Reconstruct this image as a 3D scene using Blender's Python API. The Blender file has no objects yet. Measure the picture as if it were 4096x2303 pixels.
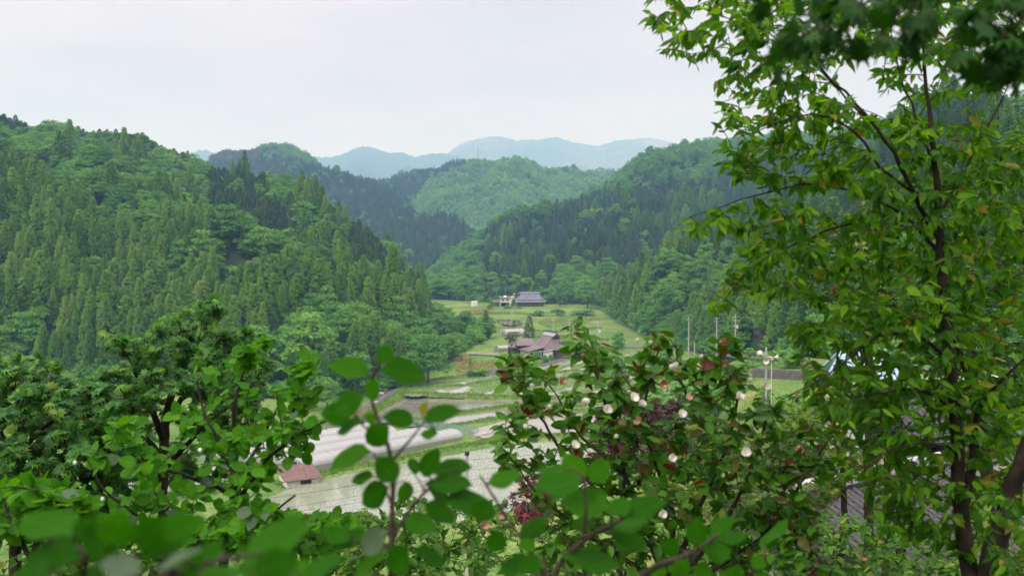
import bpy, math, random
import numpy as np
from mathutils import Vector, Matrix

R = math.radians
scn = bpy.context.scene
COL = scn.collection
rng = np.random.default_rng(7)
random.seed(7)

# ------------------------------------------------------------------ camera, light, sky, exposure
CZ = 40.0                                  # camera height above the datum of the valley floor
F = 3982.0                                 # focal length in photo pixels (35 mm lens, 36 mm wide frame, 4096 px)
PITCH = math.atan((1151.5 - 1060.0) / F)   # the horizon lies a little above the middle of the picture
FWD = np.array([0.0, math.cos(PITCH), -math.sin(PITCH)])
UPV = np.array([0.0, math.sin(PITCH), math.cos(PITCH)])
CAM = np.array([0.0, 0.0, CZ])

cam_d = bpy.data.cameras.new('camera')
cam_d.lens = 35.0
cam_d.sensor_width = 36.0
cam_d.clip_start = 0.05
cam_d.clip_end = 40000.0
cam_d.dof.use_dof = True
cam_d.dof.focus_distance = 15.0
cam_d.dof.aperture_fstop = 3.4
cam_o = bpy.data.objects.new('camera', cam_d)
COL.objects.link(cam_o)
cam_o.location = CAM
cam_o.rotation_euler = (R(90) - PITCH, 0, 0)
scn.camera = cam_o

SUN_EL, SUN_AZ = 52.0, 215.0               # azimuth clockwise from +Y (the view direction): high, from the left behind the camera
world = bpy.data.worlds.new('World')
scn.world = world
world.use_nodes = True
nt = world.node_tree
nt.nodes.clear()
w_out = nt.nodes.new('ShaderNodeOutputWorld')
w_bg = nt.nodes.new('ShaderNodeBackground')
w_bg.inputs['Strength'].default_value = 0.1
w_sky = nt.nodes.new('ShaderNodeTexSky')
w_sky.sky_type = 'NISHITA'
w_sky.sun_disc = False
w_sky.sun_elevation = R(SUN_EL)
w_sky.sun_rotation = R(SUN_AZ)
w_sky.air_density = 1.5
w_sky.dust_density = 3.0
w_tc = nt.nodes.new('ShaderNodeTexCoord')
w_map = nt.nodes.new('ShaderNodeMapping')
w_map.inputs['Scale'].default_value = (1.2, 1.2, 5.0)
w_n = nt.nodes.new('ShaderNodeTexNoise')
w_n.inputs['Scale'].default_value = 2.2
w_n.inputs['Detail'].default_value = 6.0
w_n.inputs['Roughness'].default_value = 0.55
w_cr = nt.nodes.new('ShaderNodeValToRGB')
w_cr.color_ramp.elements[0].position = 0.30
w_cr.color_ramp.elements[0].color = (7.75, 7.15, 7.9, 1)
w_cr.color_ramp.elements[1].position = 0.68
w_cr.color_ramp.elements[1].color = (10.9, 9.6, 9.9, 1)
# an overcast sky is brighter towards the zenith than at the horizon
w_sep = nt.nodes.new('ShaderNodeSeparateXYZ')
w_mr = nt.nodes.new('ShaderNodeMapRange')
w_mr.inputs['From Min'].default_value = 0.08
w_mr.inputs['From Max'].default_value = 1.0
w_mr.inputs['To Min'].default_value = 0.56
w_mr.interpolation_type = 'SMOOTHSTEP'
w_mr.inputs['To Max'].default_value = 2.7
w_mul = nt.nodes.new('ShaderNodeVectorMath')
w_mul.operation = 'SCALE'
w_mix = nt.nodes.new('ShaderNodeMix')
w_mix.data_type = 'RGBA'
w_mix.inputs['Factor'].default_value = 0.9
L = nt.links.new
L(w_tc.outputs['Generated'], w_map.inputs['Vector'])
L(w_map.outputs['Vector'], w_n.inputs['Vector'])
L(w_n.outputs['Fac'], w_cr.inputs['Fac'])
L(w_tc.outputs['Generated'], w_sep.inputs['Vector'])
L(w_sep.outputs['Z'], w_mr.inputs['Value'])
L(w_cr.outputs['Color'], w_mul.inputs[0])
L(w_mr.outputs['Result'], w_mul.inputs['Scale'])
L(w_sky.outputs['Color'], w_mix.inputs['A'])
L(w_mul.outputs['Vector'], w_mix.inputs['B'])
L(w_mix.outputs['Result'], w_bg.inputs['Color'])
L(w_bg.outputs['Background'], w_out.inputs['Surface'])

sun_d = bpy.data.lights.new('sun', 'SUN')
sun_d.energy = 1.5
sun_d.angle = R(14)
sun_d.color = (1.0, 0.96, 0.9)
sun_o = bpy.data.objects.new('sun', sun_d)
COL.objects.link(sun_o)
_sd = Vector((math.sin(R(SUN_AZ)) * math.cos(R(SUN_EL)), math.cos(R(SUN_AZ)) * math.cos(R(SUN_EL)), math.sin(R(SUN_EL))))
sun_o.rotation_euler = (-_sd).to_track_quat('-Z', 'Y').to_euler()
sun_o.location = (0, 0, 900)

vs = scn.view_settings
vs.view_transform = 'Standard'
vs.look = 'None'
vs.gamma = 1.0
vs.use_curve_mapping = False
vs.exposure = 0.25
scn.display_settings.display_device = 'sRGB'

scn.render.engine = 'CYCLES'
cy = scn.cycles
cy.max_bounces = 6
cy.diffuse_bounces = 3
cy.glossy_bounces = 2
cy.transmission_bounces = 4
cy.transparent_max_bounces = 8
cy.volume_bounces = 2
cy.use_denoising = True
cy.denoiser = 'OPENIMAGEDENOISE'
cy.use_adaptive_sampling = True
cy.adaptive_threshold = 0.015
cy.caustics_reflective = False
cy.caustics_refractive = False
cy.sample_clamp_indirect = 6.0

# ------------------------------------------------------------------ geometry helpers
def P(px, py, d):
    """The point d metres in front of the camera that the photograph shows at (px, py)."""
    return CAM + d * (FWD + np.array([1.0, 0, 0]) * ((px - 2048.0) / F) + UPV * ((1151.5 - py) / F))

def proj(p):
    q = np.asarray(p, float) - CAM
    d = q @ FWD
    return 2048 + F * q[..., 0] / d, 1151.5 - F * (q @ UPV) / d, d

def smooth(a, b, x):
    t = np.clip((np.asarray(x, float) - a) / (b - a), 0, 1)
    return t * t * (3 - 2 * t)

class Wob:
    """Smooth random function of (x, y): a sum of sines."""
    def __init__(self, seed, scale, octaves=4, per=5):
        r = np.random.default_rng(seed)
        self.k, self.ph, self.a = [], [], []
        for o in range(octaves):
            for _ in range(per):
                th = r.uniform(0, 2 * np.pi)
                w = 2 * np.pi / (scale / 2 ** o) * r.uniform(.7, 1.3)
                self.k.append((w * np.cos(th), w * np.sin(th)))
                self.ph.append(r.uniform(0, 2 * np.pi))
                self.a.append(0.55 ** o / per ** .5)
        self.k = np.array(self.k); self.ph = np.array(self.ph); self.a = np.array(self.a)
    def __call__(self, x, y):
        x = np.asarray(x, float)[..., None]; y = np.asarray(y, float)[..., None]
        return (self.a * np.sin(self.k[:, 0] * x + self.k[:, 1] * y + self.ph)).sum(-1)

def mesh_np(name, V, faces, mat=None, loops=None, uv=None, rnd=None, smooth_sh=False):
    """V (n,3); faces (m,k) int array of one face size."""
    me = bpy.data.meshes.new(name)
    V = np.asarray(V, np.float32); faces = np.asarray(faces, np.int32)
    n, m, k = len(V), len(faces), faces.shape[1]
    me.vertices.add(n); me.vertices.foreach_set('co', V.ravel())
    me.loops.add(m * k); me.loops.foreach_set('vertex_index', faces.ravel())
    me.polygons.add(m)
    me.polygons.foreach_set('loop_start', np.arange(0, m * k, k, dtype=np.int32))
    if uv is not None:
        l = me.uv_layers.new(name='UVMap')
        l.data.foreach_set('uv', np.asarray(uv, np.float32)[faces.ravel()].ravel())
    if rnd is not None:
        a = me.attributes.new('rnd', 'FLOAT', 'POINT')
        a.data.foreach_set('value', np.asarray(rnd, np.float32))
    if smooth_sh:
        me.polygons.foreach_set('use_smooth', np.ones(m, bool))
    me.update(calc_edges=True)
    if mat is not None:
        me.materials.append(mat)
    return me

class MB:
    """Collects polygons of any size for one mesh."""
    def __init__(self): self.v, self.f = [], []
    def add(self, vs, fs):
        b = len(self.v)
        self.v += [tuple(map(float, p)) for p in vs]
        self.f += [tuple(b + i for i in f) for f in fs]
        return self
    def box(self, c, s, rz=0.0):
        cx, cy_, cz = c; a, b_, h = s[0] / 2, s[1] / 2, s[2] / 2
        co, si = math.cos(rz), math.sin(rz)
        vs = []
        for z in (-h, h):
            for x, y in ((-a, -b_), (a, -b_), (a, b_), (-a, b_)):
                vs.append((cx + x * co - y * si, cy_ + x * si + y * co, cz + z))
        return self.add(vs, [(3, 2, 1, 0), (4, 5, 6, 7), (0, 1, 5, 4), (1, 2, 6, 5), (2, 3, 7, 6), (3, 0, 4, 7)])
    def tube(self, pts, rad, n=6, cap=True):
        V, Fq, caps = tube_np(pts, rad, n)
        self.add(V, [tuple(q) for q in Fq] + (caps if cap else []))
        return self
    def slab(self, quad, t):
        """A quad given thickness t downwards along its normal."""
        q = [Vector(p) for p in quad]
        nrm = (q[1] - q[0]).cross(q[-1] - q[0]).normalized()
        lo = [p - nrm * t for p in q]
        k = len(q)
        return self.add([*q, *lo], [tuple(range(k)), tuple(range(2 * k - 1, k - 1, -1))] + [(i, k + i, k + (i + 1) % k, (i + 1) % k) for i in range(k)])
    def mesh(self, name, mat):
        me = bpy.data.meshes.new(name)
        me.from_pydata(self.v, [], self.f)
        me.update()
        if mat is not None: me.materials.append(mat)
        return me
    def build(self, name, mat, parent=None, label=None):
        return link(name, self.mesh(name, mat), parent, label=label)

def tube_np(pts, rad, n=6):
    pts = np.asarray(pts, float)
    m = len(pts)
    rad = np.broadcast_to(np.asarray(rad, float), (m,))
    t = np.gradient(pts, axis=0)
    t /= np.linalg.norm(t, axis=1)[:, None] + 1e-9
    ref = np.array([0.31, 0.17, 0.93]) if abs(t[0, 2]) < 0.8 else np.array([0.9, 0.4, 0.1])
    u = np.cross(t, ref); u /= np.linalg.norm(u, axis=1)[:, None] + 1e-9
    w = np.cross(t, u)
    a = np.linspace(0, 2 * np.pi, n, endpoint=False)
    V = pts[:, None] + rad[:, None, None] * (np.cos(a)[None, :, None] * u[:, None] + np.sin(a)[None, :, None] * w[:, None])
    i = np.arange(m - 1)[:, None] * n; j = np.arange(n)[None]; j2 = (j + 1) % n
    Fq = np.stack([i + j, i + j2, i + n + j2, i + n + j], -1).reshape(-1, 4)
    return V.reshape(-1, 3), Fq, [tuple(range(n - 1, -1, -1)), tuple((m - 1) * n + k for k in range(n))]

def link(name, data, parent=None, loc=None, label=None, kind=None):
    o = bpy.data.objects.new(name, data)
    COL.objects.link(o)
    if loc is not None: o.location = loc
    if parent is not None: o.parent = parent
    if label: o['label'] = label
    if kind: o['kind'] = kind
    return o

def tag(o, label, cat, group=None):
    o['label'] = label; o['category'] = cat
    if group: o['group'] = group
    return o

def thing(name, label, cat, loc=(0, 0, 0), rz=0.0, group=None):
    o = bpy.data.objects.new(name, None)
    COL.objects.link(o)
    o.empty_display_size = 0.2
    o.location = tuple(map(float, loc)); o.rotation_euler = (0, 0, rz)
    return tag(o, label, cat, group)

def copy_tree(o, parent=None):
    c = o.copy(); COL.objects.link(c); c.parent = parent
    for ch in KIDS.get(o.name, ()):
        copy_tree(ch, c)
    return c
KIDS = {}

# ------------------------------------------------------------------ material helpers
def new_mat(name):
    m = bpy.data.materials.new(name)
    m.use_nodes = True
    n = m.node_tree
    b = n.nodes['Principled BSDF']
    return m, n, b

def ramp(n, stops):
    r = n.nodes.new('ShaderNodeValToRGB')
    e = r.color_ramp.elements
    while len(e) < len(stops): e.new(0.5)
    for el, (p, c) in zip(e, stops):
        el.position = p; el.color = (*c, 1)
    return r

def noise(n, scale, detail=4, coord='Object', rough=.55, vec_scale=None):
    t = n.nodes.new('ShaderNodeTexNoise')
    t.inputs['Scale'].default_value = scale
    t.inputs['Detail'].default_value = detail
    t.inputs['Roughness'].default_value = rough
    if coord == 'World':
        g = n.nodes.new('ShaderNodeNewGeometry'); src = g.outputs['Position']
    else:
        g = n.nodes.new('ShaderNodeTexCoord'); src = g.outputs[coord]
    if vec_scale:
        mp = n.nodes.new('ShaderNodeMapping'); mp.inputs['Scale'].default_value = vec_scale
        n.links.new(src, mp.inputs['Vector']); src = mp.outputs['Vector']
    n.links.new(src, t.inputs['Vector'])
    return t

def mat_noise(name, c1, c2, scale=1.0, rough=.8, spec=.3, bump=0.0, coord='Object', detail=5, lo=.35, hi=.65, metal=0.0, vec_scale=None):
    m, n, b = new_mat(name)
    t = noise(n, scale, detail, coord, vec_scale=vec_scale)
    r = ramp(n, [(lo, c1), (hi, c2)])
    n.links.new(t.outputs['Fac'], r.inputs['Fac'])
    n.links.new(r.outputs['Color'], b.inputs['Base Color'])
    b.inputs['Roughness'].default_value = rough
    b.inputs['Specular IOR Level'].default_value = spec
    b.inputs['Metallic'].default_value = metal
    if bump:
        bp = n.nodes.new('ShaderNodeBump'); bp.inputs['Strength'].default_value = bump
        n.links.new(t.outputs['Fac'], bp.inputs['Height'])
        n.links.new(bp.outputs['Normal'], b.inputs['Normal'])
    return m

def leaf_mat(name, stops, trans=.35, rough=.42, spec=.4, tcol=(1.5, 1.4, .45), veins=False):
    """Leaf: colour picked per leaf from a ramp, partly translucent."""
    m, n, b = new_mat(name)
    oi = n.nodes.new('ShaderNodeObjectInfo')
    at = n.nodes.new('ShaderNodeAttribute'); at.attribute_name = 'rnd'
    ad = n.nodes.new('ShaderNodeMath'); ad.operation = 'ADD'
    fr = n.nodes.new('ShaderNodeMath'); fr.operation = 'FRACT'
    n.links.new(oi.outputs['Random'], ad.inputs[0]); n.links.new(at.outputs['Fac'], ad.inputs[1])
    n.links.new(ad.outputs[0], fr.inputs[0])
    r = ramp(n, stops)
    n.links.new(fr.outputs[0], r.inputs['Fac'])
    col = r.outputs['Color']
    if veins:
        tc = n.nodes.new('ShaderNodeTexCoord')
        sp = n.nodes.new('ShaderNodeSeparateXYZ'); n.links.new(tc.outputs['UV'], sp.inputs['Vector'])
        ab = n.nodes.new('ShaderNodeMath'); ab.operation = 'ABSOLUTE'; n.links.new(sp.outputs['X'], ab.inputs[0])
        m1 = n.nodes.new('ShaderNodeMath'); m1.operation = 'MULTIPLY_ADD'; m1.inputs[1].default_value = -0.75
        n.links.new(ab.outputs[0], m1.inputs[0]); n.links.new(sp.outputs['Y'], m1.inputs[2])
        m2 = n.nodes.new('ShaderNodeMath'); m2.operation = 'MULTIPLY'; m2.inputs[1].default_value = 62.0
        n.links.new(m1.outputs[0], m2.inputs[0])
        sn = n.nodes.new('ShaderNodeMath'); sn.operation = 'SINE'; n.links.new(m2.outputs[0], sn.inputs[0])
        pw = n.nodes.new('ShaderNodeMapRange'); pw.inputs['From Min'].default_value = .55; pw.inputs['From Max'].default_value = 1.0
        pw.inputs['To Min'].default_value = 1.0; pw.inputs['To Max'].default_value = .74
        n.links.new(sn.outputs[0], pw.inputs['Value'])
        mr = n.nodes.new('ShaderNodeMapRange'); mr.inputs['From Min'].default_value = 0.0; mr.inputs['From Max'].default_value = .022
        mr.inputs['To Min'].default_value = 1.5; mr.inputs['To Max'].default_value = 1.0
        n.links.new(ab.outputs[0], mr.inputs['Value'])
        mm = n.nodes.new('ShaderNodeMath'); mm.operation = 'MULTIPLY'
        n.links.new(pw.outputs[0], mm.inputs[0]); n.links.new(mr.outputs[0], mm.inputs[1])
        vm = n.nodes.new('ShaderNodeVectorMath'); vm.operation = 'SCALE'
        n.links.new(col, vm.inputs[0]); n.links.new(mm.outputs[0], vm.inputs['Scale'])
        col = vm.outputs['Vector']
        bp = n.nodes.new('ShaderNodeBump'); bp.inputs['Strength'].default_value = .35; bp.inputs['Distance'].default_value = .01
        n.links.new(mm.outputs[0], bp.inputs['Height']); n.links.new(bp.outputs['Normal'], b.inputs['Normal'])
    n.links.new(col, b.inputs['Base Color'])
    b.inputs['Roughness'].default_value = rough
    b.inputs['Specular IOR Level'].default_value = spec
    tr = n.nodes.new('ShaderNodeBsdfTranslucent')
    vt = n.nodes.new('ShaderNodeVectorMath'); vt.operation = 'MULTIPLY'; vt.inputs[1].default_value = tcol
    n.links.new(col, vt.inputs[0]); n.links.new(vt.outputs['Vector'], tr.inputs['Color'])
    mx = n.nodes.new('ShaderNodeMixShader'); mx.inputs['Fac'].default_value = trans
    n.links.new(b.outputs['BSDF'], mx.inputs[1]); n.links.new(tr.outputs['BSDF'], mx.inputs[2])
    n.links.new(mx.outputs[0], n.nodes['Material Output'].inputs['Surface'])
    return m

def crown_mat(name, stops, patch=0.45, trans=.18):
    """Tree crowns: colour per tree (Object Info) and a little per clump."""
    m, n, b = new_mat(name)
    oi = n.nodes.new('ShaderNodeObjectInfo')
    at = n.nodes.new('ShaderNodeAttribute'); at.attribute_name = 'rnd'
    mx = n.nodes.new('ShaderNodeMath'); mx.operation = 'MULTIPLY_ADD'; mx.inputs[1].default_value = patch
    sc = n.nodes.new('ShaderNodeMath'); sc.operation = 'MULTIPLY'; sc.inputs[1].default_value = 1 - patch
    n.links.new(oi.outputs['Random'], sc.inputs[0])
    n.links.new(at.outputs['Fac'], mx.inputs[0]); n.links.new(sc.outputs[0], mx.inputs[2])
    r = ramp(n, stops)
    n.links.new(mx.outputs[0], r.inputs['Fac'])
    n.links.new(r.outputs['Color'], b.inputs['Base Color'])
    b.inputs['Roughness'].default_value = .75
    b.inputs['Specular IOR Level'].default_value = .2
    tr = n.nodes.new('ShaderNodeBsdfTranslucent')
    vt = n.nodes.new('ShaderNodeVectorMath'); vt.operation = 'MULTIPLY'; vt.inputs[1].default_value = (1.4, 1.3, .7)
    n.links.new(r.outputs['Color'], vt.inputs[0]); n.links.new(vt.outputs['Vector'], tr.inputs['Color'])
    ms = n.nodes.new('ShaderNodeMixShader'); ms.inputs['Fac'].default_value = trans
    n.links.new(b.outputs['BSDF'], ms.inputs[1]); n.links.new(tr.outputs['BSDF'], ms.inputs[2])
    n.links.new(ms.outputs[0], n.nodes['Material Output'].inputs['Surface'])
    return m

BARK = mat_noise('bark_dark', (.022, .018, .014), (.06, .05, .038), 14, .9, .2, .6, vec_scale=(1, 1, .25))
BARK_BIG = mat_noise('bark_lichen', (.022, .019, .016), (.06, .046, .032), 9, .9, .2, .7, lo=.45, hi=.75)
BARK_FAR = mat_noise('bark_far', (.07, .055, .04), (.14, .11, .08), 2, .9, .2)
TWIG = mat_noise('twig_bark', (.032, .024, .018), (.075, .058, .044), 25, .85, .2)

# ------------------------------------------------------------------ the ground: a heightfield under everything
PD = [-400, -60, 0, 8, 20, 40, 70, 100, 120, 200, 230, 260, 300, 325, 345, 400, 450, 500, 575, 700, 1000, 1600, 9600]
PZ = [40, 8, -1.7, -4.4, -9.5, -17.5, -26.5, -33.5, -36.8, -37, -36.5, -35.5, -34, -31.5, -30.3, -29.5, -28.2, -27, -24, -20, -10, 15, 60]
RD = [-400, 0, 12, 20, 30, 60, 80, 120, 200, 280, 350, 450, 575, 800, 1600, 9600]
RZ = [40, -1.7, -5.2, -8.2, -11, -12.0, -16, -19.5, -20.3, -24.3, -29.4, -28.2, -24, -16, 15, 60]
g_wob = Wob(3, 60, 3)
def zg(x, y):
    x = np.asarray(x, float); y = np.asarray(y, float)
    a = np.interp(y, PD, PZ); b = np.interp(y, RD, RZ)
    pxx = 2048 + F * x / np.maximum(y, 6.0)
    t = smooth(2700, 3040, pxx) * smooth(6, 20, y)
    far = smooth(700, 1200, y)
    return CZ + a * (1 - t) + b * t + .25 * g_wob(x, y) * (1 - smooth(0, 8, y) * 0) * smooth(4, 60, y) + 6 * far * g_wob(x / 6, y / 6)

def G(px, py, lift=0.0):
    """Where the view ray through (px, py) meets the ground."""
    u = FWD + np.array([1.0, 0, 0]) * ((px - 2048.0) / F) + UPV * ((1151.5 - py) / F)
    ds = np.concatenate([np.arange(20, 400, 1.0), np.arange(400, 1800, 3.0)])
    pts = CAM + ds[:, None] * u
    below = pts[:, 2] < zg(pts[:, 0], pts[:, 1]) + lift
    k = int(np.argmax(below)) if below.any() else len(ds) - 1
    lo, hi = ds[max(k - 1, 0)], ds[k]
    for _ in range(18):
        mid = .5 * (lo + hi); p = CAM + mid * u
        if p[2] < zg(p[0], p[1]) + lift: hi = mid
        else: lo = mid
    return CAM + hi * u

def at_plane(px, py, z):
    u = FWD + np.array([1.0, 0, 0]) * ((px - 2048.0) / F) + UPV * ((1151.5 - py) / F)
    return CAM + (z - CZ) / u[2] * u

def in_poly(px, py, poly):
    px = np.asarray(px, float); py = np.asarray(py, float)
    poly = np.asarray(poly, float)
    ins = np.zeros(px.shape, bool)
    x1, y1 = poly[-1]
    for x2, y2 in poly:
        c = ((y1 > py) != (y2 > py)) & (px < (x2 - x1) * (py - y1) / ((y2 - y1) if y2 != y1 else 1e-9) + x1)
        ins ^= c
        x1, y1 = x2, y2
    return ins
# ------------------------------------------------------------------ fields (their outlines first: the ground is terraced to fit them)
def field_xy(poly):
    pts = np.array([G(*p) for p in poly])
    z = float(np.mean(pts[:, 2]))
    return np.array([at_plane(p[0], p[1], z) for p in poly]), z

FIELD = {}
for key, poly in {
    'upper': [(1612, 1552), (1747, 1522), (1880, 1506), (2011, 1490), (2160, 1460), (2321, 1424), (2560, 1436), (2760, 1470), (2720, 1520), (2560, 1500), (2290, 1478), (2011, 1516), (1830, 1542), (1650, 1560)],
    'middle': [(1676, 1566), (1830, 1549), (2019, 1523), (2290, 1488), (2560, 1508), (2720, 1530), (2690, 1590), (2400, 1574), (2060, 1577), (1890, 1571)],
    'mirror': [(1606, 1586), (1700, 1584), (2007, 1601), (2330, 1600), (2330, 1606), (2021, 1616), (1828, 1650), (1650, 1676), (1512, 1694), (1440, 1690), (1500, 1640)],
    'narrow': [(2021, 1633), (2330, 1622), (2330, 1634), (2014, 1660), (1764, 1704), (1600, 1706), (1680, 1690)],
    'ploughed': [(2021, 1682), (2330, 1650), (2600, 1640), (2780, 1680), (2560, 1720), (2330, 1726), (2078, 1738), (1930, 1752), (1880, 1720)],
    'rice': [(1150, 1955), (1400, 1895), (1700, 1838), (2000, 1782), (2150, 1762), (2420, 1770), (2500, 1850), (2200, 2010), (1800, 2090), (1100, 2120), (1050, 2000)],
    'pond': [(1977, 1277), (2010, 1274), (2065, 1276), (2092, 1290), (2090, 1298), (2050, 1303), (2010, 1297)],
    'far_strip': [(2120, 1336), (2280, 1335), (2330, 1340), (2200, 1346), (2110, 1344)],
}.items():
    FIELD[key] = field_xy(poly)

def poly_lift(x, y, z):
    for key, (pts, pz) in FIELD.items():
        if key in ('upper', 'middle'): continue
        ins = in_poly(x, y, pts[:, :2])
        z = np.where(ins, pz - .35, z)
    return z

def build_ground():
    def grow(a, b, s0, g):
        o = [a]; s = s0
        while o[-1] < b: o.append(o[-1] + s); s *= g
        return o
    xs = np.array([-v for v in grow(140, 4600, 4, 1.14)[::-1]][:-1] + list(np.arange(-140, 140, 2.8)) + grow(140, 4600, 4, 1.14))
    ys = np.array(list(np.linspace(-400, -10, 12)) + list(np.arange(0, 60, 2.0)) + list(np.arange(60, 360, 2.4)) + grow(360, 9600, 4, 1.06))
    X, Y = np.meshgrid(xs, ys)
    Z = poly_lift(X, Y, zg(X, Y))
    V = np.stack([X, Y, Z], -1).reshape(-1, 3)
    ny, nx = X.shape
    i = np.arange(ny - 1)[:, None] * nx + np.arange(nx - 1)[None]
    Fq = np.stack([i, i + 1, i + nx + 1, i + nx], -1).reshape(-1, 4)
    m, n, b = new_mat('meadow')
    t1 = noise(n, .045, 8, 'World', rough=.65); t2 = noise(n, 1.6, 4, 'World', vec_scale=(1, .5, 1))
    r1 = ramp(n, [(.38, (.085, .18, .04)), (.52, (.14, .24, .055)), (.68, (.27, .28, .095))])
    r2 = ramp(n, [(.3, (.55, .55, .55)), (.7, (1.25, 1.25, 1.2))])
    n.links.new(t1.outputs['Fac'], r1.inputs['Fac']); n.links.new(t2.outputs['Fac'], r2.inputs['Fac'])
    mu = n.nodes.new('ShaderNodeMix'); mu.data_type = 'RGBA'; mu.blend_type = 'MULTIPLY'; mu.inputs['Factor'].default_value = 1
    n.links.new(r1.outputs['Color'], mu.inputs['A']); n.links.new(r2.outputs['Color'], mu.inputs['B'])
    # the steep bank below the camera takes a darker tone than the meadow
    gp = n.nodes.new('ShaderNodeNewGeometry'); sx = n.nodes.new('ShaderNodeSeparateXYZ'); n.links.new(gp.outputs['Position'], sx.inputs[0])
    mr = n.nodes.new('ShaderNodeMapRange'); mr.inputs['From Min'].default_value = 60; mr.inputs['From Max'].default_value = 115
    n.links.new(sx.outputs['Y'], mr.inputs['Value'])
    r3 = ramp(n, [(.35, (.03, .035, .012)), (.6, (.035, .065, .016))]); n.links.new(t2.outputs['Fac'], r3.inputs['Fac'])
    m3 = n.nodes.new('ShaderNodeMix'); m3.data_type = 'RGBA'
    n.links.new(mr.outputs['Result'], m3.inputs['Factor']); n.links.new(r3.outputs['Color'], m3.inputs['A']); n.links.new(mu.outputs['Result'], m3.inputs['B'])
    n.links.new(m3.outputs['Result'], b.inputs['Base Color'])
    b.inputs['Roughness'].default_value = .9; b.inputs['Specular IOR Level'].default_value = .1
    bp = n.nodes.new('ShaderNodeBump'); bp.inputs['Strength'].default_value = .8; bp.inputs['Distance'].default_value = .5
    n.links.new(t2.outputs['Fac'], bp.inputs['Height']); n.links.new(bp.outputs['Normal'], b.inputs['Normal'])
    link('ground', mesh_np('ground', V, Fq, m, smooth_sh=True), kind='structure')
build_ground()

# ------------------------------------------------------------------ hills
FLOOR_MAT = mat_noise('forest_floor', (.018, .035, .014), (.04, .07, .025), .08, .95, .05, coord='World')
HILLS = {}
def hill(name, ridge, toe, th, seed, bulge=0.0, amp=5.0, wl=90.0, nu=110, nv=30, back=1.0, mat=FLOOR_MAT, far=(1.0, 1.0)):
    """A slope between a toe line and a ridge line (each a list of (px, py, distance)); th: height of the trees that stand on it."""
    ridge = np.array(ridge, float) * [1, 1, far[0]]; toe = np.array(toe, float) * [1, 1, far[1]]
    px = np.linspace(max(ridge[0, 0], toe[0, 0]), min(ridge[-1, 0], toe[-1, 0]), nu)
    rp = np.stack([px, np.interp(px, ridge[:, 0], ridge[:, 1]), np.interp(px, ridge[:, 0], ridge[:, 2])], 1)
    tp = np.stack([px, np.interp(px, toe[:, 0], toe[:, 1]), np.interp(px, toe[:, 0], toe[:, 2])], 1)
    A = np.array([P(*q) for q in tp]); B = np.array([P(*q) for q in rp])
    B[:, 2] -= th * .8
    B[:, 2] = np.maximum(B[:, 2], A[:, 2] - 2)
    A[:, 2] = zg(A[:, 0], A[:, 1]) - 1.0
    B[:, 2] = np.maximum(B[:, 2], A[:, 2] - 2)
    w = Wob(seed, wl, 4)
    rows = []
    for k in range(nv + 1):
        v = k / nv
        q = A * (1 - v) + B * v
        env = math.sin(math.pi * v)
        q[:, 2] += bulge * env * np.minimum(1, (B[:, 2] - A[:, 2]) / 40)
        q[:, 2] += amp * env ** .8 * w(q[:, 0], q[:, 1])
        rows.append(q)
    rise = np.maximum(B[:, 2] - A[:, 2], 1)
    for k in range(1, 8):
        q = B.copy(); q[:, 1] += k * 18 * back
        q[:, 2] -= rise * .02 * k * k
        rows.append(q)
    V = np.array(rows)
    nr = len(rows)
    i = np.arange(nr - 1)[:, None] * nu + np.arange(nu - 1)[None]
    Fq = np.stack([i, i + 1, i + nu + 1, i + nu], -1).reshape(-1, 4)
    o = link(name, mesh_np(name, V.reshape(-1, 3), Fq, mat, smooth_sh=True), kind='structure')
    HILLS[name] = V[:nv + 3]
    return o

hill('left_hill',
     [(-500, 330, 560), (-200, 390, 565), (0, 432, 570), (128, 481, 585), (342, 500, 600), (471, 510, 610), (556, 533, 615), (642, 567, 620), (728, 610, 615), (792, 640, 610), (835, 655, 590), (985, 664, 570), (1040, 676, 560), (1110, 697, 555), (1190, 715, 545), (1240, 760, 535), (1287, 800, 530), (1357, 848, 520), (1451, 890, 510), (1522, 951, 500), (1564, 975, 490), (1600, 1030, 480), (1640, 1100, 465), (1720, 1180, 445), (1785, 1210, 430), (1870, 1280, 420), (1950, 1335, 410)],
     [(-500, 1480, 300), (300, 1470, 300), (700, 1500, 290), (1000, 1560, 270), (1250, 1590, 262), (1560, 1555, 280), (1700, 1490, 305), (1830, 1410, 345), (1950, 1350, 402)],
     15, 11, bulge=6, amp=7, wl=120)
hill('left_spur',
     [(-500, 420, 395), (-200, 520, 390), (0, 640, 385), (90, 700, 380), (170, 760, 375), (260, 810, 372), (350, 850, 368), (420, 900, 365), (520, 980, 360), (620, 1070, 350), (720, 1180, 340), (820, 1300, 330), (960, 1450, 310)],
     [(-500, 1480, 285), (0, 1480, 290), (350, 1480, 292), (700, 1500, 290), (960, 1530, 285)],
     17, 12, bulge=3, amp=4, wl=90, nu=70)
hill('middle_hill',
     [(500, 640, 1500), (760, 640, 1450), (827, 640, 1400), (860, 617, 1380), (911, 603, 1360), (982, 613, 1350), (1029, 600, 1340), (1052, 577, 1330), (1099, 566, 1320), (1160, 577, 1310), (1217, 608, 1300), (1287, 660, 1290), (1358, 688, 1300), (1451, 712, 1320), (1522, 722, 1340), (1590, 706, 1350), (1625, 760, 1260), (1650, 825, 1180), (1690, 872, 1120), (1740, 900, 1080), (1827, 942, 1030), (1900, 985, 1000), (2000, 1040, 980)],
     [(500, 1000, 900), (1000, 1000, 880), (1300, 1000, 850), (1600, 1150, 800), (1760, 1190, 760), (1830, 1130, 800), (1900, 1060, 860), (2000, 960, 950)],
     16, 13, bulge=10, amp=14, wl=220, far=(1.4, 1.2))
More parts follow.
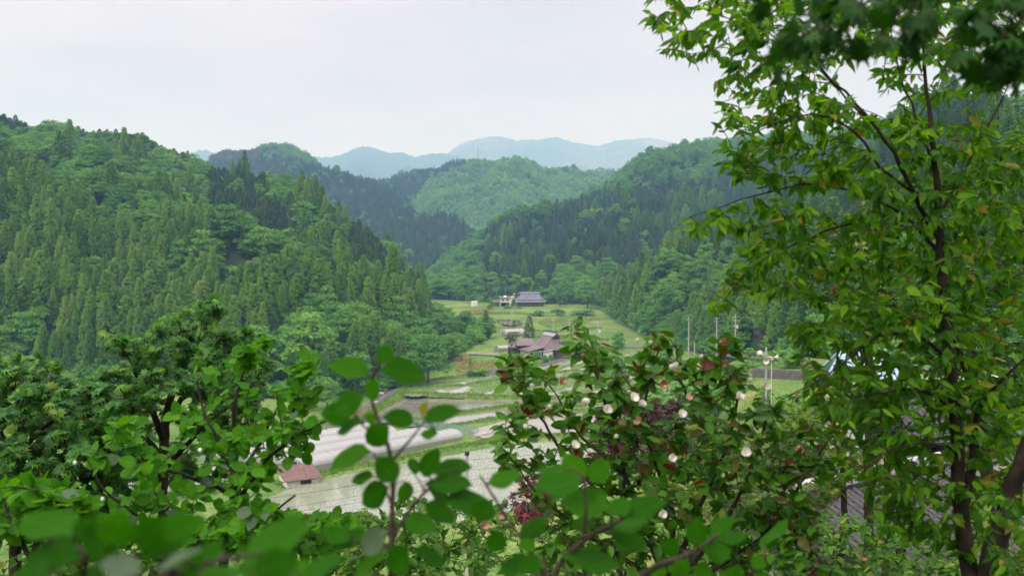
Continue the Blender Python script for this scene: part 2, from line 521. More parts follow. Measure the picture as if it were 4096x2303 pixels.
hill('center_hill',
     [(1480, 730, 1440), (1540, 716, 1435), (1616, 698, 1430), (1686, 682, 1420), (1760, 680, 1420), (1841, 678, 1410), (1911, 668, 1400), (1985, 650, 1390), (2000, 636, 1385), (2071, 627, 1380), (2123, 636, 1380), (2170, 662, 1380), (2264, 683, 1390), (2311, 705, 1400), (2380, 728, 1420), (2480, 760, 1440), (2600, 800, 1450)],
     [(1480, 900, 1200), (1660, 950, 1150), (1760, 1000, 1080), (1836, 1050, 1050), (1982, 1000, 1060), (2099, 960, 1080), (2311, 900, 1120), (2600, 900, 1200)],
     13, 14, bulge=34, amp=18, wl=230, far=(1.4, 1.4), mat=mat_noise('young_wood_floor', (.06, .14, .03), (.10, .20, .05), .08, .95, .05, coord='World'))
hill('saddle_hill',
     [(2200, 760, 1900), (2280, 690, 1850), (2330, 672, 1840), (2400, 664, 1830), (2470, 662, 1830), (2560, 668, 1830), (2700, 680, 1830)],
     [(2200, 820, 1600), (2330, 800, 1560), (2470, 800, 1560), (2700, 800, 1560)],
     18, 15, bulge=5, amp=6, wl=160, nu=50, nv=14, far=(1.4, 1.4))
hill('right_hill',
     [(1680, 1180, 720), (1705, 1090, 760), (1760, 1040, 780), (1836, 985, 800), (1888, 960, 805), (1930, 930, 815), (1982, 900, 830), (2099, 850, 870), (2190, 815, 900), (2311, 770, 940), (2400, 735, 970), (2470, 690, 1000), (2522, 646, 1020), (2569, 608, 1040), (2592, 591, 1045), (2663, 594, 1050), (2720, 570, 1050), (2780, 549, 1050), (2830, 552, 1050), (2900, 548, 1045), (3109, 540, 1030), (3246, 528, 1010), (3400, 497, 990), (3600, 450, 980), (4000, 430, 960), (4600, 400, 940)],
     [(1680, 1205, 640), (1900, 1215, 620), (2100, 1215, 600), (2300, 1225, 590), (2430, 1235, 575), (2700, 1240, 565), (3200, 1260, 545), (4600, 1300, 500)],
     16, 16, bulge=4, amp=12, wl=200, nu=160, nv=40, far=(1.2, 1.0))
hill('near_right_hill',
     [(2420, 1250, 575), (2455, 1180, 560), (2500, 1110, 545), (2560, 1050, 530), (2610, 1010, 520), (2693, 935, 505), (2790, 915, 495), (2900, 850, 480), (3000, 800, 470), (3200, 715, 450), (3500, 580, 430), (3700, 420, 420), (3800, 345, 415), (3900, 312, 410), (3991, 298, 405), (4085, 335, 400), (4300, 420, 390), (4700, 520, 370)],
     [(2420, 1270, 545), (2500, 1310, 470), (2600, 1355, 410), (2700, 1392, 362), (2850, 1405, 335), (3000, 1435, 295), (3200, 1455, 245), (3400, 1470, 215), (4700, 1500, 180)],
     16, 17, bulge=3, amp=6, wl=110, nu=120, nv=34)

def mountain(name, ridge, base_py, d_base, seed, mat, amp=40, wl=700, nu=260, nv=60):
    ridge = np.array(ridge, float) * [1, 1, 1.35]
    px = np.linspace(ridge[0, 0], ridge[-1, 0], nu)
    B = np.array([P(x, np.interp(x, ridge[:, 0], ridge[:, 1]), np.interp(x, ridge[:, 0], ridge[:, 2])) for x in px])
    A = np.array([P(x, base_py, d_base) for x in px])
    w = Wob(seed, wl, 6); w2 = Wob(seed + 50, 45, 3)
    rows = []
    for k in range(nv + 1):
        v = k / nv
        q = A * (1 - v) + B * v
        q[:, 2] += amp * math.sin(math.pi * v) * (1 - v) * 1.6 * (w(q[:, 0], q[:, 1]) + .2) + 3.0 * w2(q[:, 0], q[:, 1])
        rows.append(q)
    for k in range(1, 5):
        q = B.copy(); q[:, 1] += k * 120; q[:, 2] -= 14 * k * k
        rows.append(q)
    V = np.array(rows); nr = len(rows)
    i = np.arange(nr - 1)[:, None] * nu + np.arange(nu - 1)[None]
    Fq = np.stack([i, i + 1, i + nu + 1, i + nu], -1).reshape(-1, 4)
    link(name, mesh_np(name, V.reshape(-1, 3), Fq, mat, smooth_sh=True), kind='structure')

M_WOOD = mat_noise('distant_woods', (.016, .034, .015), (.04, .07, .03), .03, .95, .05, coord='World', detail=9, lo=.3, hi=.7)
def bare_mat():
    m, n, b = new_mat('distant_grass_slopes')
    t = noise(n, .0022, 9, 'World', rough=.62)
    t2 = noise(n, .03, 6, 'World')
    r = ramp(n, [(.40, (.03, .06, .025)), (.53, (.06, .095, .04)), (.6, (.12, .115, .06)), (.72, (.17, .15, .09))])
    r2 = ramp(n, [(.3, (.6, .6, .6)), (.7, (1.3, 1.3, 1.3))])
    n.links.new(t.outputs['Fac'], r.inputs['Fac']); n.links.new(t2.outputs['Fac'], r2.inputs['Fac'])
    mu = n.nodes.new('ShaderNodeMix'); mu.data_type = 'RGBA'; mu.blend_type = 'MULTIPLY'; mu.inputs['Factor'].default_value = 1
    n.links.new(r.outputs['Color'], mu.inputs['A']); n.links.new(r2.outputs['Color'], mu.inputs['B'])
    n.links.new(mu.outputs['Result'], b.inputs['Base Color'])
    b.inputs['Roughness'].default_value = .95; b.inputs['Specular IOR Level'].default_value = .05
    return m
mountain('far_mountain_wooded', [(560, 690, 5200), (700, 650, 5200), (762, 612, 5200), (790, 603, 5200), (822, 600, 5200), (860, 612, 5200), (960, 650, 5200), (1150, 650, 5000), (1249, 629, 5000), (1329, 629, 5000), (1381, 613, 5000), (1410, 598, 5000), (1451, 585, 5000), (1490, 590, 5000), (1559, 613, 5000), (1606, 609, 5000), (1658, 629, 5000), (1720, 615, 5050), (1775, 613, 5100), (1900, 640, 5200), (2050, 700, 5200)], 1040, 4200, 31, M_WOOD, 80)
mountain('far_mountain_grassy', [(1650, 700, 5900), (1775, 622, 5900), (1799, 608, 5900), (1837, 580, 5900), (1884, 561, 5900), (1930, 552, 5900), (1968, 546, 5900), (2005, 547, 5900), (2040, 555, 5900), (2066, 563, 5900), (2113, 559, 5900), (2151, 561, 5900), (2207, 549, 5900), (2231, 549, 5900), (2287, 570, 5900), (2390, 584, 5900), (2430, 574, 5900), (2475, 561, 5900), (2583, 553, 5900), (2639, 559, 5900), (2710, 573, 5900), (2800, 600, 5900), (3000, 640, 5900)], 1040, 5000, 32, bare_mat(), 90, wl=1200)

# ------------------------------------------------------------------ tree prototypes (unit: metres; shared by every copy)
CROWN = {
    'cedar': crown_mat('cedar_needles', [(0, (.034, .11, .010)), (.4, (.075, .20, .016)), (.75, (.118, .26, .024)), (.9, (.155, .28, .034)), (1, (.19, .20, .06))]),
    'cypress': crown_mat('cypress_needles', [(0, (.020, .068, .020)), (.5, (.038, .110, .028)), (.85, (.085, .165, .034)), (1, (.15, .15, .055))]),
    'broadleaf': crown_mat('broadleaf_canopy', [(0, (.055, .18, .030)), (.4, (.10, .275, .042)), (.75, (.15, .345, .050)), (1, (.21, .37, .06))], trans=.28),
    'young_broadleaf': crown_mat('young_canopy', [(0, (.10, .29, .045)), (.4, (.16, .40, .07)), (.75, (.23, .46, .075)), (1, (.30, .47, .085))], trans=.3),
    'pine': crown_mat('pine_needles', [(0, (.06, .11, .05)), (.5, (.11, .135, .06)), (1, (.20, .17, .095))]),
}
def trunk_mesh(name, h, r, mat=BARK_FAR, bend=.3, seed=0):
    q = np.random.default_rng(seed)
    k = 5
    pts = np.zeros((k, 3)); pts[:, 2] = np.linspace(-.6, h, k)
    pts[1:, :2] += q.uniform(-bend, bend, (k - 1, 2)) * np.linspace(.2, 1, k - 1)[:, None]
    V, Fq, caps = tube_np(pts, np.linspace(r, r * .35, k), 6)
    return mesh_np(name, V, Fq, mat, smooth_sh=True)

def tufts(pos, out, size, wid, q, k=3):
    """Small three-sided plumes: pos (n,3), direction out (n,3)."""
    n = len(pos)
    out = out / (np.linalg.norm(out, axis=1)[:, None] + 1e-9)
    a = np.cross(out, q.normal(size=(n, 3))); a /= np.linalg.norm(a, axis=1)[:, None] + 1e-9
    b = np.cross(out, a)
    tip = pos + out * size[:, None]
    ang = q.uniform(0, 6.28, n)
    base = []
    for j in range(k):
        t = ang + j * 2 * np.pi / k
        base.append(pos + wid[:, None] * (np.cos(t)[:, None] * a + np.sin(t)[:, None] * b) + out * (size * q.uniform(.1, .45, n))[:, None])
    V = np.stack([tip, *base], 1).reshape(-1, 3)
    i = np.arange(n)[:, None] * (k + 1)
    Fq = np.concatenate([np.concatenate([i, i + 1 + j, i + 1 + (j + 1) % k], 1) for j in range(k)])
    return V, Fq

def conifer_mesh(name, kind, h, rmax, seed, n=620, shape=.8, base=.06, up=.7, ts=1.15):
    q = np.random.default_rng(seed)
    t = q.uniform(base, 1, n) ** .85
    az = q.uniform(0, 6.28, n)
    lump = 1 + .26 * np.sin(az * 3 + t * 14 + seed) + .14 * np.sin(az * 5 - t * 23)
    rad = rmax * (1 - t) ** shape * lump * q.uniform(.62, 1, n) * np.minimum(1, .55 + t * 3)
    pos = np.stack([rad * np.cos(az), rad * np.sin(az), h * t], 1)
    out = np.stack([np.cos(az), np.sin(az), np.full(n, up) + q.normal(0, .3, n)], 1) + q.normal(0, .22, (n, 3))
    sz = ts * q.uniform(.7, 1.3, n) * (.55 + .45 * (1 - t))
    V, Fq = tufts(pos, out, sz, sz * .42, q)
    top = np.array([[0, 0, h * .93]]); V2, F2 = tufts(top, np.array([[0, 0, 1.]]), np.array([h * .09]), np.array([.35]), q)
    V = np.concatenate([V, V2]); Fq = np.concatenate([Fq, F2 + len(V) - 4])
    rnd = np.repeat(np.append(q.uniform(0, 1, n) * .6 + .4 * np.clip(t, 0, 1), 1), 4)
    return mesh_np(name, V, Fq, CROWN[kind], rnd=rnd)

def leafcards(pos, nrm, size, q):
    n = len(pos)
    nrm = nrm / (np.linalg.norm(nrm, axis=1)[:, None] + 1e-9)
    a = np.cross(nrm, q.normal(size=(n, 3))); a /= np.linalg.norm(a, axis=1)[:, None] + 1e-9
    b = np.cross(nrm, a)
    s = size[:, None]
    V = np.stack([pos - a * s, pos - b * s * .55 + nrm * s * .15, pos + a * s, pos + b * s * .55 + nrm * s * .15], 1).reshape(-1, 3)
    i = np.arange(n)[:, None] * 4
    return V, np.concatenate([np.concatenate([i, i + 1, i + 2], 1), np.concatenate([i, i + 2, i + 3], 1)])

def dome_mesh(name, kind, h, r, seed, clumps=26, per=46, ls=.5, base=.28, flat=.0, spread=1.0):
    """A broadleaved crown: leafy clumps spread through a dome, gaps between them."""
    q = np.random.default_rng(seed)
    P_, N_, S_, T_ = [], [], [], []
    for c in range(clumps):
        az = q.uniform(0, 6.28); u = q.uniform(0, 1)
        el = math.asin(min(1, u ** .8)) if c else math.pi / 2
        rr = q.uniform(.72, 1.02)
        ch = h * base + (h * (1 - base)) * (.12 + .80 * math.sin(el) * rr)
        if flat: ch = h * base + (h * (1 - base)) * round((ch / h - base) / (1 - base) * 5) / 5
        cr = r * math.cos(el) ** .75 * rr * .78 * spread
        cc = np.array([cr * math.cos(az), cr * math.sin(az), ch])
        cs = r * q.uniform(.26, .42)
        d = q.normal(size=(per, 3)); d[:, 2] = np.abs(d[:, 2]) * 1.0 - .25
        d /= np.linalg.norm(d, axis=1)[:, None]
        P_.append(cc + d * cs * np.array([1, 1, .62 if not flat else .28]) * q.uniform(.75, 1.05, (per, 1)))
        N_.append(d + np.array([0, 0, .55]) + q.normal(0, .42, (per, 3)))
        S_.append(ls * q.uniform(.7, 1.35, per))
        T_.append(np.full(per, q.uniform(0, 1)) * .6 + q.uniform(0, .4, per))
    # a scatter of inner leaves
    k = clumps * per // 6
    d = q.normal(size=(k, 3)); d /= np.linalg.norm(d, axis=1)[:, None]
    P_.append(np.array([0, 0, h * (base + (1 - base) * .45)]) + d * np.array([r * .6, r * .6, h * (1 - base) * .42]) * q.uniform(.3, 1, (k, 1)))
    N_.append(d + np.array([0, 0, .4])); S_.append(ls * q.uniform(.7, 1.3, k)); T_.append(q.uniform(0, .5, k))
    V, Fq = leafcards(np.concatenate(P_), np.concatenate(N_), np.concatenate(S_), q)
    return mesh_np(name, V, Fq, CROWN[kind], rnd=np.repeat(np.concatenate(T_), 4))

PROTO = {
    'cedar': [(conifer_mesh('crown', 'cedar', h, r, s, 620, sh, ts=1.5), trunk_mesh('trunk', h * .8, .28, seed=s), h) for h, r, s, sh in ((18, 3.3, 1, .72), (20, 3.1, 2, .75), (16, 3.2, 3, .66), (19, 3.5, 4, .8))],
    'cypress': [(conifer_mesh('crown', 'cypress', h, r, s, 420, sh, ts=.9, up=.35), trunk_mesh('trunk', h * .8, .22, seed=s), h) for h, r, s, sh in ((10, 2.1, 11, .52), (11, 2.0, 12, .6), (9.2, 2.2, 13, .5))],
    'broadleaf': [(dome_mesh('crown', 'broadleaf', h, r, s, c, 62, ls=.36, base=.14), trunk_mesh('trunk', h * .55, .3, seed=s), h) for h, r, s, c in ((11, 4.3, 21, 26), (12, 3.9, 22, 24), (9.5, 4.2, 23, 24), (13, 4.7, 24, 32))],
    'young_broadleaf': [(dome_mesh('crown', 'young_broadleaf', h, r, s, 16, 42, ls=.36, base=.1), trunk_mesh('trunk', h * .55, .2, seed=s), h) for h, r, s in ((8, 3.1, 51), (9, 2.9, 52), (7, 3.2, 53))],
    'bush': [(dome_mesh('crown', 'broadleaf', h, r, s, 12, 34, ls=.34, base=.04), trunk_mesh('trunk', h * .4, .08, seed=s), h) for h, r, s in ((3.6, 2.4, 41), (4.4, 2.2, 42), (3.0, 2.6, 43))],
    'pine': [(dome_mesh('crown', 'pine', h, r, s, c, 40, flat=1, base=.45, ls=.42), trunk_mesh('trunk', h * .8, .2, seed=s, bend=.6), h) for h, r, s, c in ((13, 3.6, 31, 18), (14, 3.2, 32, 16))],
}

# ------------------------------------------------------------------ where the trees of the hills stand
patch = Wob(77, 130, 3); patch2 = Wob(78, 60, 3)
def kind_at(hillname, px, py, x, y):
    n = patch(x, y); n2 = patch2(x, y)
    if hillname == 'left_spur':
        return np.where(n2 > .95, 'broadleaf', 'cedar')
    if hillname == 'left_hill':
        k = np.full(len(px), 'cypress', dtype='<U16')
        band = (py > 520 + .18 * px) & (py < 880 + .32 * px) & (px < 830) & (py > 560)      # the leafy middle of the slope
        k[band] = 'broadleaf'
        k[(px > 1080) & (px < 1200) & (py > 690) & (py < 850)] = 'broadleaf'
        k[(n > .75) & (py > 760)] = 'broadleaf'
        toe = py > 1180 + .05 * px
        k[(py > 1235) & (px < 1700)] = 'cedar'
        k[(py > 1330) & (n2 > -.4)] = 'broadleaf'
        k[(px > 1720)] = 'broadleaf'
        k[py < np.interp(px, [-500, 0, 342, 556, 728, 835], [415, 515, 585, 620, 700, 720])] = 'cypress'
        k[(n2 > 1.15) & (k == 'cypress')] = 'cedar'
        k[(n2 < -1.2) & (k == 'broadleaf')] = 'cedar'
        return k
    if hillname == 'middle_hill':
        k = np.where((py < 640 + .25 * np.maximum(px - 1100, 0)) & (px < 1350) & (n > -.6), 'broadleaf', 'cypress')
        k[(px < 1040) & (py < 660)] = 'pine'
        return k
    if hillname == 'center_hill':
        k = np.where(n2 < -1.3, 'broadleaf', 'young_broadleaf').astype('<U16')
        k[px < np.interp(py, [670, 690, 730, 830], [1860, 1790, 1715, 1640])] = 'cypress'
        return k
    if hillname == 'saddle_hill':
        return np.where(n > .3, 'pine', 'cypress')
    if hillname == 'right_hill':
        edge = np.interp(px, [1700, 1836, 1982, 2190, 2400, 2600, 2800, 3100, 4600], [1000, 985, 925, 850, 800, 770, 740, 640, 560])
        k = np.where(py < edge + 18 * n2, 'broadleaf', 'cypress')
        k[(px < 1930) & (py > 940)] = 'broadleaf'
        k[((px - 2330) / 130) ** 2 + ((py - 1150) / 75) ** 2 < 1] = 'broadleaf'
        k[(py > 1165) & (n2 > -.2)] = 'broadleaf'
        k[(n2 > 1.1) & (k == 'cypress')] = 'cedar'
        return k
    k = np.where((n > .1) & (py > 1080), 'broadleaf', 'cedar')
    k[(py < 1080) & (n < .9)] = 'cypress'
    k[(px < 2700) & (py < 1100)] = 'cypress'
    return k

def scatter(V, spacing, q):
    """Random points on a grid surface V (rows, cols, 3), no two closer than the spacing."""
    a, b, c, d = V[:-1, :-1], V[:-1, 1:], V[1:, 1:], V[1:, :-1]
    ar = .5 * np.linalg.norm(np.cross(b - a, d - a), axis=-1) + .5 * np.linalg.norm(np.cross(b - c, d - c), axis=-1)
    p = ar.ravel() / ar.sum()
    n = int(ar.sum() / spacing ** 2 * 2.6)
    f = q.choice(len(p), n, p=p)
    u = q.uniform(0, 1, (n, 1)); v = q.uniform(0, 1, (n, 1))
    A, B, C, D = (m.reshape(-1, 3)[f] for m in (a, b, c, d))
    pts = (A * (1 - u) + B * u) * (1 - v) + (D * (1 - u) + C * u) * v
    cell = {}
    keep = []
    s2 = spacing * spacing * .62
    ij = np.floor(pts[:, :2] / spacing).astype(int)
    for k in range(n):
        i, j = ij[k]; x, y, z = pts[k]
        ok = True
        for di in (-1, 0, 1):
            for dj in (-1, 0, 1):
                for (xx, yy, zz) in cell.get((i + di, j + dj), ()):
                    if (xx - x) ** 2 + (yy - y) ** 2 + .5 * (zz - z) ** 2 < s2: ok = False; break
                if not ok: break
            if not ok: break
        if ok:
            cell.setdefault((i, j), []).append((x, y, z)); keep.append(k)
    return pts[keep]

TREES = []          # x, y, z, kind, prototype, scale, turn, hill
def plant_hills():
    q = np.random.default_rng(42)
    for name, sp in (('left_hill', 3.5), ('left_spur', 4.3), ('middle_hill', 6.0), ('center_hill', 5.9), ('saddle_hill', 10.0), ('right_hill', 4.9), ('near_right_hill', 4.6)):
        pts = scatter(HILLS[name], sp, q)
        px, py, d = proj(pts)
        vis = (px > -450) & (px < 4550)
        pts, px, py = pts[vis], px[vis], py[vis]
        kinds = kind_at(name, px, py, pts[:, 0], pts[:, 1])
        if name == 'near_right_hill':       # the bare rock cutting above the road
            rock = ((px - 3050) / 75) ** 2 + ((py - 1405) / 50) ** 2 < 1
            pts, px, py, kinds = pts[~rock], px[~rock], py[~rock], kinds[~rock]
        for p, k in zip(pts, kinds):
            k = str(k)
            if k in ('cedar', 'cypress') and q.uniform() < .05: k = 'broadleaf'
            if k == 'broadleaf' and q.uniform() < .3: continue
            s = (q.uniform(.66, 1.16) if q.uniform() < .9 else q.uniform(1.1, 1.3)) * {'left_hill': .9, 'left_spur': .88, 'near_right_hill': .92, 'middle_hill': 1.15, 'center_hill': 1.3, 'right_hill': 1.0}.get(name, 1.0) * (1.0 if k != 'broadleaf' else q.choice([.8, 1.0, 1.15]))
            if name == 'left_hill' and proj(p)[0] > 1690: s *= .72
            TREES.append((p[0], p[1], p[2], k, int(q.integers(len(PROTO[k]))), s, q.uniform(0, 6.28), name))
plant_hills()
def plant_edges():
    q = np.random.default_rng(43)
    for name in ('left_hill', 'left_spur', 'near_right_hill', 'right_hill', 'middle_hill'):
        V = HILLS[name]
        A, B = V[0], V[3 if name != 'right_hill' else 2]
        nn = {'left_hill': 700, 'left_spur': 420, 'near_right_hill': 900, 'right_hill': 500, 'middle_hill': 120}[name]
        f = q.uniform(0, len(A) - 1.001, nn); i = f.astype(int); u = (f - i)[:, None]; v = q.uniform(-.12, 1, (nn, 1)) ** 1
        a = A[i] * (1 - u) + A[i + 1] * u; b = B[i] * (1 - u) + B[i + 1] * u
        pts = a * (1 - v) + b * v
        pts[:, 2] = np.where(v[:, 0] < .1, zg(pts[:, 0], pts[:, 1]), pts[:, 2])
        px, py, d = proj(pts)
        for p, x, y in zip(pts, px, py):
            if name == 'near_right_hill' and ((x - 3050) / 85) ** 2 + ((y - 1405) / 70) ** 2 < 1: continue
            if -450 < x < 4550: TREES.append((p[0], p[1], p[2], 'bush', int(q.integers(3)), q.uniform(.7, 1.5), q.uniform(0, 6.28), name))
plant_edges()

# the trees that show largest become objects of their own: count the pixels each one shows in a small id buffer
FORE = [[(0, 1440), (300, 1560), (420, 1350), (760, 1220), (1000, 1340), (1240, 1380), (1280, 1700), (1500, 2303), (0, 2303)],
        [(1990, 1430), (2300, 1420), (2300, 1290), (2480, 1330), (2640, 1330), (2850, 1350), (3000, 1460), (3340, 1760), (3300, 2303), (1990, 2303)],
        [(2560, 0), (2850, 330), (2880, 700), (2950, 1000), (3100, 1400), (3300, 1800), (3700, 2303), (4096, 2303), (4096, 0)],
        [(1300, 1500), (1720, 1420), (1720, 1550), (1600, 2000), (1300, 1850)]]
def pick_individuals(limit):
    W, H, SC = 1024, 576, 4.0
    X = np.array([(t[0], t[1], t[2]) for t in TREES])
    hh = np.array([PROTO[t[3]][t[4]][2] * t[5] for t in TREES])
    rr = np.array([{'cedar': 2.6, 'cypress': 2.2, 'broadleaf': 4.2, 'young_broadleaf': 3, 'pine': 3.2, 'bush': 2.3}[t[3]] * t[5] for t in TREES])
    px, py, d = proj(X); _, pt, _ = proj(X + np.stack([0 * hh, 0 * hh, hh], 1))
    buf = np.full((H, W), -1, np.int32)
    for i in np.argsort(-d):
        cx = px[i] / SC; w = F * rr[i] / d[i] / SC
        y0, y1 = pt[i] / SC, py[i] / SC
        yi = np.arange(max(0, int(y0)), min(H, int(y1) + 1))
        for y in yi:
            f = (y - y0) / max(y1 - y0, 1e-6)
            ww = w * (min(1, f * 1.3 + .08) if TREES[i][3] in ('cedar', 'cypress') else math.sqrt(max(.05, 1 - (1 - min(1, f * 1.8)) ** 2)))
            a, b = int(max(0, cx - ww)), int(min(W, cx + ww + 1))
            if b > a: buf[y, a:b] = i
    yy, xx = np.mgrid[0:H, 0:W]
    for poly in FORE:
        buf[in_poly(xx * SC, yy * SC, poly)] = -1
    cnt = np.bincount(buf[buf >= 0], minlength=len(TREES))
    chosen = {}
    for kind, lim in limit.items():
        ids = [i for i in range(len(TREES)) if TREES[i][3] == kind and cnt[i] > 14]
        ids.sort(key=lambda i: -cnt[i])
        for i in ids[:lim]: chosen[i] = cnt[i]
    return chosen
CHOSEN = pick_individuals({'cedar': 290, 'cypress': 290, 'broadleaf': 270, 'young_broadleaf': 60, 'pine': 24})

PLACE = {'left_hill': 'left hillside', 'left_spur': 'steep left edge slope', 'middle_hill': 'dark hill behind', 'center_hill': 'pale green middle hill', 'saddle_hill': 'far saddle', 'right_hill': 'hazy far hillside', 'near_right_hill': 'slope above the road'}
LOOK = {'cedar': ('cedar_tree', 'plumed green cedar', 'plumed cedars'), 'cypress': ('cypress_tree', 'dark narrow conifer', 'dark conifers'),
        'broadleaf': ('broadleaf_tree', 'rounded leafy tree', 'leafy trees'), 'young_broadleaf': ('broadleaf_tree', 'pale young leafy tree', 'pale young trees'), 'pine': ('pine_tree', 'brownish airy tree', 'airy trees')}
def put_tree(root_name, kind, proto, loc, scale, turn, label, group=None, cat='tree', sxy=1.0):
    t = thing(root_name, label, cat, loc, turn, group)
    t.scale = (scale * sxy, scale * sxy, scale)
    cr, tr, _ = PROTO[kind][proto]
    link('trunk', tr, t); link('crown', cr, t)
    return t

WIDE = np.random.default_rng(5).uniform(.82, 1.32, len(TREES))
def build_forest():
    lib = bpy.data.collections
    for kind in PROTO:
        c = lib.new('library_' + kind)
        for cr, tr, h in PROTO[kind]:
            me = bpy.data.meshes.new('stand_tree')
            nv, nt_ = len(cr.vertices), len(tr.vertices)
            V = np.zeros((nv + nt_) * 3, np.float32)
            cr.vertices.foreach_get('co', V[:nv * 3]); tr.vertices.foreach_get('co', V[nv * 3:])
            fc = [tuple(p.vertices) for p in cr.polygons]; ft = [tuple(v + nv for v in p.vertices) for p in tr.polygons]
            me.from_pydata(V.reshape(-1, 3).tolist(), [], fc + ft)
            me.materials.append(cr.materials[0]); me.materials.append(BARK_FAR)
            me.polygons.foreach_set('material_index', np.array([0] * len(fc) + [1] * len(ft), np.int32))
            rr = np.zeros(nv, np.float32); cr.attributes['rnd'].data.foreach_get('value', rr)
            at = me.attributes.new('rnd', 'FLOAT', 'POINT'); at.data.foreach_set('value', np.concatenate([rr, np.zeros(nt_, np.float32)]))
            c.objects.link(bpy.data.objects.new('stand_tree', me))
        ids = [i for i in range(len(TREES)) if TREES[i][3] == kind and i not in CHOSEN]
        me = bpy.data.meshes.new(kind + '_forest')
        V = np.array([TREES[i][:3] for i in ids], np.float32)
        me.vertices.add(len(ids)); me.vertices.foreach_set('co', V.ravel())
        for nm, tp, vals in (('sc', 'FLOAT', [TREES[i][5] for i in ids]), ('turn', 'FLOAT', [TREES[i][6] for i in ids]), ('wide', 'FLOAT', [TREES[i][5] * WIDE[i] for i in ids]), ('pick', 'INT', [TREES[i][4] for i in ids])):
            a = me.attributes.new(nm, tp, 'POINT'); a.data.foreach_set('value', np.array(vals, np.float32 if tp == 'FLOAT' else np.int32))
        o = link(kind + '_forest', me, kind='stuff')
        g = bpy.data.node_groups.new('stand_' + kind, 'GeometryNodeTree')
        g.interface.new_socket('Geometry', in_out='INPUT', socket_type='NodeSocketGeometry')
        g.interface.new_socket('Geometry', in_out='OUTPUT', socket_type='NodeSocketGeometry')
        N = g.nodes.new
        gi, go = N('NodeGroupInput'), N('NodeGroupOutput')
        iop = N('GeometryNodeInstanceOnPoints'); ci = N('GeometryNodeCollectionInfo')
        ci.inputs['Collection'].default_value = c
        ci.inputs['Separate Children'].default_value = True; ci.inputs['Reset Children'].default_value = True
        def attr(nm, dt):
            a = N('GeometryNodeInputNamedAttribute'); a.data_type = dt; a.inputs['Name'].default_value = nm
            return next(s for s in a.outputs if s.enabled and s.name == 'Attribute')
        cx = N('ShaderNodeCombineXYZ')
        k = g.links.new
        k(attr('turn', 'FLOAT'), cx.inputs['Z'])
        k(gi.outputs[0], iop.inputs['Points']); k(ci.outputs[0], iop.inputs['Instance'])
        iop.inputs['Pick Instance'].default_value = True
        k(attr('pick', 'INT'), iop.inputs['Instance Index'])
        k(cx.outputs[0], iop.inputs['Rotation']); sv = N('ShaderNodeCombineXYZ'); wd = attr('wide', 'FLOAT'); k(wd, sv.inputs['X']); k(wd, sv.inputs['Y']); k(attr('sc', 'FLOAT'), sv.inputs['Z']); k(sv.outputs[0], iop.inputs['Scale'])
        k(iop.outputs[0], go.inputs[0])
        md = o.modifiers.new('stand', 'NODES'); md.node_group = g
    for i in CHOSEN:
        x, y, z, kind, pr, s, tn, hl = TREES[i]
        nm, lb, gr = LOOK[kind]
        V = HILLS[hl]; j = int(np.argmin(((V[:-2, :, :2] - [x, y]) ** 2).sum(-1))) // V.shape[1]
        f = j / (V.shape[0] - 3)
        tier = 'near the skyline' if f > .72 else 'halfway up' if f > .3 else 'near the foot'
        side = 'left' if proj((x, y, z))[0] < np.median(proj(V[0])[0].clip(0, 4096)) else 'right'
        size = 'large' if s > 1.0 else 'small' if s < .82 else 'middling'
        put_tree(nm, kind, pr, (x, y, z), s, tn, f'{size} {lb} {tier}, {side} part of the {PLACE[hl]}', f'{size} {gr} {tier}, {side} part of the {PLACE[hl]}', sxy=WIDE[i])
build_forest()

# ------------------------------------------------------------------ haze: one closed box of thin air round everything
def build_haze():
    x0, x1, y0, y1, z0, z1 = -5200, 5200, -480, 10600, -60, CZ + 1180
    m = bpy.data.materials.new('hazy_air'); m.use_nodes = True
    n = m.node_tree; n.nodes.clear()
    o = n.nodes.new('ShaderNodeOutputMaterial'); v = n.nodes.new('ShaderNodeVolumePrincipled')
    v.inputs['Color'].default_value = (.31, .57, 1.0, 1)
    v.inputs['Absorption Color'].default_value = (1, 1, 1, 1)
    v.inputs['Density'].default_value = HAZE
    v.inputs['Anisotropy'].default_value = 0.0
    n.links.new(v.outputs[0], o.inputs['Volume'])
    b = MB().box(((x0 + x1) / 2, (y0 + y1) / 2, (z0 + z1) / 2), (x1 - x0, y1 - y0, z1 - z0))
    b.build('haze', m)['kind'] = 'stuff'
HAZE = 2.15e-4
build_haze()

# ------------------------------------------------------------------ fields, banks, lanes
def flat_poly(name, pts, mat, lift=0.0):
    from mathutils.geometry import tessellate_polygon
    V = [Vector((p[0], p[1], p[2] + lift)) for p in pts]
    tris = tessellate_polygon([V])
    me = bpy.data.meshes.new(name)
    me.from_pydata([tuple(v) for v in V], [], [t if (V[t[1]] - V[t[0]]).cross(V[t[2]] - V[t[0]]).z > 0 else t[::-1] for t in tris])
    me.materials.append(mat)
    return link(name, me, kind='structure')

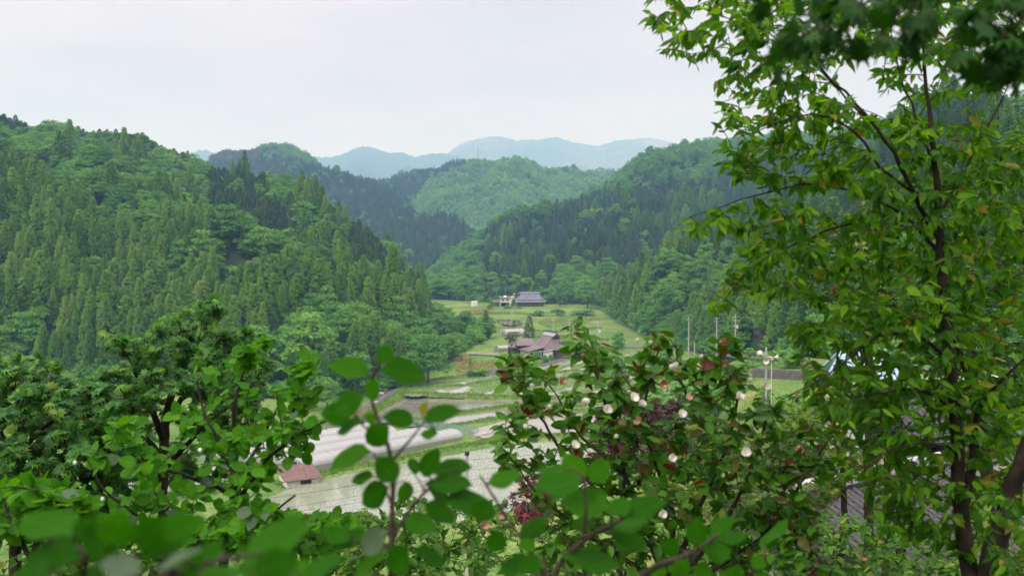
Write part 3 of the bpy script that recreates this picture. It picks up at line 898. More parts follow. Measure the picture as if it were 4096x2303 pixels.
def water_mat(name, c1, c2, rough=.04, scale=.25, row=None, bump=.10):
    m, n, b = new_mat(name)
    t = noise(n, scale, 6, 'World')
    r = ramp(n, [(.35, c1), (.65, c2)])
    n.links.new(t.outputs['Fac'], r.inputs['Fac'])
    n.links.new(r.outputs['Color'], b.inputs['Base Color'])
    b.inputs['Roughness'].default_value = rough
    b.inputs['IOR'].default_value = 1.9
    t2 = noise(n, 5.0, 2, 'World')
    bp = n.nodes.new('ShaderNodeBump'); bp.inputs['Strength'].default_value = bump; bp.inputs['Distance'].default_value = .01
    n.links.new(t2.outputs['Fac'], bp.inputs['Height']); n.links.new(bp.outputs['Normal'], b.inputs['Normal'])
    return m, n, b, t, r
W_CLEAR = water_mat('flooded_paddy_water', (.18, .18, .145), (.25, .245, .20), .025)[0]
W_RICE = water_mat('rice_paddy_water', (.27, .29, .25), (.34, .35, .31), .05)[0]
W_POND = water_mat('pond_water', (.03, .035, .03), (.05, .05, .04), .06)[0]
def ploughed_mat():
    m, n, b, t, r = water_mat('ploughed_wet_mud', (.20, .18, .15), (.30, .275, .235), .3, .4)
    w = n.nodes.new('ShaderNodeTexWave'); w.inputs['Scale'].default_value = .55; w.inputs['Distortion'].default_value = 3.5; w.inputs['Detail'].default_value = 3
    mp = n.nodes.new('ShaderNodeMapping'); mp.inputs['Rotation'].default_value = (0, 0, R(62)); g = n.nodes.new('ShaderNodeNewGeometry')
    n.links.new(g.outputs['Position'], mp.inputs['Vector']); n.links.new(mp.outputs['Vector'], w.inputs['Vector'])
    rr = ramp(n, [(.4, (.03, .03, .03)), (.75, (.5, .5, .5))])
    n.links.new(w.outputs['Fac'], rr.inputs['Fac']); n.links.new(rr.outputs['Color'], b.inputs['Roughness'])
    return m
W_MUD = ploughed_mat()

def draped(name, pts, mat, step=1.5):
    lo, hi = pts[:, :2].min(0) - 1, pts[:, :2].max(0) + 1
    X, Y = np.meshgrid(np.arange(lo[0], hi[0], step), np.arange(lo[1], hi[1], step))
    ok = in_poly(X + step / 2, Y + step / 2, pts[:, :2])[:-1, :-1]
    V = np.stack([X, Y, zg(X, Y) + .12], -1).reshape(-1, 3)
    nx = X.shape[1]
    i = np.arange(X.shape[0] - 1)[:, None] * nx + np.arange(nx - 1)[None]
    Fq = np.stack([i, i + 1, i + nx + 1, i + nx], -1)[ok]
    return link(name, mesh_np(name, V, Fq, mat, smooth_sh=True), kind='structure')
for key, nm, mt in (('upper', 'green_rice_field', W_RICE), ('middle', 'green_rice_field', W_RICE), ('mirror', 'flooded_paddy', W_CLEAR), ('narrow', 'flooded_paddy', W_CLEAR), ('ploughed', 'ploughed_paddy', W_MUD), ('rice', 'rice_paddy', W_RICE), ('pond', 'pond', W_POND), ('far_strip', 'flooded_paddy', W_CLEAR)):
    (draped if key in ('upper', 'middle') else flat_poly)(nm, FIELD[key][0], mt)

GRASS = {
    'bright': mat_noise('bank_grass', (.10, .24, .03), (.20, .34, .055), .9, .8, .1, coord='World', detail=3),
    'dry': mat_noise('dry_grass', (.28, .25, .08), (.40, .33, .13), .8, .9, .1, coord='World', detail=3),
    'rice': mat_noise('rice_blades', (.18, .32, .08), (.27, .42, .13), .6, .7, .1, coord='World', detail=3),
}
def blades(name, pts, h, w, q, mat, n=3, lean=.35):
    k = len(pts)
    Vs = []
    for _ in range(n):
        az = q.uniform(0, 6.28, k); hh = h * q.uniform(.6, 1.25, k); ww = w * q.uniform(.7, 1.3, k)
        off = np.stack([q.normal(0, w * 1.2, k), q.normal(0, w * 1.2, k), np.zeros(k)], 1)
        dx = np.stack([np.cos(az), np.sin(az), np.zeros(k)], 1)
        ln = np.stack([q.normal(0, lean, k) * hh, q.normal(0, lean, k) * hh, hh], 1)
        b0 = pts + off
        Vs.append(np.stack([b0 - dx * ww[:, None], b0 + dx * ww[:, None], b0 + ln], 1))
    V = np.concatenate(Vs).reshape(-1, 3)
    o = link(name, mesh_np(name, V, np.arange(len(V)).reshape(-1, 3), mat), kind='stuff')
    return o

def rows_in(key, spacing, along, q, jit=.06, keep=1.0, ang=62):
    pts, z = FIELD[key]
    a = R(ang); u = np.array([math.cos(a), math.sin(a)]); v = np.array([-u[1], u[0]])
    c = pts[:, :2].mean(0)
    r = np.linalg.norm(pts[:, :2] - c, axis=1).max()
    A, B = np.meshgrid(np.arange(-r, r, along), np.arange(-r, r, spacing))
    A = A.ravel(); B = B.ravel()
    xy = c + A[:, None] * u + B[:, None] * v + q.normal(0, jit, (len(A), 2))
    ins = in_poly(xy[:, 0], xy[:, 1], pts[:, :2]) & (q.uniform(0, 1, len(A)) < keep)
    px, py, _ = proj(np.stack([xy[:, 0], xy[:, 1], np.full(len(xy), z)], 1))
    ins &= (px > 1000) & (px < 3000)
    xy = xy[ins]
    return np.stack([xy[:, 0], xy[:, 1], zg(xy[:, 0], xy[:, 1]) + .1 if key in ('upper', 'middle') else np.full(len(xy), z)], 1)
q4 = np.random.default_rng(404)
blades('rice_seedlings', rows_in('rice', .5, .36, q4, .08), .22, .035, q4, GRASS['rice'], 2)
for k in ('upper', 'middle'):
    pts = rows_in(k, .62, .42, q4, .1)
    ca, sa = math.cos(R(62)), math.sin(R(62))
    gap = Wob(9, 9, 3)((pts[:, 0] * ca + pts[:, 1] * sa) * .12, -pts[:, 0] * sa + pts[:, 1] * ca) > .55
    blades('rice_seedlings', pts[~gap], .36, .15, q4, GRASS['rice'], 3)

BANK = mat_noise('bank_earth', (.09, .16, .03), (.16, .2, .06), .7, .9, .1, .5, coord='World')
def bank(name, line, w, h, grass='bright', dens=14, gh=.42):
    """A raised grassy bank along a line of photo points on the ground."""
    pts = [G(*p) for p in line]
    d = [0]
    for a, b in zip(pts, pts[1:]): d.append(d[-1] + float(np.linalg.norm(b - a)))
    s = np.arange(0, d[-1], 1.6)
    c = np.stack([np.interp(s, d, [p[i] for p in pts]) for i in range(3)], 1)
    t = np.gradient(c[:, :2], axis=0); t /= np.linalg.norm(t, axis=1)[:, None] + 1e-9
    nrm = np.stack([-t[:, 1], t[:, 0], 0 * s], 1)
    wob = Wob(int(abs(line[0][0])), 7, 3)
    prof = [(-1, -.9), (-.55, .75), (0, 1), (.55, .75), (1, -.9)]
    rows = [c + nrm * (k * w * (1 + .18 * wob(c[:, 0], c[:, 1])))[:, None] + np.array([0, 0, 1]) * (hh * h) for k, hh in prof]
    V = np.array(rows); nr, ns = V.shape[:2]
    i = np.arange(nr - 1)[:, None] * ns + np.arange(ns - 1)[None]
    Fq = np.stack([i, i + 1, i + ns + 1, i + ns], -1).reshape(-1, 4)
    link(name, mesh_np(name, V.reshape(-1, 3), Fq, BANK, smooth_sh=True), kind='structure')
    n = int(d[-1] * w * dens)
    k = q4.integers(0, len(s), n); u = q4.uniform(-1, 1, n)
    base = c[k] + nrm[k] * (u * w)[:, None]
    base[:, 2] += h * np.interp(np.abs(u), [0, .55, 1], [1, .75, -.9]); base[:, :2] += q4.normal(0, .5, (n, 2))
    blades('grass', base, gh, .11, q4, GRASS[grass], 3)
bank('paddy_bank', [(1430, 1705), (1500, 1645), (1606, 1574), (1890, 1584), (2057, 1592), (2330, 1590), (2700, 1606)], 1.3, .5, dens=22)
bank('paddy_bank', [(1612, 1566), (1651, 1559), (1830, 1545), (2011, 1520), (2290, 1483), (2560, 1504), (2720, 1526)], 1.1, .35)
bank('paddy_bank', [(1600, 1568), (1606, 1548), (1640, 1537), (1747, 1519), (1880, 1503), (2011, 1487), (2160, 1457), (2321, 1421), (2500, 1425)], 1.2, .4)
bank('paddy_bank', [(1600, 1702), (1660, 1682), (1828, 1654), (2021, 1625), (2330, 1613), (2700, 1620)], 1.1, .4, dens=20)
bank('paddy_bank', [(1700, 1722), (1764, 1711), (1900, 1690), (2014, 1670), (2330, 1642), (2700, 1625)], 1.1, .4, dens=20)
bank('paddy_bank', [(1120, 1935), (1300, 1896), (1500, 1856), (1700, 1815), (1890, 1778), (2000, 1758), (2150, 1744), (2400, 1740), (2600, 1725)], 1.5, .35, dens=20)
bank('field_bank', [(1880, 1262), (1960, 1256), (2060, 1256), (2160, 1262)], 1.6, .7, dens=10, gh=.7)
bank('field_bank', [(2110, 1322), (2200, 1328), (2300, 1326), (2400, 1312)], 1.3, .5, dens=10, gh=.6)
bank('field_bank', [(1990, 1312), (2060, 1316), (2110, 1312)], 1.5, .6, 'dry', 8, .6)
bank('field_bank', [(2140, 1352), (2230, 1356), (2330, 1360), (2440, 1362)], 1.3, .5, dens=10, gh=.6)
bank('field_bank', [(2160, 1292), (2290, 1286), (2400, 1278)], 1.4, .5, 'dry', 8, .7)
bank('dry_verge', [(1030, 1770), (1150, 1735), (1300, 1705), (1400, 1680), (1500, 1628)], 1.6, .2, 'dry', 12)

def ribbon(name, line, w, mat, lift=.12, step=2.0):
    pts = [G(*p) for p in line]
    d = [0]
    for a, b in zip(pts, pts[1:]): d.append(d[-1] + float(np.linalg.norm(b - a)))
    s = np.arange(0, d[-1], step)
    c = np.stack([np.interp(s, d, [p[i] for p in pts]) for i in range(3)], 1)
    for _ in range(3): c[1:-1] = (c[:-2] + c[1:-1] * 2 + c[2:]) / 4
    t = np.gradient(c[:, :2], axis=0); t /= np.linalg.norm(t, axis=1)[:, None] + 1e-9
    nrm = np.stack([-t[:, 1], t[:, 0], 0 * s], 1)
    L_, R_ = c + nrm * w / 2, c - nrm * w / 2
    for e in (L_, R_, c): e[:, 2] = np.maximum(zg(e[:, 0], e[:, 1]), c[:, 2] - .3) + lift
    V = np.concatenate([L_, c, R_, L_ - [0, 0, .5], R_ - [0, 0, .5]]); n = len(s)
    i = np.arange(n - 1)
    Fq = np.concatenate([np.stack([a * n + i, b * n + i, b * n + i + 1, a * n + i + 1], 1) for a, b in ((1, 0), (2, 1), (0, 3), (4, 2))])
    return link(name, mesh_np(name, V, Fq, mat), kind='structure')
ASPHALT = mat_noise('lane_asphalt', (.09, .088, .085), (.15, .145, .14), .8, .9, .2, coord='World')
CONC = mat_noise('concrete', (.30, .29, .27), (.45, .44, .42), 1.2, .85, .2, .2)
DIRT = mat_noise('dry_earth', (.30, .23, .15), (.42, .34, .24), .5, .95, .1, coord='World')
ribbon('lane', [(1000, 1752), (1128, 1724), (1250, 1695), (1385, 1660), (1492, 1617), (1556, 1574), (1600, 1548), (1625, 1534)], 2.6, ASPHALT, .3)
ribbon('farm_track', [(2160, 1465), (2240, 1443), (2290, 1428), (2330, 1415), (2360, 1405)], 2.6, ASPHALT, .3)
ribbon('road', [(2480, 1390), (2600, 1393), (2750, 1398), (2850, 1410), (2950, 1425), (3050, 1440), (3200, 1462), (3400, 1480), (3800, 1490)], 4.2, ASPHALT, .5)
for nm, poly, mt in (('dry_terrace', [(1815, 1430), (1860, 1412), (1880, 1432), (1850, 1455), (1810, 1450)], 'dry'), ('dry_terrace', [(1822, 1452), (1900, 1446), (2020, 1448), (2040, 1470), (1990, 1490), (1870, 1500), (1825, 1490)], 'dry'), ('yellow_field', [(2180, 1275), (2300, 1262), (2390, 1270), (2330, 1300), (2200, 1312), (2150, 1300)], 'rice'), ('dry_terrace', [(1850, 1244), (1950, 1232), (1985, 1242), (1930, 1255), (1850, 1250)], 'dry')):
    a = [G(*p) for p in poly]; pts = np.array(a)
    lo, hi = pts[:, :2].min(0), pts[:, :2].max(0)
    n = int((hi - lo).prod() * 1.6)
    xy = lo + q4.uniform(0, 1, (n, 2)) * (hi - lo)
    xy = xy[in_poly(xy[:, 0], xy[:, 1], pts[:, :2])]
    blades(nm, np.stack([xy[:, 0], xy[:, 1], zg(xy[:, 0], xy[:, 1]) - .05], 1), .5, .3, q4, GRASS[mt], 3)

# ------------------------------------------------------------------ buildings of the valley
ROOF_BROWN = mat_noise('brown_sheet_roof', (.115, .093, .092), (.165, .138, .137), .5, .5, .35)
ROOF_BLUE = mat_noise('slate_blue_sheet_roof', (.10, .11, .16), (.15, .165, .22), .4, .5, .35)
ROOF_GREY = mat_noise('grey_ridge_roof', (.24, .25, .30), (.36, .37, .43), 1.5, .45, .4)
ROOF_RUST = mat_noise('rusty_shed_roof', (.12, .07, .062), (.18, .11, .10), 1.2, .7, .25)
ROOF_PINK = mat_noise('pink_tile_roof', (.36, .29, .27), (.46, .38, .35), 1.0, .8, .2)
PLASTER = mat_noise('white_plaster', (.68, .68, .66), (.80, .80, .79), 1.5, .85, .2)
CREAM = mat_noise('cream_siding', (.62, .60, .50), (.72, .70, .60), 1.2, .7, .2)
WOOD_DARK = mat_noise('dark_timber', (.035, .028, .024), (.075, .058, .048), 3, .8, .2, vec_scale=(4, 4, .5))
WOOD_BROWN = mat_noise('brown_boards', (.13, .085, .065), (.20, .13, .10), 2, .8, .2, vec_scale=(5, 5, .4))
GLASS = mat_noise('dark_window_glass', (.03, .035, .04), (.06, .065, .07), 2, .12, .5)
WHITE = mat_noise('white_paint', (.72, .72, .72), (.82, .82, .81), 2, .5, .4)
STEEL = mat_noise('galvanised_steel', (.42, .43, .45), (.58, .59, .6), 3, .45, .5, metal=.4)
GREYP = mat_noise('pale_grey_pole', (.38, .37, .35), (.52, .51, .49), 2, .8, .2)

def hip_gable_roof(parent, W, Ld, z0, zr, over, gable_h, mat, mat_g, mat_vent, mat_cap):
    """Hip-and-gable roof, long axis y; gablets at both ends. Each face its own thick slab."""
    a, b = W / 2 + over, Ld / 2 + over
    zg_ = zr - gable_h                      # height where the end hips stop
    f = (zg_ - z0) / (zr - z0)
    gx = a * (1 - f)                        # half width of the gablet
    gy = b - a * f * .95                    # y of the gablet
    for s in (1, -1):
        q = [(s * a, -b, z0), (s * a, b, z0), (s * gx, gy, zg_), (0, gy + .25, zr), (0, -gy - .25, zr), (s * gx, -gy, zg_)]
        if s < 0: q = q[::-1]
        MB().slab(q, .22).build('roof_slope', mat, parent)
        h = [(-a, s * b, z0), (a, s * b, z0), (gx, s * gy, zg_), (-gx, s * gy, zg_)]
        if s > 0: h = h[::-1]
        MB().slab(h, .22).build('hip_slope', mat, parent)
        g = MB().slab([(-gx * .95, s * (gy - .25), zg_ - .1), (gx * .95, s * (gy - .25), zg_ - .1), (0, s * (gy - .25), zr - .15)][::(1 if s < 0 else -1)], .12).build('gable_wall', mat_g, parent)
        MB().slab([(-gx * .5, s * (gy - .2), zg_ + .1), (gx * .5, s * (gy - .2), zg_ + .1), (0, s * (gy - .2), zg_ + gable_h * .5)][::(1 if s < 0 else -1)], .06).build('gable_vent', mat_vent, g)
    cw = max(.9, gx * .75)
    for s in (1, -1):
        q = [(s * cw, -gy - .5, zr - cw * .72 + .25), (s * cw, gy + .5, zr - cw * .72 + .25), (0, gy + .6, zr + .4), (0, -gy - .6, zr + .4)]
        if s < 0: q = q[::-1]
        MB().slab(q, .15).build('ridge_cover', mat_cap, parent)
    MB().box((0, 0, zr + .5), (.35, 2 * gy + 1.5, .3)).build('ridge_beam', WOOD_DARK, parent)

def window(parent, c, w, h, nrm='y-', frame=WHITE):
    """Framed window with glass set into it; c in the parent's space on the wall face."""
    d = {'y-': (0, -1), 'y+': (0, 1), 'x-': (-1, 0), 'x+': (1, 0)}[nrm]
    fx = MB(); t = .09
    along = (1, 0) if d[0] == 0 else (0, 1)
    def bx(o, zz, ww, hh, dep, out):
        cx = c[0] + along[0] * o + d[0] * out; cyy = c[1] + along[1] * o + d[1] * out
        return (cx, cyy, c[2] + zz), ((ww, dep, hh) if d[0] == 0 else (dep, ww, hh))
    for o, zz, ww, hh in ((0, h / 2, w, t), (0, -h / 2, w, t), (-w / 2, 0, t, h - t - .004), (w / 2, 0, t, h - t - .004), (0, 0, t * .7, h - t - .004)):
        fx.box(*bx(o, zz, ww, hh, .08, .045))
    wn = fx.build('window', frame, parent)
    MB().box(*bx(0, 0, w - t, h - t, .03, .018)).build('pane', GLASS, wn)
    return wn

def farmhouse():
    c = G(2205, 1424)
    t = thing('farmhouse', 'old farmhouse with steep brown hip and gable roof beside a tall tree', 'house', c, R(20))
    t.scale = (1.1, 1.1, 1.1)
    W, Ld, hw = 7.6, 12.0, 2.6
    for s in (1, -1):
        MB().box((s * (W / 2 - .1), 0, hw / 2 - .3), (.2, Ld, hw + .6)).build('wall', WOOD_BROWN if s > 0 else PLASTER, t)
        MB().box((0, s * (Ld / 2 - .1), hw / 2 - .3), (W - .42, .2, hw + .6)).build('wall', WOOD_BROWN, t)
    MB().box((-W / 4 - .3, -Ld / 2 - .03, .75), (2.9, .08, 2.1)).build('doorway', WOOD_DARK, t)
    MB().box((0, -Ld / 2 - .02, hw - .25), (W - .5, .06, .42)).build('dark_eave_board', WOOD_DARK, t)
    lm = MB()
    for k, x in enumerate((-3.0, -2.4, -1.7, -1.0, 1.3, 2.0)): lm.box((x, -Ld / 2 - .09, hw - .3), (.28, .05, .2))
    lm.build('hanging_cloths', mat_noise('hung_cloth', (.55, .45, .42), (.75, .78, .8), 4, .9, .1), t)
    hip_gable_roof(t, W, Ld, 2.45, 7.0, 1.0, 1.5, ROOF_BROWN, WOOD_BROWN, WOOD_DARK, ROOF_GREY)
    # low wing along the left side, with its own roofs
    wx = -W / 2 - 2.7
    wing = MB().box((wx, -1.2, .9), (5.2, 7.6, 2.6)).build('wing', PLASTER, t)
    MB().slab([(wx - 3.2, -5.6, 2.2), (wx + 2.9, -5.6, 3.5), (wx + 2.9, 3.0, 3.5), (wx - 3.2, 3.0, 2.2)], .18).build('wing_roof', ROOF_BROWN, t)
    for k in range(4):
        window(t, (wx - 1.9 + k * 1.25, -5.0, 1.35), 1.05, 1.15)
    MB().box((wx, -5.03, .25), (5.0, .08, .9)).build('lower_wall_panel', mat_noise('grey_boarding', (.30, .31, .33), (.40, .41, .43), 1, .8, .2), t)
    MB().box((-W / 2 - .1, -7.0, 1.0), (2.4, 1.6, 2.4)).build('porch', PLASTER, t)
    MB().slab([(-W / 2 - 1.6, -8.1, 2.2), (-W / 2 + 1.3, -8.1, 2.75), (-W / 2 + 1.3, -6.0, 2.75), (-W / 2 - 1.6, -6.0, 2.2)], .14).build('porch_roof', ROOF_GREY, t)
    an = MB().slab([(wx - 3.4, 3.2, 3.2), (wx + 2.9, 3.2, 3.2), (wx + 2.9, 7.6, 5.0), (wx - 3.4, 7.6, 5.0)], .16).build('annex_roof', ROOF_BROWN, t)
    sm = MB().box((0, 0, 0), (.07, 4.7, .07)).mesh('seam', ROOF_GREY)
    for k in range(11):
        o = link('seam', sm, an); o.location = (wx - 3.1 + k * .58, 5.4, 4.18); o.rotation_euler = (math.atan2(1.8, 4.4), 0, 0)
    MB().box((wx, 5.4, 1.5), (5.0, 3.6, 3.4)).build('annex', WOOD_DARK, t)
farmhouse()

def simple_shed(name, label, cat, c, rz, w, d, h, roof, wall, pitch=.35, over=.4, extra=None):
    t = thing(name, label, cat, c, rz)
    MB().box((0, 0, h / 2 - .25), (w, d, h + .5)).build('wall', wall, t)
    MB().slab([(-w / 2 - over, -d / 2 - over, h), (w / 2 + over, -d / 2 - over, h), (w / 2 + over, d / 2 + over, h + d * pitch), (-w / 2 - over, d / 2 + over, h + d * pitch)], .12).build('roof', roof, t)
    MB().box((w * .1, -d / 2 - .02, h * .42), (w * .35, .06, h * .82)).build('door', WOOD_DARK, t)
    if extra: extra(t)
    return t
simple_shed('wood_shed', 'dark board shed behind the tree at the left of the brown farmhouse', 'shed', G(2066, 1416), R(15), 5.0, 4.0, 2.4, ROOF_BROWN, WOOD_DARK)
simple_shed('field_shed', 'small shed with a rusty red roof at the near end of the plastic tunnels', 'shed', at_plane(1195, 1926, CZ - 37.0), R(30), 5.4, 4.4, .9, ROOF_RUST, PLASTER, .36, .6)
simple_shed('far_hut', 'small hut with pinkish roof left of the slate blue farmhouse', 'hut', G(2066, 1212), R(-25), 6.5, 5, 3.2, ROOF_PINK, PLASTER, .55)

def far_farmhouse():
    c = G(2118, 1224)
    t = thing('farmhouse', 'distant farmhouse with big slate blue roof and white gable under the hill', 'house', c, R(90 + 8))
    W, Ld, hw = 8.5, 15.0, 2.8
    for s in (1, -1):
        MB().box((s * (W / 2 - .1), 0, hw / 2 - .3), (.2, Ld, hw + .6)).build('wall', WOOD_BROWN, t)
        MB().box((0, s * (Ld / 2 - .1), hw / 2 - .3), (W - .42, .2, hw + .6)).build('wall', WOOD_BROWN, t)
    hip_gable_roof(t, W, Ld, 3.6, 8.2, .8, 2.0, ROOF_BLUE, WHITE, GREYP, ROOF_BLUE)
    MB().slab([(-W / 2 - 2.2, Ld / 2 + 1.5, 2.7), (-W / 2 - 2.2, -Ld / 2 - 1.0, 2.7), (-W / 2 + .2, -Ld / 2 - 1.0, 3.4), (-W / 2 + .2, Ld / 2 + 1.5, 3.4)], .14).build('veranda_roof', ROOF_GREY, t)
    for k in range(5):
        MB().box((-W / 2 - 1.9, -6.4 + k * 3.2, 1.1), (.16, .16, 3.0)).build('post', WOOD_DARK, t)
        window(t, (-W / 2, -5.2 + k * 2.6, 1.5), 1.7, 1.5, 'x-')
far_farmhouse()

def stilt_house():
    c = G(2020, 1224)
    t = thing('stilt_house', 'small cream house raised on posts over an open carport', 'house', c, R(4))
    for sx in (-1, 1):
        for y in (-1, 1):
            MB().box((sx * 2.75, y * 2.3, .8), (.22, .22, 2.6)).build('post', WHITE, t)
    MB().box((0, 0, 3.3), (6.0, 5.0, 2.4)).build('upper_storey', CREAM, t)
    for x in (-1.35, 1.35): window(t, (x, -2.5, 3.5), 1.25, 1.0, frame=GREYP)
    MB().slab([(-3.3, -2.9, 4.55), (3.3, -2.9, 4.55), (3.3, 2.9, 5.7), (-3.3, 2.9, 5.7)], .18).build('roof', mat_noise('dark_grey_roof', (.07, .075, .08), (.11, .115, .12), 1, .6, .3), t)
    MB().slab([(-.7, -.4, 5.4), (.9, -.4, 5.4), (.9, 1.0, 6.0), (-.7, 1.0, 6.0)], .25).build('water_heater', WHITE, t)
    MB().box((0, 2.3, 1.0), (5.0, .2, 2.2)).build('back_wall', WOOD_DARK, t)
    simple_shed('side_shed', 'brown lean-to shed beside the cream stilt house', 'shed', c + np.array([-4.9, .3, 0]), R(4), 3.2, 4, 2.2, ROOF_RUST, WOOD_BROWN)
    # the car in the carport
    k = thing('parked_car', 'dark car parked under the cream stilt house', 'car', c + np.array([1.3, -1.3, 0]), R(94))
    paint = mat_noise('dark_car_paint', (.04, .045, .06), (.06, .065, .08), 1, .25, .5)
    b = MB(); prof = [(-1.7, .35), (-1.72, .8), (-1.5, .95), (-.7, 1.02), (-.2, 1.5), (1.1, 1.5), (1.6, 1.0), (1.7, .35)]
    n = len(prof)
    b.add([(x, -.72, z) for x, z in prof] + [(x, .72, z) for x, z in prof], [tuple(range(n))[::-1], tuple(range(n, 2 * n))] + [(i, (i + 1) % n, n + (i + 1) % n, n + i) for i in range(n)])
    b.build('body', paint, k)
    MB().slab([(-.66, -.62, 1.05), (-.66, .62, 1.05), (-.24, .6, 1.47), (-.24, -.6, 1.47)][::-1], .03).build('windscreen', GLASS, k)
    for sx in (-1.1, 1.1):
        for sy in (-.7, .7):
            MB().tube([(sx, sy - .09, .3), (sx, sy + .09, .3)], .3, 12).build('wheel', WOOD_DARK, k)
    for sy in (-.5, .5): MB().box((-1.73, sy, .68), (.05, .3, .16)).build('headlight', WHITE, k)
stilt_house()
for dx, hh, lb in ((-6, 2.6, 'white round tank standing at the wood edge far up the valley'), (6, 3.2, 'white upright panel beside the white tank far up the valley')):
    p = G(1898 + dx, 1224)
    if dx < 0:
        t = thing('water_tank', lb, 'tank', p)
        MB().tube([(0, 0, -.2), (0, 0, hh), (0, 0, hh + .25)], [1.1, 1.1, .5], 14).build('barrel', WHITE, t)
        MB().tube([(0, 0, hh + .25), (0, 0, hh + .45)], .3, 10).build('lid', GREYP, t)
    else:
        t = thing('white_panel', lb, 'panel', p, R(-20))
        MB().box((0, 0, hh / 2), (1.6, .12, hh)).build('board', WHITE, t)
        MB().box((-.6, .3, hh / 2 - .2), (.1, .1, hh)).build('post', GREYP, t); MB().box((.6, .3, hh / 2 - .2), (.1, .1, hh)).build('post', GREYP, t)

# plastic film tunnels ---------------------------------------------------------------------------
def film_mat(name, alpha, tint=(.80, .82, .85)):
    m, n, b = new_mat(name)
    t = noise(n, .9, 5, 'Object', vec_scale=(1, .25, 1))
    r = ramp(n, [(.3, tuple(c * .9 for c in tint)), (.7, tint)])
    n.links.new(t.outputs['Fac'], r.inputs['Fac']); n.links.new(r.outputs['Color'], b.inputs['Base Color'])
    b.inputs['Roughness'].default_value = .28; b.inputs['Specular IOR Level'].default_value = .6
    tr = n.nodes.new('ShaderNodeBsdfTransparent'); tl = n.nodes.new('ShaderNodeBsdfTranslucent'); tl.inputs['Color'].default_value = (.85, .87, .9, 1)
    m1 = n.nodes.new('ShaderNodeMixShader'); m1.inputs['Fac'].default_value = .3
    n.links.new(b.outputs['BSDF'], m1.inputs[1]); n.links.new(tl.outputs['BSDF'], m1.inputs[2])
    m2 = n.nodes.new('ShaderNodeMixShader'); m2.inputs['Fac'].default_value = alpha
    n.links.new(m1.outputs[0], m2.inputs[1]); n.links.new(tr.outputs['BSDF'], m2.inputs[2])
    n.links.new(m2.outputs[0], n.nodes['Material Output'].inputs['Surface'])
    return m
FILM, FILM_SIDE, FILM_END = film_mat('greenhouse_film', .28, (.58, .61, .66)), film_mat('side_film', .38, (.28, .28, .25)), film_mat('end_film', .68, (.5, .52, .54))

def arch(w, h, side, n=16):
    a = np.linspace(0, math.pi, n + 1)
    return [(-w / 2 * math.cos(t), side + (h - side) * math.sin(t) ** .85) for t in a]

def tunnel(c, rz, w, h, length, label, group, hoops=12, dark_door=True):
    t = thing('plastic_tunnel', label, 'greenhouse', c, rz, group)
    side = 1.1
    pr = arch(w, h, side)
    n = len(pr); ys = np.linspace(0, length, int(length / 1.5) + 1)
    V = []
    for k, y in enumerate(ys):
        sag = .0 if k % 2 == 0 else -.045
        V += [(x * (1 + sag / 3), y, z + sag * (1 if 0 < i < n - 1 else 0)) for i, (x, z) in enumerate(pr)]
    i = np.arange(len(ys) - 1)[:, None] * n + np.arange(n - 1)[None]
    link('film_cover', mesh_np('film_cover', V, np.stack([i, i + 1, i + n + 1, i + n], -1).reshape(-1, 4), FILM, smooth_sh=True), t)
    for s in (-1, 1):
        MB().slab([(s * w / 2, 0, -.3), (s * w / 2, length, -.3), (s * w / 2, length, side - .01), (s * w / 2, 0, side - .01)], .02).build('side_curtain', FILM_SIDE, t)
    for y in (0.0, length):
        f = MB().add([(x, y, z) for x, z in pr] + [(w / 2, y, -.3), (-w / 2, y, -.3)], [tuple(range(n + 2))]).build('end_wall', FILM_END, t)
        if y == 0:
            MB().box((0, y - .05, 1.0), (1.5, .06, 2.0)).build('door', GLASS if dark_door else FILM_SIDE, f)
            MB().box((.85, y - .04, .85), (.07, .05, 2.3)).build('door_post', STEEL, f); MB().box((-.85, y - .04, .85), (.07, .05, 2.3)).build('door_post', STEEL, f)
    hv, hf, _ = tube_np([(x * 1.004, 0, z + .01) for x, z in pr], .035, 4)
    hm = mesh_np('hoop', hv, hf, STEEL)
    for k in range(hoops):
        link('hoop', hm, t, (0, .3 + k * (length - .6) / (hoops - 1), 0))
    MB().tube([(0, .2, h - .1), (0, length - .2, h - .1)], .04, 5).build('ridge_pipe', STEEL, t)
    return t
TUN_Z = CZ - 37.0
ta, tb = at_plane(1215, 1896, TUN_Z), at_plane(1852, 1766, TUN_Z)
tdir = (tb - ta)[:2]; tlen = float(np.linalg.norm(tdir)); tdir /= tlen
trz = math.atan2(tdir[1], tdir[0]) - math.pi / 2
tn = np.array([-tdir[1], tdir[0]])
for k, (lb) in enumerate(('long pale plastic tunnel nearest the rice paddy', 'plastic tunnel second from the rice paddy', 'plastic tunnel third from the rice paddy', 'plastic tunnel fourth from the rice paddy')):
    q = ta[:2] + tn * (2.6 + 6.6 * k) + tdir * (-1.5 * k)
    tunnel((q[0], q[1], TUN_Z), trz, 5.0, 2.5, tlen - (0, 1, 3, 1)[k], lb, 'plastic tunnels in a row by the paddy', 24)
for k, (px, py, ln) in enumerate(((340, 2030, 22), (180, 2010, 20))):
    p = at_plane(px, py, CZ - 36.5)
    tunnel((p[0], p[1], CZ - 36.5), trz + R(-6), 5.6, 3.1, ln, ('white plastic tunnel seen through the left bushes', 'white plastic tunnel leftmost behind the maple trunks')[k], 'plastic tunnels behind the left bushes', 8, False)
for px, py, w, ln, h, lb in ((2282, 1424, 5.5, 7, 3.0, 'short white plastic tunnel right of the brown farmhouse'), (2012, 1345, 5, 9, 3.0, 'white plastic tunnel partly hidden behind the tall farmhouse tree'), (1985, 1405, 4, 16, 2.0, 'low pale tunnel on the grass left of the farmhouse')):
    tunnel(G(px, py), R(-60), w, h, ln, lb, None, 5, False)
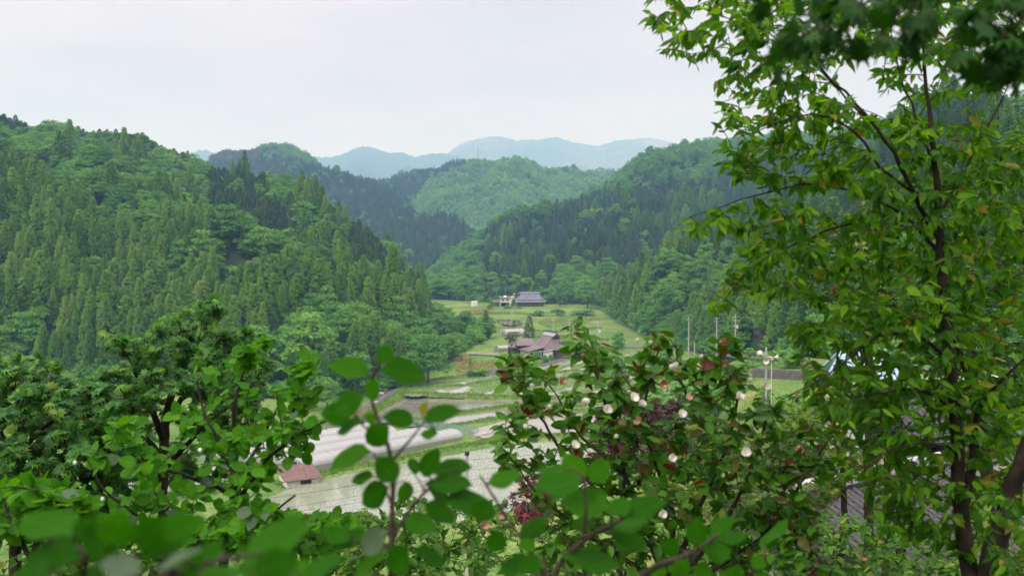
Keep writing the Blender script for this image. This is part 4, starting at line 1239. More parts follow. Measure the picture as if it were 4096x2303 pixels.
# net fence behind the tunnels
def net_fence():
    a, b = at_plane(1290, 1758, TUN_Z), at_plane(1912, 1752, TUN_Z)
    c0 = ta[:2] + tn * 30; c1 = ta[:2] + tn * 29 + tdir * (tlen + 4); c2 = ta[:2] + tdir * (tlen + 5)
    t = thing('net_fence', 'blue green net fence behind and around the plastic tunnels', 'fence', (c0[0], c0[1], TUN_Z))
    m, n, bs = new_mat('fence_net')
    bs.inputs['Base Color'].default_value = (.25, .36, .36, 1)
    tr = n.nodes.new('ShaderNodeBsdfTransparent'); mx = n.nodes.new('ShaderNodeMixShader'); mx.inputs['Fac'].default_value = .62
    n.links.new(bs.outputs[0], mx.inputs[1]); n.links.new(tr.outputs[0], mx.inputs[2]); n.links.new(mx.outputs[0], n.nodes['Material Output'].inputs['Surface'])
    post = MB().tube([(0, 0, -.3), (0, 0, 2.6)], .04, 6).mesh('post', STEEL)
    for p, q in ((c0, c1), (c1, c2)):
        p3, q3 = np.array([*(p - c0), 0]), np.array([*(q - c0), 0])
        MB().slab([p3, q3, q3 + [0, 0, 2.4], p3 + [0, 0, 2.4]], .01).build('net', m, t)
        k = max(2, int(np.linalg.norm(q3 - p3) / 4))
        for i in range(k + 1):
            o = link('post', post, t, tuple(p3 + (q3 - p3) * i / k))
net_fence()
t = thing('water_pipe', 'short pale concrete pipe lying at the far end of the plastic tunnels', 'pipe', at_plane(1895, 1758, TUN_Z), trz)
MB().tube([(0, 0, .6), (0, 5.5, .6)], .6, 16).build('barrel', CONC, t); MB().tube([(0, -.25, .6), (0, -.02, .6)], .72, 16).build('collar', CONC, t)

# footbridge, stone wall, boulders ------------------------------------------------------------------
def footbridge():
    a, b = G(1868, 1418), G(1992, 1424)
    a[2] += .6; b[2] += .6
    t = thing('footbridge', 'low weathered footbridge on the grass left of the farmhouse', 'bridge', a)
    v = b - a
    MB().tube([(0, 0, .25), tuple(v + [0, 0, .25])], .16, 6).build('rail', ROOF_PINK, t)
    MB().slab([(0, -.8, 0), (v[0], v[1] - .8, v[2]), (v[0], v[1] + .8, v[2]), (0, .8, 0)], .25).build('deck', CONC, t)
    for k in (.3, .6, .9): MB().box(tuple(v * k + [0, 0, -.9]), (.3, .9, 1.4)).build('pier', CONC, t)
footbridge()
def stone_wall(name, label, a, b, h, rows, cols, q, group=None):
    t = thing(name, label, 'wall', a, 0, group)
    v = b - a; ln = float(np.linalg.norm(v[:2])); rz = math.atan2(v[1], v[0])
    stones = []
    for s in range(5):
        mb = MB().box((0, 0, 0), (ln / cols * .93, .5, h / rows * .92))
        mb.v = [(x * q.uniform(.82, 1), y + q.uniform(-.08, .08), z * q.uniform(.8, 1)) for x, y, z in mb.v]
        stones.append(mb.mesh('stone', STONE))
    MB().box((ln / 2 * math.cos(rz), ln / 2 * math.sin(rz) + .3, h / 2 - .2), (ln, .5, h), rz).build('backing', DIRT, t)
    for r_ in range(rows):
        for c in range(cols):
            f = (c + .5 + .5 * (r_ % 2)) / cols
            if f > 1: continue
            o = link('stone', stones[int(q.integers(5))], t, (v[0] * f, v[1] * f, v[2] * f + h * (r_ + .5) / rows))
            o.rotation_euler = (0, q.uniform(-.06, .06), rz)
STONE = mat_noise('wall_stone', (.20, .19, .18), (.36, .34, .32), 1.2, .9, .2, .4)
stone_wall('stone_wall', 'pale stone retaining wall at the foot of the dry terrace', G(1955, 1500), G(2030, 1492), 2.2, 3, 9, q4)
STONE = mat_noise('dark_wall_block', (.10, .10, .10), (.19, .18, .175), 1.2, .9, .2, .4)
stone_wall('retaining_wall', 'grey block retaining wall under the road beside the loudspeaker pole', G(3005, 1512), G(3300, 1530), 1.9, 4, 30, q4)
for k, (px, py, s) in enumerate(((1530, 1562, .8), (1540, 1570, .6), (1522, 1578, 1.0), (1548, 1557, .5), (1500, 1612, .9), (1488, 1625, .7), (1822, 1508, .9), (1842, 1504, .7))):
    import bmesh
    bm = bmesh.new(); bmesh.ops.create_icosphere(bm, subdivisions=2, radius=s)
    for v in bm.verts: v.co *= q4.uniform(.8, 1.1); v.co.z *= .65
    me = bpy.data.meshes.new('boulder'); bm.to_mesh(me); bm.free(); me.materials.append(STONE if k % 2 else CONC)
    p = G(px, py); o = link('boulder', me, None, (p[0], p[1], p[2] + s * .2))
    tag(o, 'pale boulder at the stream edge beside the narrow lane' if k < 6 else 'pale boulder below the dry terrace by the stone wall', 'rock', 'boulders by the lane' if k < 6 else 'boulders under the terrace')

def rock_cut():
    V = HILLS['near_right_hill']; nv, nu = V.shape[:2]
    S = 5                                             # the part of the slope inside the cutting, refined and roughened
    vi = np.linspace(0, 16, 16 * S + 1); px0 = proj(V[0])[0]
    u0, u1 = int(np.argmin(abs(px0 - 2955))), int(np.argmin(abs(px0 - 3150)))
    ui = np.linspace(u0, u1, (u1 - u0) * S + 1)
    a, b_ = np.meshgrid(vi, ui, indexing='ij')
    i, j = np.minimum(a.astype(int), nv - 2), np.minimum(b_.astype(int), nu - 2); fa, fb = (a - i)[..., None], (b_ - j)[..., None]
    Q = (V[i, j] * (1 - fb) + V[i, j + 1] * fb) * (1 - fa) + (V[i + 1, j] * (1 - fb) + V[i + 1, j + 1] * fb) * fa
    w = Wob(21, 9, 5); w2 = Wob(22, 30, 3)
    x, y, _ = proj(Q)
    e = ((x - 3052) / 84) ** 2 + ((y - 1400) / 62) ** 2 + .8 * w2(Q[..., 0] * 3, Q[..., 2] * 4)
    Q[..., 1] -= 1.6 + 1.5 * np.abs(w(Q[..., 0] + 40, Q[..., 2] * 1.4)); Q[..., 2] += 1.2 + .6 * w(Q[..., 0] + 9, Q[..., 2] * 2)
    n2 = Q.shape[1]
    ok = (e < 1)[:-1, :-1]
    k = np.arange(Q.shape[0] - 1)[:, None] * n2 + np.arange(n2 - 1)[None]
    m = mat_noise('dark_cut_rock', (.035, .03, .03), (.105, .088, .085), .5, .9, .15, .8, coord='World', detail=8)
    o = link('rock_face', mesh_np('rock_face', Q.reshape(-1, 3), np.stack([k, k + 1, k + n2 + 1, k + n2], -1)[ok], m))
    tag(o, 'bare dark rock face cut into the slope behind the loudspeaker pole', 'rock')
rock_cut()

# poles, wires, masts --------------------------------------------------------------------------------
def utility_pole(px, top, d, label, arms=2, transformer=False, group=None, lean=0.0, r=.21, mat=GREYP):
    tp = P(px, top, d)
    z0 = float(zg(tp[0], tp[1]))
    h = tp[2] - z0
    t = thing('utility_pole', label, 'utility pole', (tp[0], tp[1], z0), R(12), group)
    t.rotation_euler[1] = lean
    MB().tube([(0, 0, -.5), (0, 0, h)], [r * 1.25, r * .8], 8).build('pole', mat, t)
    for k in range(arms):
        z = h - .9 - k * 1.0
        a = MB().box((0, -.16, z), (2.1, .1, .12)).build('crossarm', STEEL, t)
        for x in (-.9, -.35, .5, .95):
            MB().tube([(x, -.16, z + .06), (x, -.16, z + .3)], [.06, .03], 6).build('insulator', WHITE, a)
    if transformer:
        k = MB().tube([(.45, -.25, h - 4.2), (.45, -.25, h - 3.2)], .3, 10).build('transformer', WHITE, t)
        MB().box((-.4, -.2, h - 3.6), (.35, .3, .5)).build('switch_box', GREYP, t)
    MB().tube([(.1, .2, 1.2), (.1, .2, 2.2)], .03, 4).build('step_bolt', STEEL, t)
    return np.array([tp[0], tp[1], z0 + h - .6])
PT = {}
for key, px, top, d, lb, arms, tf in (
        ('a', 2393, 1280, 340, 'utility pole with white fittings beside the far right grove', 2, True), ('b', 2213, 1270, 395, 'slim pale pole rising behind the brown farmhouse roof', 1, False),
        ('c', 2047, 1240, 455, 'distant pale pole standing in front of the pond', 2, False), ('d', 2277, 1272, 440, 'faint distant pole right of the farmhouse roof', 2, False),
        ('e', 2755, 1268, 338, 'bare pale pole leftmost of three along the road', 1, False), ('f', 2867, 1262, 312, 'double crossarm pole in the middle of three along the road', 2, False),
        ('g', 2942, 1256, 292, 'tallest pole with transformer, rightmost of three along the road', 2, True), ('h', 2372, 1278, 470, 'faint thin pole left of the grove at the field end', 1, False)):
    PT[key] = utility_pole(px, top, d, lb, arms, tf)
PT['i'] = utility_pole(1868, 1806, 98, 'grey concrete pole top with black cap in front of the rice paddy', 0, False, r=.19)
capm = mat_noise('black_cap', (.03, .03, .03), (.05, .05, .05), 3, .6, .3)
pt = P(1868, 1806, 98)
tag(link('pole_cap', MB().tube([(0, 0, -.32), (0, 0, 0), (0, 0, .06)], [.24, .24, .18], 12).mesh('pole_cap', capm), None, tuple(pt)), 'black cap on the grey concrete pole by the rice paddy', 'cap')
for px, top, d, lb in ((2056, 1722, 150, 'thin white marker pole at the edge of the rice paddy'), (3086, 1445, 82, 'thin pale stake right of the loudspeaker pole'), (2778, 1370, 340, 'short white post beside the bare roadside pole')):
    tp = P(px, top, d); z0 = float(zg(tp[0], tp[1]))
    t = thing('marker_pole', lb, 'pole', (tp[0], tp[1], z0))
    MB().tube([(0, 0, -.3), (0, 0, tp[2] - z0)], .05 if d > 120 and d < 200 else .028 if d < 120 else .12, 6).build('pole', WHITE, t); MB().tube([(0, 0, tp[2] - z0), (0, 0, tp[2] - z0 + .1)], .07, 6).build('cap', GREYP, t)

WIRE = mat_noise('black_wire', (.02, .02, .02), (.04, .04, .04), 2, .5, .3)
def wire(a, b, sag, label, group, r=.018):
    s = np.linspace(0, 1, 24)[:, None]
    pts = a * (1 - s) + b * s - np.array([0, 0, 1]) * (4 * sag * s * (1 - s))
    V, Fq, caps = tube_np(pts, r, 4)
    tag(link('overhead_wire', mesh_np('overhead_wire', V, Fq, WIRE)), label, 'wire', group)
for k, (y0, y1) in enumerate(((1990, 1905), (2040, 1940), (2052, 1952))):
    for a, b in ((P(900, y0 + 20, 92), pt + [0, 0, -.8 - 1.0 * k]), (pt + [0, 0, -.8 - 1.0 * k], P(2900, 1700 + 30 * k, 102))):
        wire(np.array(a), np.array(b), .5, 'thin dark wire slung over the rice paddy from the capped pole', 'wires over the rice paddy', .014)
for a, b in (('e', 'f'), ('f', 'g'), ('a', 'e')):
    for k in (0, 1): wire(PT[a] - [0, 0, k], PT[b] - [0, 0, k], .8, 'thin wire between the poles along the road', 'wires along the road', .02)
wire(PT['g'] - [0, 0, 9], P(3062, 1440, 80), 1.0, 'stay wire running down from the tallest pole towards the loudspeakers', 'stay wire', .02)

def loudspeaker_pole():
    d = 80; tp = P(3065, 1388, d); z0 = float(zg(tp[0], tp[1])); h = tp[2] - z0
    horn_m = mat_noise('ivory_horn', (.62, .58, .50), (.74, .70, .62), 2, .5, .4)
    t = thing('loudspeaker_pole', 'steel pole carrying four ivory horn loudspeakers', 'loudspeaker', (tp[0], tp[1], z0))
    MB().tube([(0, 0, -.5), (0, 0, h)], .082, 10).build('pole', STEEL, t)
    k = d / F
    def horn(dx, dy, direc, rad, ln):
        c = np.array([dx * k, -.18, h - dy * k]); direc = np.array(direc, float); direc /= np.linalg.norm(direc)
        pr = [(0, .07), (.3, .09), (.55, .16), (.8, .62), (.93, .85), (1.0, 1.0)]
        V, Fq, caps = tube_np([c + direc * ln * (s - .35) for s, _ in pr], [rad * r_ for _, r_ in pr], 20)
        o = MB().add(V, [tuple(q) for q in Fq] + [caps[0]]).build('horn', horn_m, t)
        MB().tube([c - direc * ln * .62, c - direc * ln * .36], rad * .42, 10).build('driver', GREYP, o)
        MB().tube([c + direc * ln * .0, c + direc * ln * .5], [rad * .16, rad * .04], 8).build('phase_plug', horn_m, o)
        MB().tube([c, np.array([0, 0, c[2]])], .03, 5).build('bracket', STEEL, o)
    horn(-20, 28, (-.25, .95, .1), .27, .52)
    horn(26, 40, (.92, -.15, .05), .25, .56)
    horn(-4, 52, (-.15, -.95, -.05), .27, .5)
    horn(8, 46, (.75, .6, -.1), .2, .42)
    for z in (.62, .82, 1.05): MB().tube([(0, 0, h - z - .03), (0, 0, h - z + .03)], .11, 10).build('clamp', STEEL, t)
loudspeaker_pole()

def mast(px, top, base, d, label, wide):
    b, tp = P(px, base, d), P(px, top, d); h = tp[2] - b[2]
    t = thing('radio_mast', label, 'mast', tuple(b - [0, 0, 12])); h += 12
    for sx, sy in ((-1, -1), (1, -1), (0, 1)):
        MB().tube([(sx * wide, sy * wide, 0), (sx * wide * .4, sy * wide * .4, h)], .28, 4).build('leg', STEEL, t)
    m = MB()
    n = int(h / 4)
    for k in range(n):
        f = 1 - .6 * k / n; g = 1 - .6 * (k + 1) / n
        m.tube([(-wide * f, -wide * f, h * k / n), (wide * g, -wide * g, h * (k + 1) / n)], .14, 3).tube([(wide * f, -wide * f, h * k / n), (0, wide * g, h * (k + 1) / n)], .14, 3)
    m.build('bracing', STEEL, t)
    if wide > 1:
        MB().tube([(0, 0, h - 3), (0, 0, h + 1)], 1.3, 8).build('antenna_drum', GREYP, t)
mast(1912, 597, 668, 1967, 'tall lattice radio mast with a drum head on the green ridge', 1.5)
mast(1830, 622, 678, 1977, 'slender radio mast left of the lattice mast on the ridge', .7)

# ------------------------------------------------------------------ single trees and shrubs of the valley
def valley_tree(name, kind, proto, px, py, d, top, label, sxy=1.0, cat='tree', group=None):
    h = (py - top) * d / F
    p = P(px, py, d)
    s = h / PROTO[kind][proto][2]
    return put_tree(name, kind, proto, p, s, random.uniform(0, 6), label, group, cat, sxy)
def gz(px, py):
    p = G(px, py); return float((p - CAM) @ FWD)
for nm, kd, pr, px, py, top, lb, sx in (
        ('broadleaf_tree', 'broadleaf', 3, 1712, 1530, 1322, 'big round light green tree standing by the bend of the narrow lane', 1.15),
        ('broadleaf_tree', 'broadleaf', 0, 1640, 1548, 1400, 'darker leafy tree tucked left of the big round tree by the lane', 1.0),
        ('broadleaf_tree', 'broadleaf', 1, 1810, 1450, 1325, 'leafy tree beside the dry terrace', 1.0),
        ('broadleaf_tree', 'broadleaf', 3, 1250, 1560, 1235, 'very broad pale green tree at the foot of the left hill', 1.05),
        ('broadleaf_tree', 'broadleaf', 2, 1080, 1560, 1290, 'pale leafy tree left of the very broad tree under the left hill', 1.1),
        ('broadleaf_tree', 'broadleaf', 1, 1420, 1585, 1390, 'mid green tree below the cedars near the stream bend', 1.2),
        ('broadleaf_tree', 'broadleaf', 2, 1180, 1640, 1500, 'low bright green tree above the near end of the lane', 1.3),
        ('broadleaf_tree', 'broadleaf', 0, 1310, 1640, 1500, 'dark low tree between the lane and the left hill', 1.2),
        ('broadleaf_tree', 'broadleaf', 0, 2470, 1440, 1322, 'yellowish green conical tree beside the pole with white fittings', .75),
        ('broadleaf_tree', 'broadleaf', 1, 2480, 1560, 1420, 'dark bushy tree at the right edge of the green rice field', .9),
        ('broadleaf_tree', 'broadleaf', 3, 2760, 1392, 1248, 'tall two headed leafy tree behind the bare roadside pole', .9),
        ('pine_tree', 'pine', 0, 2824, 1392, 1318, 'small flat topped olive pine between the roadside poles', 1.2),
        ('pine_tree', 'pine', 1, 2045, 1436, 1318, 'tall spreading dark tree with a bare trunk beside the brown farmhouse', 1.7),
        ('cedar_tree', 'cypress', 0, 2117, 1362, 1262, 'lone ragged conifer rising behind the brown farmhouse', 1.0),
        ('broadleaf_tree', 'broadleaf', 2, 2238, 1392, 1366, 'small round tree behind the right eave of the farmhouse', 1.0),
        ('broadleaf_tree', 'broadleaf', 3, 2350, 1232, 1110, 'big rounded tree on the rise right of the slate blue farmhouse', 1.2),
        ('broadleaf_tree', 'broadleaf', 0, 2240, 1226, 1140, 'leafy tree just right of the slate blue roof', .9),
        ('broadleaf_tree', 'broadleaf', 0, 2052, 1232, 1196, 'small dark tree between the stilt house and the slate blue roof', .9),
        ('broadleaf_tree', 'bush', 0, 1965, 1232, 1204, 'light green sapling left of the stilt house', .7),
        ('broadleaf_tree', 'bush', 1, 1881, 1475, 1426, 'thin young tree standing alone on the dry terrace', .45),
        ('shrub', 'bush', 0, 2150, 1440, 1405, 'bright shrub in front of the low wing of the farmhouse', .9),
        ('shrub', 'bush', 2, 2200, 1440, 1414, 'round shrub in front of the farmhouse porch', 1.0),
        ('shrub', 'bush', 1, 2180, 1452, 1420, 'grey green shrub below the farmhouse on the grass bank', 1.1),
        ('shrub', 'bush', 2, 2278, 1432, 1418, 'small shrub at the corner of the farm track', 1.0),
        ('shrub', 'bush', 0, 1930, 1500, 1470, 'bright green shrub mound by the stone retaining wall', 1.9),
        ('shrub', 'bush', 1, 1885, 1505, 1480, 'low shrub mound at the edge of the green rice field', 1.8),
        ('shrub', 'bush', 0, 2030, 1234, 1222, 'dark hedge shrub in front of the slate blue farmhouse', 2.4),
        ('shrub', 'bush', 2, 2080, 1234, 1224, 'wide dark shrub right of the hedge at the slate blue farmhouse', 2.2),
        ('shrub', 'bush', 1, 1960, 1238, 1214, 'dark shrub beside the drive of the stilt house', 1.2),
        ('shrub', 'bush', 0, 2150, 1262, 1240, 'leafy bank shrub above the yellow field', 2.6),
        ('shrub', 'bush', 1, 2230, 1262, 1236, 'leafy bank shrub right of the pole line up the valley', 2.8),
        ('shrub', 'bush', 2, 2330, 1262, 1238, 'leafy bank shrub at the right end of the yellow field', 2.8),
        ('shrub', 'bush', 0, 3160, 1470, 1420, 'bright shrub on the verge above the block retaining wall', 1.8),
        ('shrub', 'bush', 1, 2990, 1500, 1440, 'tangled shrub left of the loudspeaker pole', 1.5),
        ('shrub', 'bush', 1, 2998, 1448, 1392, 'shrub creeping over the left edge of the rock face', 1.5),
        ('shrub', 'bush', 2, 3104, 1452, 1396, 'shrub hanging over the right edge of the rock face', 1.4),
        ('shrub', 'bush', 0, 3050, 1458, 1424, 'low shrub along the bottom of the rock face', 2.4),
        ('shrub', 'bush', 2, 2640, 1460, 1400, 'leafy shrub on the field edge below the road', 1.5)):
    valley_tree(nm, kd, pr, px, py, gz(px, py), top, lb, sx, 'tree' if nm != 'shrub' else 'shrub')
# green bushes that fill the near valley edge, right of the fields
for k, (px, py, d, top, sx) in enumerate(((2600, 1640, 210, 1560, 1.2), (2720, 1640, 205, 1540, 1.2), (2860, 1620, 190, 1500, 1.2), (2920, 1600, 170, 1490, 1.0), (3060, 1640, 140, 1540, 1.1), (3200, 1660, 130, 1560, 1.3))):
    p = P(px, py, d); z = float(zg(p[0], p[1]))
    put_tree('shrub', 'bush', k % 3, (p[0], p[1], z), (P(px, top, d)[2] - z) / PROTO['bush'][k % 3][2], k, 'leafy green shrub growing on the bank between the fields and the road', 'bank shrubs by the road', 'shrub', sx)

# ------------------------------------------------------------------ leaves: templates, one unit long, base at the origin, along +Y, upper side +Z
def ell_leaf(w=.5, n=6, fold=.18, curl=.18, tip=.85, shape=1.0, notch=0):
    t = np.linspace(0, 1, n + 1)
    hw = .5 * w * np.sin(np.pi * t ** shape) ** tip
    hw[0] = 0; hw[-1] = 0
    z = -curl * t ** 2 + .04 * np.sin(t * 9)
    V = [(0, tt, zz) for tt, zz in zip(t, z)]
    Lf = [(-h, tt - h * .05, zz + h * fold * 2) for h, tt, zz in zip(hw, t, z)]
    Rt = [(h, tt - h * .05, zz + h * fold * 2) for h, tt, zz in zip(hw, t, z)]
    V = np.array(V + Lf[1:-1] + Rt[1:-1])
    uv = np.stack([V[:, 0], V[:, 1]], 1)
    m = n + 1; li = lambda k: m + k - 1; ri = lambda k: m + (n - 1) + k - 1
    T = [(0, 1, li(1)), (0, ri(1), 1)]
    for k in range(1, n - 1):
        T += [(k, k + 1, li(k + 1)), (k, li(k + 1), li(k)), (k, ri(k + 1), k + 1), (k, ri(k), ri(k + 1))]
    T += [(n - 1, n, li(n - 1)), (n - 1, ri(n - 1), n)]
    return V, np.array(T), uv
def maple_leaf(lobes=7, deep=.45, width=.26, droop=.22):
    ctr = (0, .30)
    ang = np.linspace(-2.25, 2.25, lobes)
    ln = np.interp(np.abs(ang), [0, 1.2, 2.25], [.70, .60, .36])
    pts = []
    for i in range(lobes):
        a = ang[i]
        if i:
            b = .5 * (ang[i] + ang[i - 1]); r = deep * .5 * (ln[i] + ln[i - 1])
            pts.append((ctr[0] + r * math.sin(b), ctr[1] + r * math.cos(b), -.02))
        for da, f in ((-width * .42, .62), (0, 1), (width * .42, .62)):
            pts.append((ctr[0] + ln[i] * f * math.sin(a + da), ctr[1] + ln[i] * f * math.cos(a + da), -droop * (ln[i] * f) ** 2 * 2.0 + (.03 if da else 0)))
    V = np.array([(ctr[0], ctr[1], .05)] + pts + [(0, .16, .0)])
    n = len(pts)
    T = [(0, 1 + k + 1, 1 + k) for k in range(n - 1)] + [(0, 1, n + 1), (0, n + 1, n)]
    st = [(-.008, 0, -.02), (.008, 0, -.02), (0, .30, .04)]
    b = len(V)
    V = np.concatenate([V, st]); T += [(b, b + 1, b + 2)]
    return V, np.array(T), V[:, :2].copy()
TPL = {
    'ovate': [ell_leaf(.74, 6, .10, .10, .75, .92), ell_leaf(.68, 6, .2, .28, .75, .95), ell_leaf(.80, 6, .05, -.05, .72, .9)],
    'oval': [ell_leaf(.56, 6, .20, .20, .85, .95), ell_leaf(.50, 6, .32, .38, .85, 1.0), ell_leaf(.60, 6, .12, .08, .85, .92)],
    'lance': [ell_leaf(.40, 6, .22, .30, 1.0, .88), ell_leaf(.36, 6, .3, .5, 1.0, .9), ell_leaf(.44, 6, .12, .15, 1.0, .86)],
    'small': [ell_leaf(.52, 4, .2, .2, .9, .95), ell_leaf(.46, 4, .3, .35, .9, .95)],
    'maple': [maple_leaf(9, .62, .34), maple_leaf(9, .6, .34, .4), maple_leaf(7, .62, .40, .1)],
    'fine_maple': [maple_leaf(7, .34, .26, .3), maple_leaf(5, .3, .24, .15)],
}
def frames(dirs, nrm):
    y = dirs / (np.linalg.norm(dirs, axis=1)[:, None] + 1e-9)
    z = nrm - (nrm * y).sum(1)[:, None] * y
    z /= np.linalg.norm(z, axis=1)[:, None] + 1e-9
    x = np.cross(y, z)
    return np.stack([x, y, z], -1)          # columns

def bez(a, b, c, n):
    s = np.linspace(0, 1, n)[:, None]
    return a * (1 - s) ** 2 + 2 * b * s * (1 - s) + c * s ** 2

def blade_out(plant, name, tpl, mats, pos, dirs, nrm, size, rnd, cls, limit, q, part='leaf', stuff='foliage'):
    """The largest leaves become objects of their own, the rest one mesh. cls: material index per leaf."""
    Rm = frames(dirs, nrm)
    px, py, d = proj(pos)
    inv = (px > -60) & (px < 4156) & (py > -60) & (py < 2363)
    facing = np.abs((Rm[:, :, 2] * (CAM - pos) / np.linalg.norm(CAM - pos, axis=1)[:, None]).sum(1))
    score = size / np.maximum(d, .3) * (.25 + facing) * inv
    order = np.argsort(-score)
    big = set(order[:limit].tolist())
    base = np.array(plant.location)
    var = q.integers(0, len(tpl), len(pos))
    shared = {}
    for i in order[:limit]:
        k = (int(var[i]), int(cls[i]))
        if k not in shared:
            V, T, uv = tpl[k[0]]
            shared[k] = mesh_np(name + '_leaf', V, T, mats[k[1]], uv=uv, smooth_sh=True)
        o = bpy.data.objects.new(part, shared[k]); COL.objects.link(o); o.parent = plant
        M = np.eye(4); M[:3, :3] = Rm[i] * size[i]; M[:3, 3] = pos[i] - base
        o.matrix_basis = Matrix(M.tolist())
    rest = np.array([i for i in range(len(pos)) if i not in big], int)
    if len(rest) == 0: return
    Vs, Ts, Us, Rs, Ms = [], [], [], [], []
    off = 0
    for t in range(len(tpl)):
        for c in range(len(mats)):
            sel = rest[(var[rest] == t) & (cls[rest] == c)]
            if not len(sel): continue
            V, T, uv = tpl[t]
            W = np.einsum('nij,vj->nvi', Rm[sel], V) * size[sel][:, None, None] + (pos[sel] - base)[:, None]
            Vs.append(W.reshape(-1, 3)); m = len(V)
            Ts.append((T[None] + (np.arange(len(sel)) * m)[:, None, None]).reshape(-1, 3) + off)
            Us.append(np.tile(uv, (len(sel), 1))); Rs.append(np.repeat(rnd[sel], m)); Ms.append(np.full(len(sel) * len(T), c))
            off += len(sel) * m
    me = mesh_np(stuff, np.concatenate(Vs), np.concatenate(Ts), None, uv=np.concatenate(Us), rnd=np.concatenate(Rs), smooth_sh=True)
    for m in mats: me.materials.append(m)
    me.polygons.foreach_set('material_index', np.concatenate(Ms).astype(np.int32))
    link(stuff, me, plant, kind='stuff')

def grow(name, label, cat, stems, crowns, tpl, mats, weights, size, leaves=7, gap=.05, droop=.2, tilt=.5, splay=.8, seed=1, limit=300, twig_r=.004,
         bark=BARK, arch=.15, root=None, tipcluster=0, group=None, up_bias=.5, nvec=(0, 0, 1)):
    """A woody plant. stems: [(part name, [(px, py, d, radius), ...])]; crowns: [(outline in photo pixels, number of twigs, d0, d1)].
    Twigs are grown from the stems to points spread through the crown; leaves sit along the outer part of every twig."""
    q = np.random.default_rng(seed)
    pts0 = [P(*s[:3]) for s in stems[0][1][:1]][0]
    bx, by = (root[0], root[1]) if root is not None else (pts0[0], pts0[1])
    base = np.array([bx, by, float(zg(bx, by))])
    t = thing(name, label, cat, base, 0, group)
    SK = []
    for k, (pn, st) in enumerate(stems):
        p = np.array([P(*s[:3]) for s in st]); r = np.array([s[3] for s in st])
        if k == 0 or pn == 'trunk':
            p = np.concatenate([[base - [0, 0, .1]], p]); r = np.concatenate([[r[0] * 1.25], r])
        d = np.concatenate([[0], np.cumsum(np.linalg.norm(np.diff(p, axis=0), axis=1))])
        s = np.linspace(0, d[-1], max(4, int(d[-1] / .07)))
        pp = np.stack([np.interp(s, d, p[:, i]) for i in range(3)], 1); rr = np.interp(s, d, r)
        for _ in range(2): pp[1:-1] = (pp[:-2] + 2 * pp[1:-1] + pp[2:]) / 4
        pp[1:-1] += q.normal(0, .004, pp[1:-1].shape)
        V, Fq, _ = tube_np(pp - base, rr, 7 if rr[0] > .01 else 5)
        link(pn, mesh_np(pn, V, Fq, bark, smooth_sh=True), t)
        SK.append(pp[len(pp) // 8:])
    SK = np.concatenate(SK)
    tips = []
    for poly, n, d0, d1 in crowns:
        poly = np.array(poly, float); lo, hi = poly.min(0), poly.max(0)
        got = []
        while len(got) < n:
            c = lo + q.uniform(0, 1, (n * 3, 2)) * (hi - lo)
            c = c[in_poly(c[:, 0], c[:, 1], poly)]
            for x, y in c:
                got.append(P(x, y, q.uniform(d0, d1)))
                if len(got) >= n: break
        tips += got
    tips = np.array(tips)
    dist = np.array([np.min(((SK - p) ** 2).sum(1)) for p in tips])
    TV, TF, off = [], [], 0
    LP, LD, LN, LS = [], [], [], []
    nv = np.array(nvec, float)
    sk = np.zeros((len(SK) + len(tips) * 6, 3)); m = len(SK); sk[:m] = SK
    for i in np.argsort(dist):
        p = tips[i]
        df = p - sk[:m]
        cost = np.linalg.norm(df, axis=1) + up_bias * np.maximum(0, -df[:, 2])
        j = int(np.argmin(cost)); a = sk[j]
        ln = float(np.linalg.norm(p - a))
        if ln < .02: continue
        mid = .5 * (a + p) + np.array([0, 0, arch * ln]) + q.normal(0, .06 * ln, 3)
        n = 7
        c = bez(a, mid, p, n)
        V, Fq, _ = tube_np(c - base, np.linspace(twig_r * (1 + min(ln, .8)), twig_r * .5, n), 4)
        TV.append(V); TF.append(Fq + off); off += len(V)
        k = min(6, len(sk) - m); sk[m:m + 6] = c[1:7]; m += 6
        tg = np.gradient(c, axis=0); tg /= np.linalg.norm(tg, axis=1)[:, None] + 1e-9
        k = max(2, int(leaves * q.uniform(.7, 1.3)))
        span = min(ln, gap * k)
        for e in range(k):
            f = 1 - (e / k) * span / ln * (1 if e else 0) if not tipcluster or e >= tipcluster else 1 - .03 * e / ln
            f = min(1, max(.02, f)) * (n - 1); b = min(int(f), n - 2); u = f - b
            pos = c[b] * (1 - u) + c[b + 1] * u; tt = tg[b]
            if tipcluster and e < tipcluster:
                az = 2 * math.pi * e / tipcluster + q.uniform(-.4, .4)
                o1 = np.cross(tt, [.2, .1, 1.]); o1 /= np.linalg.norm(o1) + 1e-9; o2 = np.cross(tt, o1)
                side = math.cos(az) * o1 + math.sin(az) * o2
                dr = tt * q.uniform(.1, .7) + side
            else:
                side = np.cross(tt, [0, 0, 1.]) * (1 if e % 2 else -1)
                dr = tt * q.uniform(.25, .9) + side * splay
            dr = dr + q.normal(0, .3, 3) + np.array([0, 0, -droop])
            LP.append(pos); LD.append(dr); LN.append(nv + q.normal(0, tilt, 3)); LS.append(q.uniform(*size) * (.8 if e == 0 and not tipcluster else 1))
    V = np.concatenate(TV); Fq = np.concatenate(TF)
    link('twigs', mesh_np('twigs', V, Fq, TWIG, smooth_sh=True), t, kind='stuff')
    LP, LD, LN, LS = map(np.array, (LP, LD, LN, LS))
    cls = q.choice(len(mats), len(LP), p=np.array(weights) / sum(weights))
    blade_out(t, name, TPL[tpl], mats, LP, LD, LN, LS, q.uniform(0, 1, len(LP)), cls, limit, q)
    return t, tips

